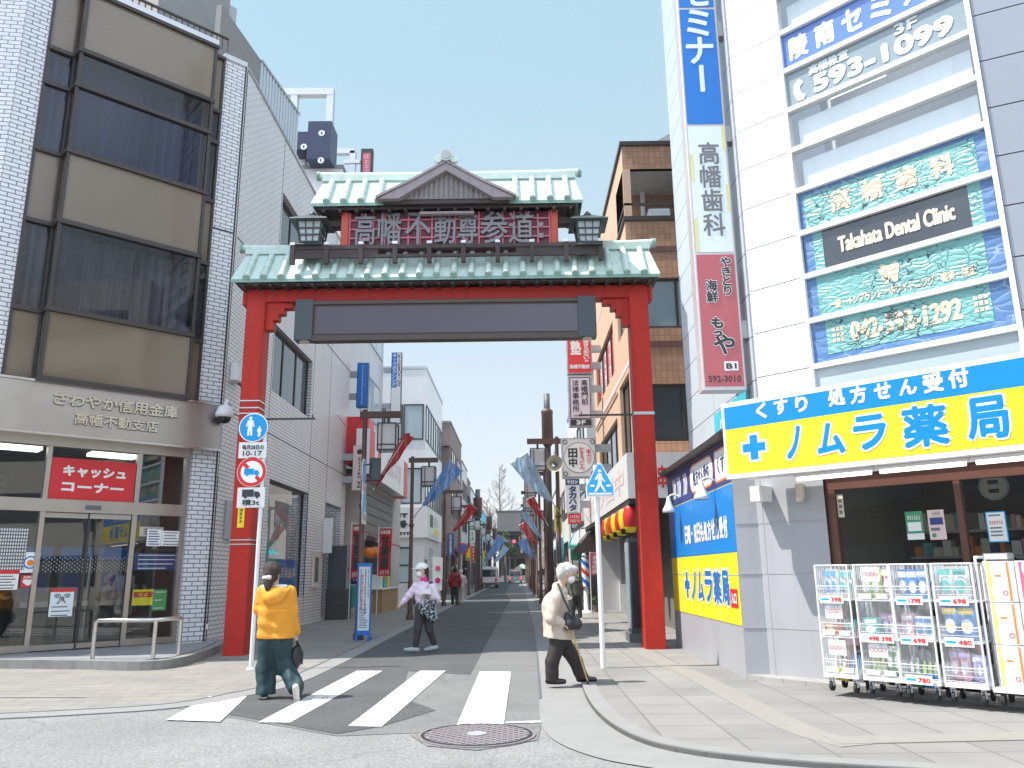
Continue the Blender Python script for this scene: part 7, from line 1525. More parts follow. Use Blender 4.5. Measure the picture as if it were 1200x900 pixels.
    house('pale_house', 'narrow pale grey house beyond the brown building', -4.7, 67.2, 74, 10.6, 'plaster_white', w1); house('maroon_house', 'narrow maroon clad house between two pale houses', -4.7, 74.2, 79, 10.0, 'brown_wall', w1); house('grey_house', 'grey house with a green sign beyond the maroon house', -4.65, 79.2, 88, 9.6, 'panel_side', w1); house('cream_house', 'low cream house behind the parked white van', -4.6, 88.2, 103, 7.6, 'plaster_cream', w1); house('turquoise_house', 'turquoise fronted house far down the shaded row', -4.55, 103.2, 121, 9.2, 'cyan', w1); house('far_house', 'last plain house of the shaded row near the temple gate', -4.6, 121.2, 138, 6.6, 'plaster_grey', w1)
    def dA(mb, F, x0, z0, x1, z1): w, h = x1-x0, z1-z0; mb.marks(x0+w*.3, z0+h*.05, x0+w*.7, z1-h*.04, 8, .008, 'paper', F, 15, True)
    proj_sign('blade_sign', 'navy projecting sign with white writing on the brown building', 524, 625, 532, 651, 55.5, 'navy_board', dA)
    def dB(mb, F, x0, z0, x1, z1): w, h = x1-x0, z1-z0; mb.disc(x0+w*.5, z0+h*.8, w*.24, .006, .01, 'green_lit', F, 12); mb.disc(x0+w*.5, z0+h*.8, w*.09, .01, .014, 'paper', F, 10); mb.marks(x0+w*.3, z0+h*.08, x0+w*.75, z0+h*.6, 2, .008, 'green_lit', F, 16, True)
    proj_sign('blade_sign', 'white projecting sign with green writing over the shaded row', 547, 614, 559, 636, 72, 'paper', dB, dp=.4)
    def dC(mb, F, x0, z0, x1, z1): mb.disc((x0+x1)/2, z0+(z1-z0)*.66, (x1-x0)*.28, .006, .01, 'pink_hot', F, 14); mb.disc((x0+x1)/2, z0+(z1-z0)*.3, (x1-x0)*.28, .006, .01, 'magenta', F, 14)
    proj_sign('shop_board', 'white shop board with two pink discs past the striding person', 507, 653, 519, 692, 42.5, 'paper', dC, dp=.08)
    def dD(mb, F, x0, z0, x1, z1): 
        h = z1-z0
        for k in range(3): mb.disc((x0+x1)/2, z0+h*(.38+.22*k), (x1-x0)*.34, .006, .02, 'yellow', F, 12)
        mb.rect(x0+.03, z0+.03, x1-.03, z0+h*.2, .008, 'green_lit', F)
    proj_sign('lamp_sign', 'upright yellow and orange sign with a green foot over the shaded pavement', 545.5, 642, 552, 657, 52, 'orange', dD)
    mb = MB(); c = aY(542, 643, 51); F = Fr(c); mb.disc(0, 0, .36, -.03, 0, 'red_sign', F); mb.disc(0, 0, .27, 0, .006, 'blue_deep', F); mb.bar(F.p(-.2, .2, .012), F.p(.2, -.2, .012), .07, .02, 'red_sign', (0, -1, 0)); one('no_parking_sign', mb, 'small round blue no parking sign beside the yellow upright sign', 'road sign', c)
    return proj_sign, house
proj_sign, house = west_row()
def east_row():
    X = 3.0
    t = thing('brick_building', 'brown brick and pale orange plaster building with a corner balcony behind the gate', 'building', (4, 20, 0)); H = 12.9; Y0, Y1 = 20.0, 30.0; F = Fr((0, Y0, 0)); R = RF(X)
    # street flank of plaster
    holes = [(-29.0, 7.35, -23.6, 9.0), (-22.4, 7.9, -20.5, 10.2), (-28.8, 3.9, -23.4, 5.9), (-22.6, 4.3, -20.6, 6.6)]
    mb = MB(); wall_holes(mb, R, -Y1, 3.0, -Y0-.0, H, holes+[(-21.6, 10.75, -Y0, 12.2)], 'plaster_orange', 0, .2); mb.quad((X, Y1, 0), (12, Y1, 0), (12, Y1, H), (X, Y1, H), 'plaster_white'); mb.build('plaster_wall', t)
    for h, gm, c in ((holes[0], 'dark_glass', 4), (holes[1], 'mid_glass', 1), (holes[2], 'dark_glass', 4), (holes[3], 'dark_glass', 2)): window(t, R, *h, w=-.12, gm=gm, fm='bronze', cols=c, fw=.08)
    mb = MB(); h = holes[0]
    for k in range(4): a = h[0]+.15+k*1.35; mb.rect(a+.1, h[1]+.12, a+.5, h[3]-.12, -.10, 'red_sign', R); mb.rect(a+.5, h[1]+.12, a+.95, h[3]-.12, -.10, 'paper', R); mb.marks(a+.58, h[1]+.2, a+.88, h[3]-.2, 3, -.09, 'red_sign', R, k, True)
    mb.build('window_film', t)
    mb = MB(); mb.rect(-29.8, 6.75, -20, 6.9, .01, 'pink_pale', R); mb.rect(-29.8, 10.3, -21.7, 10.42, .01, 'pink_pale', R); mb.tube([R.p(-29.5, 6.6, .05), R.p(-23, 6.6, .05)], .03, 'pink_pale'); mb.build('string_course', t)
    # brick front on the alley
    mb = MB(); wall_holes(mb, F, X, 3.0, 12, H, [(X, 10.75, 12, 12.2), (3.15, 7.62, 12, 9.02), (3.15, 4.62, 12, 6.12)], 'brown_brick', 0, .15, 'brown_brick'); mb.build('brick_wall', t)
    mb = MB(); mb.rect(X, 10.7, 12, 12.2, -1.6, 'brown_brick', F); mb.quad((X, Y0, 12.2), (12, Y0, 12.2), (12, Y0+1.6, 12.2), (X, Y0+1.6, 12.2), 'plaster_cream'); mb.quad((X, Y0, 10.75), (12, Y0, 10.75), (12, Y0+1.6, 10.75), (X, Y0+1.6, 10.75), 'concrete'); mb.quad((X+.1, Y0+1.6, 10.75), (X, Y0+1.6, 10.75), (X, Y0+1.6, 12.2), (X+.1, Y0+1.6, 12.2), 'brown_brick'); mb.build('balcony', t)
    mb = MB(); mb.bar((X, Y0+.03, 11.15), (12, Y0+.03, 11.15), .06, .07, 'bronze'); mb.bar((X+.03, Y0, 11.15), (X+.03, Y0+1.6, 11.15), .06, .07, 'bronze'); mb.box(X-.03, Y0-.05, 10.66, 12, Y0+.02, 10.78, 'bronze'); mb.box(X-.05, Y0-.0, 10.665, X+.0, Y0+1.6, 10.775, 'bronze')
    for k in range(7): x = X+.03+k*1.3; mb.bar((x, Y0+.03, 10.78), (x, Y0+.03, 11.12), .04, .04, 'bronze')
    mb.build('balcony_rail', t)
    mb = MB(); mb.tube([(3.75, Y0+1.4, 10.75), (3.75, Y0+1.4, 12.2)], .07, 'plaster_white'); mb.build('drainpipe', t); mb = MB(); mb.bbox(3.75, 10.8, -1.0, 4.35, 11.25, -.5, 'white_metal', F, .03); mb.build('heater_unit', t)
    mb = MB(); mb.quad((X, Y0, H), (12, Y0, H), (12, Y1, H), (X, Y1, H), 'concrete_dark'); mb.box(X-.06, Y0-.06, H, 12, Y0+.2, H+.12, 'bronze'); mb.box(X-.06, Y0+.2, H, X+.2, Y1, H+.12, 'bronze'); mb.build('roof', t)
    mb = MB(); q = Fr((4.0, Y0+1.2, H)); mb.box(0, .1, -.9, .9, .35, 0, 'alu', q); mb.poly([(0, .36), (.9, .36), (.9, 1.15), (.6, 1.1), (.2, .85), (.05, .6)], -.8, -.05, 'alu', q); mb.build('roof_vent', t)
    for v0, v1 in ((7.62, 9.02), (4.62, 6.12)): window(t, F, 3.15, v0, 5.4, v1, -.1, gm='mid_glass' if v0 > 7 else 'dark_glass', fm='bronze', cols=2, fw=.07); window(t, F, 5.5, v0, 8, v1, -.1, gm='mid_glass', fm='bronze', cols=2, fw=.07)
    mb = MB(); 
    for v in (7.1, 9.75): mb.box(X-.01, v, -.02, 12, v+.16, .02, 'maroon_brick', F)
    mb.build('brick_band', t)
    # set back ground floor with shutters
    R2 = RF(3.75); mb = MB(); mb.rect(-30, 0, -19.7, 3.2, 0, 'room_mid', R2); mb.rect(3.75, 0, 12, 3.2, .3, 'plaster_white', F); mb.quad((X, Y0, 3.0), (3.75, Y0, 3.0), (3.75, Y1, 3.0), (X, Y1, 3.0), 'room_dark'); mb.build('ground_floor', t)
    mb = MB()
    for k in range(46): mb.box(-26.8, .05+k*.052, 0, -23.2, .09+k*.052, .03, 'cream', R2)
    for k in range(50): mb.box(-29.8, .05+k*.052, 0, -27.2, .09+k*.052, .028, 'grey_metal', R2)
    mb.build('shutter', t); mb = MB()
    for u in (-27.0, -23.1, -29.9): mb.box(u-.09, 0, 0, u+.09, 2.9, .10, 'white_metal', R2)
    mb.build('shutter_post', t)
    # skewer restaurant fascia
    Z0, Z1 = 3.06, 4.12; XF = 2.55; YF = 18.5; t = thing('restaurant_fascia', 'white wraparound fascia of the skewer restaurant under the plaster wall', 'sign', (XF, YF, Z0)); mb = MB(); mb.box(XF, YF, Z0, 2.99, 31.2, Z1, 'panel_white'); mb.box(2.99, YF, Z0, 9, 19.99, Z1, 'panel_white'); mb.build('panel', t)
    FF = Fr((0, YF, 0)); RR = RF(XF); mb = MB(); a = FF.uv(773, 548); b = FF.uv(783, 572); mb.text('串', a[0]-.06, b[1], b[0], a[1]+.06, .006, 'red_bright', FF, .012); mb.text('カツ', b[0]+.15, b[1], b[0]+.7, a[1]+.06, .006, 'red_bright', FF, .012); mb.text('串カツ田中', -29.5, Z0+.2, -19.2, Z1-.2, .006, 'pink_faint', RR, .02); mb.build('lettering', t)
    mb = MB(); mb.box(XF+.02, YF+.02, Z0-.12, 2.98, 31, Z0-.003, 'dark_wood'); mb.box(2.99, YF+.02, Z0-.1, 9, 19.9, Z0-.003, 'dark_wood'); mb.build('soffit', t)
    for k in range(7):
        y = 18.85+.82*k; c = (2.62, y, 2.66); F3 = FlatFr((c[0], c[1], 0)); rd = k % 2 == 0; t = thing('paper_lantern', ('red' if rd else 'yellow')+' barrel paper lantern under the white fascia, %s from the gate' % ('first', 'second', 'third', 'fourth', 'fifth', 'sixth', 'seventh')[k], 'lantern', c, 'barrel lanterns of the skewer restaurant')
        mb = MB(); prof = [(.11, 2.36)]+[(.135+.04*math.sin(math.pi*j/12)+(.006 if j % 2 else 0), 2.42+.46*j/12) for j in range(13)]+[(.11, 2.90)]; mb.lathe(prof, 'red_bright' if rd else 'yellow', F3, 16); mb.build('shade', t); mb = MB(); mb.lathe([(.0, 2.30), (.115, 2.30), (.14, 2.42)], 'yellow' if rd else 'black', F3, 14); mb.lathe([(.115, 2.89), (.11, 2.93), (.02, 2.93), (.02, 2.96)], 'black', F3, 14); mb.build('cap', t)
    mb = MB(); F4 = RF(3.1); 
    for k, c in enumerate('いらっしゃい'): mb.text(c, -24+k*.75, 2.0, -23.45+k*.75, 2.35, 0, 'gold', F4, .02)
    mb.box(-24.2, 1.85, -.05, -19.4, 2.45, -.01, 'dark_wood', F4); one('hanging_board', mb, 'dark hanging board with gold lettering below the barrel lanterns', 'sign', F4.p(-22, 2, 0))
    # glazed poster case beside the gate pillar
    t = thing('poster_case', 'slim glazed poster case on a dark base beside the sunny gate pillar', 'poster case', (2.3, 16.7, RW)); b = aZ(747, 757, RW); x0 = aY(739, 757, 16.6)[0]; mb = MB(); mb.box(x0-.02, 16.5, RW, x0+.40, 17.15, .22, 'grey_dark'); mb.build('base', t); mb = MB(); mb.box(x0+.04, 16.55, .22, x0+.34, 17.1, 2.08, 'slate_box'); mb.build('case', t); mb = MB(); mb.box(x0+.02, 16.58, .3, x0+.04, 17.07, 2.0, 'pale_glass'); mb.rect(x0+.07, .32, x0+.31, 2.0, .004, 'dark_glass', Fr((0, 16.55, 0))); mb.build('glass_front', t)
    # block wall and barber's corner
    t = thing('block_wall', 'short grey concrete block wall behind the crossing sign post', 'wall', (3.2, 31.4, 0)); mb = MB(); mb.box(2.75, 31.3, .0, 3.9, 31.45, 1.36, 'block'); mb.box(2.72, 31.28, 1.36, 3.92, 31.47, 1.42, 'concrete'); mb.build('wall', t)
    c = aY(686, 668, 28.5); t = thing('barber_pole', 'large red white and blue striped barber pole on the sunny pavement', 'barber pole', (c[0], 28.5, RW)); z0 = aY(686, 686, 28.5)[2]; z1 = aY(686, 652, 28.5)[2]
    def spiral(t, cx, cy, z0, z1, r):
        mb = MB(); n = 24; cols = ['white_paint', 'red_bright', 'white_paint', 'blue_deep']; seg = 24
        for i in range(seg):
            for j in range(n):
                a0, a1 = 2*math.pi*j/n, 2*math.pi*(j+1)/n; za, zb = z0+(z1-z0)*i/seg, z0+(z1-z0)*(i+1)/seg; k = int(((j/n)+i/seg*1.6)*4) % 4
                mb.quad((cx+r*math.cos(a0), cy+r*math.sin(a0), za), (cx+r*math.cos(a1), cy+r*math.sin(a1), za), (cx+r*math.cos(a1), cy+r*math.sin(a1), zb), (cx+r*math.cos(a0), cy+r*math.sin(a0), zb), cols[k])
        mb.build('striped_tube', t); mb = MB(); F = FlatFr((cx, cy, 0)); mb.lathe([(r*1.15, z0-.05), (r*1.15, z0), (r, z0)], 'chrome', F, 16); mb.lathe([(r, z1), (r*1.15, z1), (r*1.15, z1+.05), (.02, z1+.12)], 'chrome', F, 16); mb.build('cap', t)
    spiral(t, c[0], 28.5, z0, z1, .13); mb = MB(); mb.lathe([(.22, RW), (.2, RW+.06), (.09, RW+.1), (.08, z0-.05)], 'white_metal', FlatFr((c[0], 28.5, 0)), 14); mb.build('stand', t)
    # pale building with the projecting signs, and on down the sunny row
    t = house('pale_building', 'pale grey building hung with projecting signs beyond the plaster wall', 2.85, 32.2, 44, 9.6, 'plaster_white', [(.1, .62, .4, .82), (.55, .62, .9, .82), (.1, .36, .9, .5), (.1, .02, .9, .26)], side=1)
    house('tan_house', 'tan house on the sunny row behind the brown lamp poles', 2.8, 44.2, 58, 8.2, 'plaster_cream', [(.1, .55, .45, .75), (.55, .55, .9, .75), (.1, .03, .9, .3)], side=1); house('white_house', 'white house farther along the sunny row of shops', 2.8, 58.2, 76, 7.2, 'plaster_white', [(.1, .55, .45, .75), (.55, .55, .9, .75), (.1, .03, .9, .3)], side=1); house('brown_house', 'brown house at the far end of the sunny row', 2.8, 76.2, 100, 6.6, 'brown_wall', [(.1, .55, .45, .75), (.1, .03, .9, .3)], side=1); house('low_house', 'low plain house nearest the temple gate on the sunny row', 2.9, 100.2, 132, 5.6, 'plaster_grey', [(.1, .5, .45, .75), (.1, .03, .9, .3)], side=1)
    def e1(mb, F, x0, z0, x1, z1): w, h = x1-x0, z1-z0; mb.text('塾', x0+w*.14, z0+h*.55, x0+w*.58, z0+h*.98, .008, 'paper', F, .02); mb.vtext('あきらめない。', x0+w*.66, x0+w*.9, z0+h*.98, z0+h*.32, .008, 'paper', F, .006); mb.text('高幡不動校', x0+w*.1, z0+h*.14, x0+w*.9, z0+h*.27, .008, 'paper', F, .008)
    proj_sign('blade_sign', 'red projecting sign with white writing just under the gate beam', 665, 398, 693, 438, 27, 'red_bright', e1, 'grey_metal', bx=2.98)
    def e2(mb, F, x0, z0, x1, z1):
        w, h = x1-x0, z1-z0; mb.rect(x0+w*.06, z0+h*.15, x1-w*.06, z1-h*.03, .006, 'ink', F); mb.rect(x0+w*.10, z0+h*.17, x1-w*.10, z1-h*.05, .009, 'pink_white', F); mb.vtext('高幡門前', x0+w*.54, x0+w*.84, z1-h*.08, z0+h*.42, .012, 'ink', F, .005); mb.vtext('法律事務所', x0+w*.16, x0+w*.46, z1-h*.08, z0+h*.28, .012, 'ink', F, .005); mb.rect(x0+w*.06, z0+h*.02, x1-w*.06, z0+h*.14, .006, 'ink', F); mb.text('3F', x0+w*.3, z0+h*.035, x0+w*.7, z0+h*.12, .010, 'paper', F, .01); mb.rect(x0+w*.2, z0+h*.2, x1-w*.2, z0+h*.22, .012, 'ink_grey', F)
    proj_sign('blade_sign', 'pale projecting sign of two columns of dark writing below the red one', 667, 440, 693, 500, 27, 'pink_white', e2, 'grey_metal', bx=2.98)
    def e3(mb, F, x0, z0, x1, z1):
        w, h = x1-x0, z1-z0; c = (x0+w*.5, z0+h*.5)
        for a, b in ((.1, .1), (.9, .1), (.1, .9), (.9, .9)): mb.ring(x0+w*a, z0+h*b, w*.04, w*.075, .007, 'ink_grey', F, 14)
        mb.disc(c[0], c[1], w*.45, .005, .006, 'ink_grey', F, 32); mb.disc(c[0], c[1], w*.43, .006, .009, 'paper', F, 32); mb.vtext('田中', x0+w*.18, x0+w*.46, z0+h*.74, z0+h*.26, .012, 'ink', F, .012); mb.vtext('かすうどん', x0+w*.50, x0+w*.66, z0+h*.78, z0+h*.2, .012, 'red_bright', F, .004); mb.vtext('串カツ', x0+w*.70, x0+w*.86, z0+h*.72, z0+h*.35, .012, 'red_bright', F, .003)
    proj_sign('square_sign', 'square white projecting sign with a round frame and brush writing', 659, 513, 698, 560, 25, 'plate_grey', e3, 'grey_metal', bx=2.98)
    def e4(mb, F, x0, z0, x1, z1): w, h = x1-x0, z1-z0; mb.rect(x0+.01, z0+h*.82, x1-.01, z1-.01, .008, 'navy_board', F); mb.text('サロン', x0+w*.12, z0+h*.85, x1-w*.1, z0+h*.96, .012, 'paper', F, .01); mb.vtext('タカハタ', x0+w*.22, x0+w*.78, z0+h*.78, z0+h*.06, .012, 'navy_board', F, .015)
    proj_sign('blade_sign', 'white barber sign with navy writing under the square sign', 663, 561, 679, 601, 28, 'paper', e4, bx=2.84)
    def e5(mb, F, x0, z0, x1, z1): w, h = x1-x0, z1-z0; mb.marks(x0+w*.1, z0+h*.56, x1-w*.1, z0+h*.86, 5, .008, 'paper', F, 17); mb.marks(x0+w*.1, z0+h*.15, x1-w*.1, z0+h*.45, 6, .008, 'paper', F, 18)
    proj_sign('price_sign', 'small red price sign under the white barber sign', 666, 602, 681, 614, 28, 'red_bright', e5, dp=.1)
    c = aY(679, 586, 28.3); t = thing('barber_pole', 'small striped barber pole fixed beside the white barber sign', 'barber pole', c); spiral(t, c[0], 28.3, c[2]-.42, c[2]+.42, .07)
    t = thing('awning', 'rounded turquoise awning over the barber shop door', 'awning', (2.4, 32, 2.4)); mb = MB(); mb.sheet(lambda a, b: (2.84-.75*math.sin(b*math.pi/2), 32.6+1.6*a, 2.35+.85*math.cos(b*math.pi/2)), 10, 8, 'awning_blue'); mb.build('canopy', t)
    t = thing('awning', 'green shop awning hanging beside the striped barber pole', 'awning', (2.2, 33, 1.9)); mb = MB(); mb.box(1.98, 30.9, 1.85, 2.52, 30.95, 2.25, 'awning_green'); mb.quad((1.98, 30.9, 2.25), (2.52, 30.9, 2.25), (2.7, 31.6, 2.5), (1.98, 31.6, 2.5), 'awning_green'); mb.build('canopy', t)
    t = thing('awning', 'dark brown sloping awning between the restaurant and the barber', 'awning', (2.6, 30, 2.6)); mb = MB(); mb.quad((2.0, 30.2, 2.15), (2.0, 32.1, 2.15), (2.9, 32.1, 3.15), (2.9, 30.2, 3.15), 'awning_brown'); mb.quad((2.0, 30.2, 2.13), (2.9, 30.2, 3.13), (2.9, 30.2, 2.13), (2.0, 30.2, 2.125), 'awning_brown'); mb.build('canopy', t)
    a = aY(694, 690, 27.5); mb = MB(); F = Fr((0, 27.5, 0)); x0, z0 = aY(692, 674, 27.5)[[0, 2]]; x1, z1 = aY(703, 648, 27.5)[[0, 2]]; mb.rect(x0, z0, x1, z1, 0, 'pink_hot', F); mb.marks(x0+.06, z0+.05, x1-.06, z1-.08, 4, .004, 'paper', F, 19, True); mb.tube([(x0, 27.5, RW), (x0, 27.5, z1+.05)], .015, 'white_metal'); one('small_banner', mb, 'pink banner with white writing on a pole behind the crossing sign', 'banner', (x0, 27.5, RW))
    def plant(x, y, s, label):
        t = thing('potted_plant', label, 'plant', (x, y, RW)); mb = MB(); mb.lathe([(.10*s, RW), (.15*s, RW+.25*s), (.16*s, RW+.27*s), (.13*s, RW+.26*s)], 'brown_wall', FlatFr((x, y, 0)), 12); mb.build('pot', t); mb = MB(); r = np.random.RandomState(int(x*100))
        for k in range(90):
            d = r.normal(0, 1, 3); d /= np.linalg.norm(d); p = A3(x, y, RW+.5*s)+d*A3(.26, .26, .24)*s*r.uniform(.5, 1); e = r.normal(0, 1, 3); e /= np.linalg.norm(e); f = np.cross(e, d); f /= np.linalg.norm(f)+1e-6; l = .07*s; mb.quad(p-e*l, p+f*l*.5, p+e*l, p-f*l*.5, 'leaf' if k % 3 else 'leaf_pale')
        mb.build('foliage', t)
    for k, (x, y, s) in enumerate(((2.45, 29.6, 1.0), (2.7, 29.1, .8), (2.62, 30.6, 1.1))): plant(x, y, s, ('small leafy potted plant by the block wall, in the middle', 'smallest leafy potted plant nearest the block wall', 'largest leafy potted plant behind the others at the block wall')[k])
brickmat('block', (.24, .235, .225), (.20, .195, .19), (.12, .12, .115), .40, .20, .012, .9, .5, .3, .2)
east_row()
# ------------------------------------------------------------------ lamp poles, flags, wires
def lamp(x, y, side, label, h=5.2, z=.012, grp='brown lamp poles along the street'):
    t = thing('street_lamp', label, 'street lamp', (x, y, z), grp); mb = MB(); mb.tube([(x, y, z), (x, y, 1.2), (x, y, 1.22), (x, y, h)], [.085, .08, .065, .055], 'brown_pole', 10); mb.lathe([(.12, z), (.12, z+.12), (.09, z+.16)], 'brown_pole', FlatFr((x, y, 0)), 12); mb.lathe([(.066, 2.9), (.085, 2.92), (.085, 2.99), (.066, 3.01)], 'brown_pole', FlatFr((x, y, 0)), 10); mb.build('pole', t)
    e = x+side*.85; mb = MB(); mb.box(min(x-side*.12, e), y-.05, h-.20, max(x-side*.12, e), y+.05, h-.05, 'brown_pole'); mb.build('arm', t)
    c = x+side*.55; mb = MB(); z0, z1, r = h-.98, h-.36, .21; mb.box(c-r+.02, y-r+.02, z0+.02, c+r-.02, y+r-.02, z1-.02, 'lantern_paper'); L = mb.build('lantern', t)
    mb = MB()
    for sx in (-1, 1):
        for sy in (-1, 1): mb.bar((c+sx*r, y+sy*r, z0-.03), (c+sx*r, y+sy*r, z1), .03, .03, 'dark_frame')
    for zz in (z0, z0+.12, z1-.0):
        for s in (-1, 1): mb.bar((c-r, y+s*r, zz), (c+r, y+s*r, zz), .025, .025, 'dark_frame'); mb.bar((c+s*r, y-r, zz), (c+s*r, y+r, zz), .025, .025, 'dark_frame')
    for s in (-1, 1): mb.bar((c-r*.55, y+s*r, z0), (c-r*.55, y+s*r, z1), .018, .018, 'dark_frame')
    mb.tube([(c, y, z1), (c, y, h-.2)], .03, 'dark_frame'); mb.build('lantern_frame', L); return t
wl = [(-3.57, 18.4), (-3.47, 26.2), (-3.37, 36.8), (-3.3, 45), (-3.3, 54), (-3.3, 63), (-3.3, 73), (-3.3, 84), (-3.3, 96), (-3.3, 110)]
el_ = [(1.13, 22.6), (1.02, 30.3), (1.0, 37.6), (1.0, 45), (1.0, 53), (1.0, 61), (1.0, 70), (1.0, 80), (1.0, 92), (1.0, 106), (1.0, 120)]
nth = ['first', 'second', 'third', 'fourth', 'fifth', 'sixth', 'seventh', 'eighth', 'ninth', 'tenth', 'eleventh']
base_w = base_e = None
for i, (x, y) in enumerate(wl):
    lb = 'brown lamp pole with a square paper lantern on the shaded pavement, %s from the gate' % nth[i]
    if base_w is None: base_w = lamp(x, y, 1, lb)
    else: dup(base_w, (x, y, .012), lb)
for i, (x, y) in enumerate(el_):
    lb = 'brown lamp pole with a square paper lantern on the sunny pavement, %s from the gate' % nth[i]
    if base_e is None: base_e = lamp(x, y, -1, lb, z=RW)
    else: dup(base_e, (x, y, RW), lb)
def flagmat(name, base, a, b2, c):
    m = bpy.data.materials.new(name); nt, b, L = _nodes(m); tc = nt.nodes.new('ShaderNodeTexCoord'); w = nt.nodes.new('ShaderNodeTexWave'); w.inputs['Scale'].default_value = .9; w.inputs['Distortion'].default_value = 6; w.inputs['Detail'].default_value = 2; L.new(tc.outputs['Object'], w.inputs[0])
    cr = nt.nodes.new('ShaderNodeValToRGB'); L.new(w.outputs['Fac'], cr.inputs[0]); e = cr.color_ramp.elements; e[0].position = 0; e[0].color = base+(1,); e[1].position = .45; e[1].color = base+(1,)
    for p, q in ((.5, a), (.66, b2), (.72, base), (.86, c), (.92, base)): x = e.new(p); x.color = q+(1,)
    cr.color_ramp.interpolation = 'CONSTANT'; L.new(cr.outputs[0], b.inputs['Base Color']); b.inputs['Roughness'].default_value = .7; tl = nt.nodes.new('ShaderNodeBsdfTranslucent'); L.new(cr.outputs[0], tl.inputs[0]); ms = nt.nodes.new('ShaderNodeMixShader'); ms.inputs[0].default_value = .5; L.new(b.outputs[0], ms.inputs[1]); L.new(tl.outputs[0], ms.inputs[2]); L.new(ms.outputs[0], nt.nodes['Material Output'].inputs[0]); MAT[name] = m
flagmat('flag_blue', (.16, .34, .72), (.30, .50, .80), (.85, .87, .9), (.80, .62, .72)); flagmat('flag_pale', (.50, .70, .85), (.20, .45, .80), (.88, .88, .9), (.72, .58, .75)); flagmat('flag_red', (.58, .04, .04), (.55, .12, .12), (.68, .45, .42), (.25, .12, .18))
def flag(px0, py0, px1, py1, Y, m, label, f0=.25, drop=.75, dy=-.3, seed=0):
    """A slanting pole fixed to a lamp pole (px0, py0), its tip over the street at (px1, py1), festival cloth drooping from it."""
    a = aY(px0, py0, Y); b = aY(px1, py1, Y+dy); t = thing('street_flag', label, 'flag', a, 'festival flags over the street'); mb = MB(); mb.tube([a, b], .016, 'alu', 6); mb.build('pole', t); mb = MB(); L = np.linalg.norm(b-a); ph = seed*1.7
    ax = (b-a)/L; pr = np.cross(ax, A3(0, 1, 0)); pr /= np.linalg.norm(pr)
    if pr[2] > 0: pr = -pr
    # cloth stretched on a cross bar at the tip, gathered towards the foot of the pole
    def fn(u, v):
        w = drop*(.16+.84*u**.75); p = a+(b-a)*(f0+(1-f0)*u)
        return p+pr*((v-.30)*w)+A3(0, 1, 0)*(.05*math.sin(v*8+u*6+ph)+.05*math.sin(u*15+ph+v*4))*(.4+v)-A3(0, 0, 1)*(.12*math.sin(math.pi*u)*v*drop)+ax*(.03*math.sin(v*14+ph))
    mb.tube([b-pr*drop*.34, b+pr*drop*.74], .012, 'alu', 6)
    mb.sheet(fn, 26, 10, m); mb.build('cloth', t)
flag(437, 574, 478, 508, 18.3, 'flag_red', 'red and grey furled flag slanting from the lamp pole nearest the bank', .05, .22, -.2, 1)
flag(483, 609, 531, 543, 26.1, 'flag_blue', 'bright blue flag with white waves slanting out beside the gym', .25, .58, -.3, 0)
flag(524, 632, 553, 592, 36.7, 'flag_red', 'red flag slanting out in front of the brown building', .25, .42, -.3, 2)
flag(655, 600, 612, 534, 22.5, 'flag_pale', 'pale blue and white flag slanting out from the pole with the loudspeaker', .2, .58, -.2, 0)
flag(643, 617, 623, 583, 30.2, 'flag_red', 'small red flag with a blue edge beside the big dark pole', .2, .34, -.2, 3)
flag(638, 636, 615, 600, 37.5, 'flag_pale', 'white and blue streamer flag low against the temple roof', .1, .35, -.2, 4)
flag(632, 645, 615, 612, 45, 'flag_red', 'pink and red flag hanging over the sunny pavement far off', .2, .5, -.2, 5)
flag(630, 660, 613, 632, 53, 'flag_blue', 'blue and white flag hanging beside the temple signboard', .2, .62, -.2, 6)
flag(566, 662, 586, 628, 63, 'flag_blue', 'blue flag hanging above the roof of the white van', .1, .75, -.2, 7)
flag(575, 665, 592, 640, 73, 'flag_pale', 'pale blue flag hanging between the two vans', .2, .6, -.2, 8)
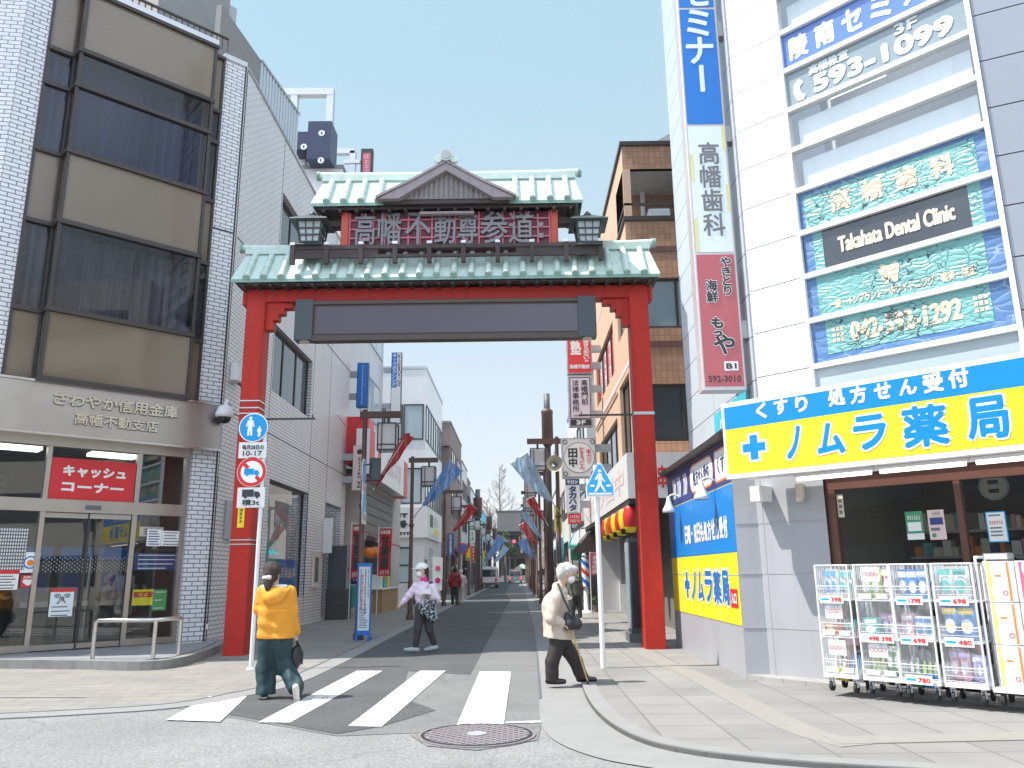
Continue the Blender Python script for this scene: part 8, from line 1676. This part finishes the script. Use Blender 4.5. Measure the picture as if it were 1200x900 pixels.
def speaker():
    x, y = 1.13, 22.6; c = aY(650, 543, 22.3); t = thing('loudspeaker', 'round cream horn loudspeaker fixed to the lamp pole by the square sign', 'loudspeaker', c); mb = MB()
    vs = []; n = 20; prof = [(.235, 0), (.225, .02), (.16, .10), (.09, .20), (.06, .30), (.06, .42)]; F = Fr(c); pts = [F.p(0, 0, -d) for _, d in prof]
    mb.tube(pts, [r for r, _ in prof], 'cream', n, False); mb.tube([F.p(0, 0, -.02), F.p(0, 0, -.2)], [.05, .03], 'grey_dark', 10); mb.build('horn', t); mb = MB(); mb.bar(F.p(0, -.05, -.3), (x, y, c[2]-.05), .04, .04, 'grey_metal'); mb.build('bracket', t)
    c = aY(440, 548, 18.1); t = thing('floodlight', 'dark grey box floodlight fixed to the lamp pole nearest the bank', 'floodlight', c); mb = MB(); F = Fr(c, 20); mb.bbox(-.12, -.28, -.12, .12, .22, .06, 'slate_box', F, .03); mb.build('housing', t); mb = MB(); mb.bar(F.p(0, .1, -.1), (-3.57, 18.4, c[2]+.1), .03, .03, 'grey_dark'); mb.build('bracket', t)
    for k, (py, s) in enumerate(((553, 1), (591, 1))):
        c = aY(427, py, 18.2); F = Fr(c, 92); mb = MB(); mb.disc(0, 0, .30, -.02, 0, 'white_paint', F); mb.disc(0, 0, .285, 0, .005, 'sky_sign', F); one('round_road_sign', mb, ('round blue road sign on the first lamp pole, the upper of two', 'round blue road sign on the first lamp pole, the lower of two')[k], 'road sign', c, 'road signs on the first lamp pole')
    for k, py in enumerate((573, 607)):
        c = aY(427, py, 18.2); F = Fr(c, 88); mb = MB(); mb.bbox(-.2, -.14, -.02, .2, .14, 0, 'plate_grey', F, .005); mb.marks(-.13, -.05, .13, .05, 3, .004, 'ink', F, 20+k); one('road_sign_plate', mb, ('small white plate under the upper round sign of the first lamp pole', 'small white plate under the lower round sign of the first lamp pole')[k], 'road sign', c)
speaker()
def big_pole(px, y, zt, label, r=.16, cyl=True):
    x = aY(px, 690, y)[0]; t = thing('utility_pole', label, 'utility pole', (x, y, 0)); mb = MB(); mb.tube([(x, y, 0), (x, y, zt-1.7 if cyl else zt)], [r, r*.85], 'pole_dark', 12); mb.build('pole', t)
    if cyl:
        mb = MB(); F = FlatFr((x, y, 0)); mb.lathe([(r*.9, zt-1.75), (r*1.6, zt-1.6), (r*1.6, zt-.35), (r*1.7, zt-.3), (r*1.7, zt-.2), (r*.9, zt-.1)], 'brown_pole', F, 16); mb.build('transformer', t); mb = MB(); mb.lathe([(r*.9, zt-.1), (r*.85, zt+.55), (.0, zt+.57)], 'grey_dark', F, 14); mb.build('top', t)
    return t
big_pole(645.5, 33.5, 8.35, 'thick dark utility pole with a cylinder top behind the square sign', .15)
big_pole(560, 69, 7.9, 'dark utility pole with a thick top over the parked white van', .24)
big_pole(573.5, 90, 7.8, 'dark utility pole right of the turquoise house', .2)
big_pole(580, 112, 7.6, 'farthest dark utility pole at the corner of the temple gate roof', .2)
def wires():
    for k, (p, q, lab) in enumerate((((-6.3, 27.5, 6.9), (-3.57, 18.4, 5.1), 'thin wire from the bank wall to the first lamp pole'), ((1.13, 22.6, 5.0), (1.3, 33.5, 6.4), 'thin wire from the loudspeaker pole to the big dark pole'))):
        p, q = A3(*p), A3(*q); mb = MB(); mb.tube([p+(q-p)*s-A3(0, 0, .35*4*s*(1-s)) for s in np.linspace(0, 1, 14)], .010, 'black', 5); one('wire', mb, lab, 'wire', p)
wires()
# ------------------------------------------------------------------ vans
def van(x, y, w, h, l, body, label, lit):
    t = thing('van', label, 'van', (x, y, 0)); hw = w/2
    def ring_at(yy, top, ins): return [(x-hw, yy, .35), (x-hw, yy, .95), (x-hw+ins*.6, yy, top-.30), (x-hw+ins, yy, top-.10), (x-hw+ins+.14, yy, top), (x+hw-ins-.14, yy, top), (x+hw-ins, yy, top-.10), (x+hw-ins*.6, yy, top-.30), (x+hw, yy, .95), (x+hw, yy, .35)]
    st = [(0, h-.05, .10), (.08, h, .09), (l*.8, h, .09), (l*.92, h*.62, .07), (l*.99, h*.5, .1), (l, h*.45, .14)]; mb = MB(); R = [ring_at(y+a, b, c) for a, b, c in st]; vs = [p for r in R for p in r]; n = 10
    mb.add(vs, [(i*n+j, i*n+(j+1) % n, (i+1)*n+(j+1) % n, (i+1)*n+j) for i in range(len(R)-1) for j in range(n)], body, False); mb.add(R[0], [tuple(reversed(range(n)))], body); mb.add(R[-1], [tuple(range(n))], body); mb.build('body', t)
    F = Fr((x, y, 0)); mb = MB(); mb.rect(-hw*.80, h*.52, hw*.80, h*.86, .012, 'dark_glass', F); mb.build('rear_window', t)
    mb = MB(); mb.bbox(-hw, .30, -.05, hw, .52, .10, 'grey_dark' if not lit else body, F, .03); mb.build('bumper', t); mb = MB(); mb.rect(-.17, .60, .17, .76, .014, 'paper', F); mb.build('number_plate', t)
    for s in (-1, 1):
        mb = MB(); a = s*hw*.93; mb.box(min(a, a-s*.16), .60, 0, max(a, a-s*.16), .95 if not lit else .85, .03, 'brake_on' if lit else 'red_sign', F); mb.build('tail_light', t)
        for yy in (y+.8, y+l-.85): mb = MB(); mb.tube([(x+s*(hw-.02), yy, .33), (x+s*(hw-.22), yy, .33)], .33, 'rubber', 16); wh = mb.build('wheel', t); mb = MB(); mb.tube([(x+s*(hw-.005), yy, .33), (x+s*(hw-.03), yy, .33)], .19, 'alu', 12); mb.build('rim', wh)
        fr = Fr((x+s*(hw-.03), 0, 0), 90*s); g = lambda yy: s*yy; mb = MB(); us = sorted((g(y+.5), g(y+l*.75))); mb.rect(us[0], h*.54, us[1], h*.86, .02, 'dark_glass', fr); mb.build('side_window', t)
    if lit: mb = MB(); mb.rect(-.2, h*.88, .2, h*.91, .016, 'brake_on', F); mb.build('brake_light', t)
mat('brake_on', (1, .05, .03), .4, var=0, emit=1.6); mat('van_white', (.72, .72, .72), .25, var=.03, coat=.5); mat('van_silver', (.45, .47, .49), .3, .5, var=.03, coat=.5)
q = aY(572.5, 689, 79); van(q[0], 79, 1.72, 2.02, 4.7, 'van_white', 'white van parked at the shaded kerb, seen from behind', False)
q = aY(604, 683.5, 112); van(q[0], 112, 1.80, 1.86, 4.5, 'van_silver', 'silver van farther down the street with its brake lights on', True)
# ------------------------------------------------------------------ temple gate and trees closing the street
def temple():
    Y = 150; a = aY(583, 603, Y); x0 = aY(581, 625, Y)[0]; ze = aY(590, 625, Y)[2]; zr = aY(590, 602, Y)[2]; xc = 0.6; hw = xc-x0; t = thing('temple_gate', 'broad dark temple gate with a grey tiled roof closing the street', 'temple gate', (xc, Y, 0))
    mb = MB(); 
    for s in (-1, 1):
        prof = [(0, zr), (.25, zr-(zr-ze)*.42), (.55, zr-(zr-ze)*.72), (1, ze)]
        for (p, z1), (q2, z2) in zip(prof, prof[1:]): mb.quad((xc-hw*.93, Y+s*5*p, z1), (xc+hw*.93, Y+s*5*p, z1), (xc+hw*(1 if q2 == 1 else .93), Y+s*5*q2, z2), (xc-hw*(1 if q2 == 1 else .93), Y+s*5*q2, z2), 'roof_grey')
    for k in range(46): x = xc-hw*.92+hw*1.84*k/45; mb.tube([(x, Y-.3, zr+.02), (x, Y-1.3, zr-(zr-ze)*.42+.05), (x, Y-2.8, zr-(zr-ze)*.72+.05), (x, Y-5.0, ze+.06)], .09, 'roof_grey', 5)
    r = mb.build('roof', t); mb = MB(); mb.box(xc-hw*.95, Y-.35, zr-.1, xc+hw*.95, Y+.35, zr+.55, 'roof_dark'); mb.box(xc-hw*.99, Y-.4, zr+.1, xc-hw*.93, Y+.4, zr+.9, 'roof_dark'); mb.build('ridge', r)
    mb = MB(); mb.box(xc-hw*.97, Y-4.6, ze-.5, xc+hw*.97, Y+4.6, ze-.06, 'temple_wood'); mb.box(xc-hw*.72, Y-2.6, ze-2.2, xc+hw*.72, Y+2.6, ze-.5, 'temple_wood'); mb.box(xc-hw*.8, Y-3.0, 3.9, xc+hw*.8, Y+3.0, 4.25, 'temple_wood'); mb.box(xc-hw*.9, Y+2.4, 0, xc+hw*.9, Y+2.6, ze-1, 'temple_wood'); mb.box(xc-hw*.72, Y-2.5, 4.25, xc+hw*.72, Y-2.3, ze-2, 'temple_wood'); mb.build('frame', t)  # the dark sheet across the back stands in for the courtyard's shade
    for f in (-.7, -.26, .26, .7): mb = MB(); mb.tube([(xc+hw*f, Y-2.4, .9), (xc+hw*f, Y-2.4, ze-.6)], .32, 'temple_wood', 12); mb.build('column', t)
    mb = MB(); mb.box(xc-hw*.9, Y-5.5, 0, xc+hw*.9, Y+4, .45, 'concrete'); mb.box(xc-hw*.8, Y-4.5, .45, xc+hw*.8, Y+4, .9, 'concrete'); mb.build('stone_steps', t)
    p = aY(613, 631, Y-3); mb = MB(); F = Fr((p[0], Y-3.05, p[2])); mb.box(-1.1, -.55, -.1, 1.1, .55, 0, 'black', F); mb.marks(-.85, -.35, .85, .35, 4, .01, 'gold', F, 22); mb.build('name_plaque', t)
    mb = MB(); mb.box(-300, 175, 0, 300, 176, 3, 'plaster_grey'); 
    c = aY(612, 664, 138); t = thing('parasol', 'pale green garden parasol in front of the temple gate', 'parasol', (c[0], 138, 0)); mb = MB(); mb.lathe([(1.25, c[2]-.35), (.7, c[2]+.1), (.05, c[2]+.45)], 'parasol', FlatFr((c[0], 138, 0)), 10, False); mb.build('canopy', t); mb = MB(); mb.tube([(c[0], 138, 0), (c[0], 138, c[2]+.4)], .04, 'wood'); mb.build('pole', t)
    c = aY(602.5, 634.5, 128); t = thing('traffic_light', 'traffic light showing red over the far end of the street', 'traffic light', (c[0]-3, 128, 0)); F = Fr((c[0], 128, c[2])); mb = MB(); mb.bbox(-1.0, -.22, -.2, .28, .22, 0, 'grey_dark', F, .06); mb.build('housing', t)
    for k, m in enumerate(('signal_red', 'black', 'black')): mb = MB(); mb.disc(-.38*k, 0, .15 if k else .24, .0, .03+.002*k, m, F, 16); mb.build('lens', t)
    mb = MB(); mb.tube([(c[0]-3.2, 128, 0), (c[0]-3.2, 128, c[2]+.2)], .09, 'grey_metal'); mb.tube([(c[0]-3.2, 128, c[2]+.1), (c[0]-.9, 128, c[2]+.05)], .05, 'grey_metal'); mb.build('pole', t)
mat('parasol', (.42, .52, .36), .7, var=.05); mat('signal_red', (1, .03, .06), .4, var=0, emit=2.5)
temple()
def bare_tree(px, py, Y, label, seed, spread=.30):
    top = aY(px, py, Y)[2]; x = aY(px, 660, Y)[0]; r = np.random.RandomState(seed); t = thing('bare_tree', label, 'tree', (x, Y, 0)); mb = MB(); mb.tube([(x, Y, 0), (x+.1, Y, top*.5), (x, Y, top*.8), (x, Y, top)], [.35, .24, .12, .03], 'bare_bark', 8); mb.build('trunk', t); mb = MB()
    def br(p, d, l, rad, lv):
        q = p+d*l; m = p+d*l*.5+r.normal(0, .05*l, 3); mb.tube([p, m, q], [rad, rad*.8, rad*.5], 'bare_bark', 4, False)
        if lv > 0:
            for k in range(4): e = d+r.normal(0, .45, 3)+A3(0, 0, .25); e /= np.linalg.norm(e); br(p+d*l*r.uniform(.35, 1), e, l*r.uniform(.4, .6), rad*.55, lv-1)
    for k in range(46):
        f = .28+.70*k/46; a = r.uniform(0, 6.28); d = A3(math.cos(a), math.sin(a), .75); d /= np.linalg.norm(d); br(A3(x, Y, top*f), d, top*spread*(1.08-f)*r.uniform(.8, 1.1)+.25, .05, 2)
    mb.build('crown', t)
bare_tree(586, 545, 175, 'tall bare winter tree standing behind the temple gate', 1); bare_tree(571, 585, 178, 'shorter bare tree beside the tall one behind the temple', 2, .34)
def leafy_tree(px, py0, py1, Y, wpx, label, seed, m):
    r = np.random.RandomState(seed); c0 = aY(px, py0, Y); c1 = aY(px, py1, Y); x = c0[0]; rad = wpx/FPX*Y/2; zc = (c0[2]+c1[2])/2; hz = (c0[2]-c1[2])/2; t = thing('leafy_tree', label, 'tree', (x, Y, 0)); mb = MB(); mb.tube([(x, Y, 0), (x, Y, zc)], [.22, .12], 'bare_bark', 8)
    for k in range(5): a = k*1.26; mb.tube([(x, Y, zc-hz*.6), (x+rad*.6*math.cos(a), Y+rad*.6*math.sin(a), zc+hz*.2)], [.08, .03], 'bare_bark', 5)
    mb.build('trunk', t); mb = MB(); cl = [A3(x, Y, zc)+r.normal(0, .5, 3)*A3(rad, rad, hz) for _ in range(16)]
    for c in cl:
        for k in range(70): p = c+r.normal(0, .22, 3)*A3(rad, rad, hz); e = r.normal(0, 1, 3); e /= np.linalg.norm(e); f = np.cross(e, r.normal(0, 1, 3)); f /= np.linalg.norm(f)+1e-6; l = r.uniform(.12, .26); mb.quad(p-e*l, p+f*l*.6, p+e*l, p-f*l*.6, m)
    mb.build('crown', t)
leafy_tree(592, 627, 645, 133, 12, 'pale green leafy tree left of the red traffic light', 5, 'leaf_pale'); leafy_tree(597, 640, 655, 136, 14, 'darker leafy tree under the red traffic light', 6, 'leaf')
leafy_tree(634, 632, 660, 165, 40, 'leafy tree behind the temple gate on its sunny side', 8, 'leaf'); leafy_tree(566, 634, 664, 160, 34, 'leafy tree behind the temple gate on its shaded side', 9, 'leaf')

# ------------------------------------------------------------------ more of the street's clutter
def clutter():
    def simple(mc, tx, tc, bold=.02):
        def d(mb, F, x0, z0, x1, z1): w, h = x1-x0, z1-z0; mb.marks(x0+w*.25, z0+h*.06, x0+w*.75, z1-h*.06, tx, .008, tc, F, len(mc), True)
        return d
    L = [(541, 590, 548, 612, 60, 'paper', 3, 'maroon', 'cream projecting sign with maroon writing over the shaded row'), (552, 640, 557, 658, 66, 'red_bright', 2, 'paper', 'small red projecting sign with white writing over the shaded row'), (561, 628, 566, 648, 84, 'paper_blue', 3, 'navy_board', 'pale blue projecting sign with navy writing over the shaded row'), (566, 646, 571, 660, 92, 'yellow', 2, 'ink', 'little yellow projecting sign over the white van'), (533, 652, 540, 668, 50, 'maroon', 2, 'paper', 'maroon projecting sign above the person in dark red'),
         (650, 592, 658, 624, 36, 'yellow', 4, 'ink', 'yellow projecting sign behind the loudspeaker pole'), (652, 630, 660, 660, 40, 'cyan', 4, 'paper', 'turquoise projecting sign low behind the brown poles'), (641, 600, 647, 622, 50, 'paper', 3, 'maroon', 'white projecting sign with maroon writing on the sunny row'), (636, 622, 641, 642, 64, 'pink_pale', 2, 'magenta', 'pink projecting sign between the brown poles of the sunny row')]
    for a, b, c, d, Y, m, tx, tc, lab in L: proj_sign('blade_sign', lab, a, b, c, d, Y, m, simple(m, tx, tc), 'grey_metal', dp=.2)
    for k, (y, z, m, lab) in enumerate(((57.5, 2.7, 'awning_brown', 'dark brown awning on the front of the brown building'), (68, 2.6, 'red_faded', 'faded red awning on the pale house of the shaded row'), (80, 2.7, 'awning_green', 'green awning on the grey house of the shaded row'))):
        t = thing('awning', lab, 'awning', (-4.5, y, z)); mb = MB(); mb.sheet(lambda a, b: (-4.72+1.0*b, y+4.5*a, z+.55-.5*b-.03*math.sin(a*50)*b), 24, 4, m); mb.build('canopy', t)
    for k, (y, z, m, lab) in enumerate(((45.5, 2.6, 'awning_blue', 'blue awning on the tan house of the sunny row'), (60, 2.6, 'cream', 'cream awning on the white house of the sunny row'))):
        t = thing('awning', lab, 'awning', (2.6, y, z)); mb = MB(); mb.sheet(lambda a, b: (2.78-1.0*b, y+5*a, z+.55-.5*b-.03*math.sin(a*50)*b), 24, 4, m); mb.build('canopy', t)
    def bike(x, y, yaw, m, lab):
        t = thing('bicycle', lab, 'bicycle', (x, y, .01), 'bicycles parked on the shaded pavement'); c, s = math.cos(yaw), math.sin(yaw); R = lambda a, z, b=0: A3(x+a*c-b*s, y+a*s+b*c, z)
        for a in (-.52, .52):
            mb = MB(); n = 20; mb.tube([R(a+.32*math.cos(q), .34+.32*math.sin(q)) for q in np.linspace(0, 2*math.pi, n+1)], .018, 'rubber', 6, False); w = mb.build('wheel', t); mb = MB()
            for q in np.linspace(0, 2*math.pi, 9)[:-1]: mb.tube([R(a, .34), R(a+.30*math.cos(q), .34+.30*math.sin(q))], .003, 'alu', 4)
            mb.build('spokes', w)
        mb = MB(); A, B, D, E = R(-.52, .34), R(-.08, .32), R(-.2, .82), R(.40, .80)
        for p, q in ((A, B), (A, D), (B, D), (B, E), (D, E), (E, R(.52, .34)), (E, R(.36, .98)), (D, R(-.23, .92))): mb.tube([p, q], .016, m, 6)
        mb.build('frame', t); mb = MB(); mb.tube([R(.30, 1.02, -.26), R(.38, 1.0, 0), R(.30, 1.02, .26)], .014, 'alu', 6); mb.build('handlebar', t); mb = MB(); mb.ball(R(-.24, .95), (.13, .10, .05), 'black', 10, 6); mb.build('saddle', t); mb = MB(); mb.box(-.16, .84, -.13, .16, 1.04, .13, 'dark_frame', Fr(R(.62, 0), math.degrees(yaw))); mb.build('basket', t)
    bike(-4.5, 38.4, 1.2, 'black', 'black bicycle parked by the hoop barriers past the striding person'); bike(-4.4, 55.2, 1.4, 'blue_deep', 'blue bicycle parked at the corner of the brown building'); bike(-4.3, 47.5, 1.75, 'maroon', 'dark red bicycle parked along the side of the gym building')
    # buildings across the junction, seen in the window glass
    def block(nm, lab, x0, x1, y0, y1, h, m):
        t = thing(nm, lab, 'building', ((x0+x1)/2, (y0+y1)/2, 0)); mb = MB(); mb.box(x0, y0, 0, x1, y1, h, m); mb.build('wall', t)
        for F, u0, u1 in ((Fr((x0, 0, 0), -90), -y1, -y0), (Fr((0, y1, 0), 180), -x1, -x0), (Fr((x1, 0, 0), 90), y0, y1)):
            for k in range(int(h//3.2)):
                mb = MB(); mb.box(u0+1, k*3.2+1, -.05, u1-1, k*3.2+2.5, .03, 'dark_glass', F); mb.build('window_band', t)
    block('beige_building', 'beige office block across the junction mirrored in the bank windows', 17, 34, -16, 1.5, 17, 'plaster_cream'); block('dark_building', 'brown block across the junction mirrored in the chemist windows', -36, -17, -18, -2, 11, 'brown_wall')
clutter()

# ------------------------------------------------------------------ spring haze along the street
def haze():
    m = bpy.data.materials.new('haze'); m.use_nodes = True; nt = m.node_tree; nt.nodes.clear(); o = nt.nodes.new('ShaderNodeOutputMaterial'); v = nt.nodes.new('ShaderNodeVolumePrincipled'); v.inputs['Color'].default_value = (.9, .94, 1, 1); v.inputs['Density'].default_value = .0004; v.inputs['Anisotropy'].default_value = .2; nt.links.new(v.outputs[0], o.inputs['Volume']); MAT['haze'] = m
    mb = MB(); mb.box(-720, -320, -1, 720, 920, 34, 'haze'); struct(mb.build('haze'), 'stuff', 'thin pale spring haze hanging over the street')
haze()
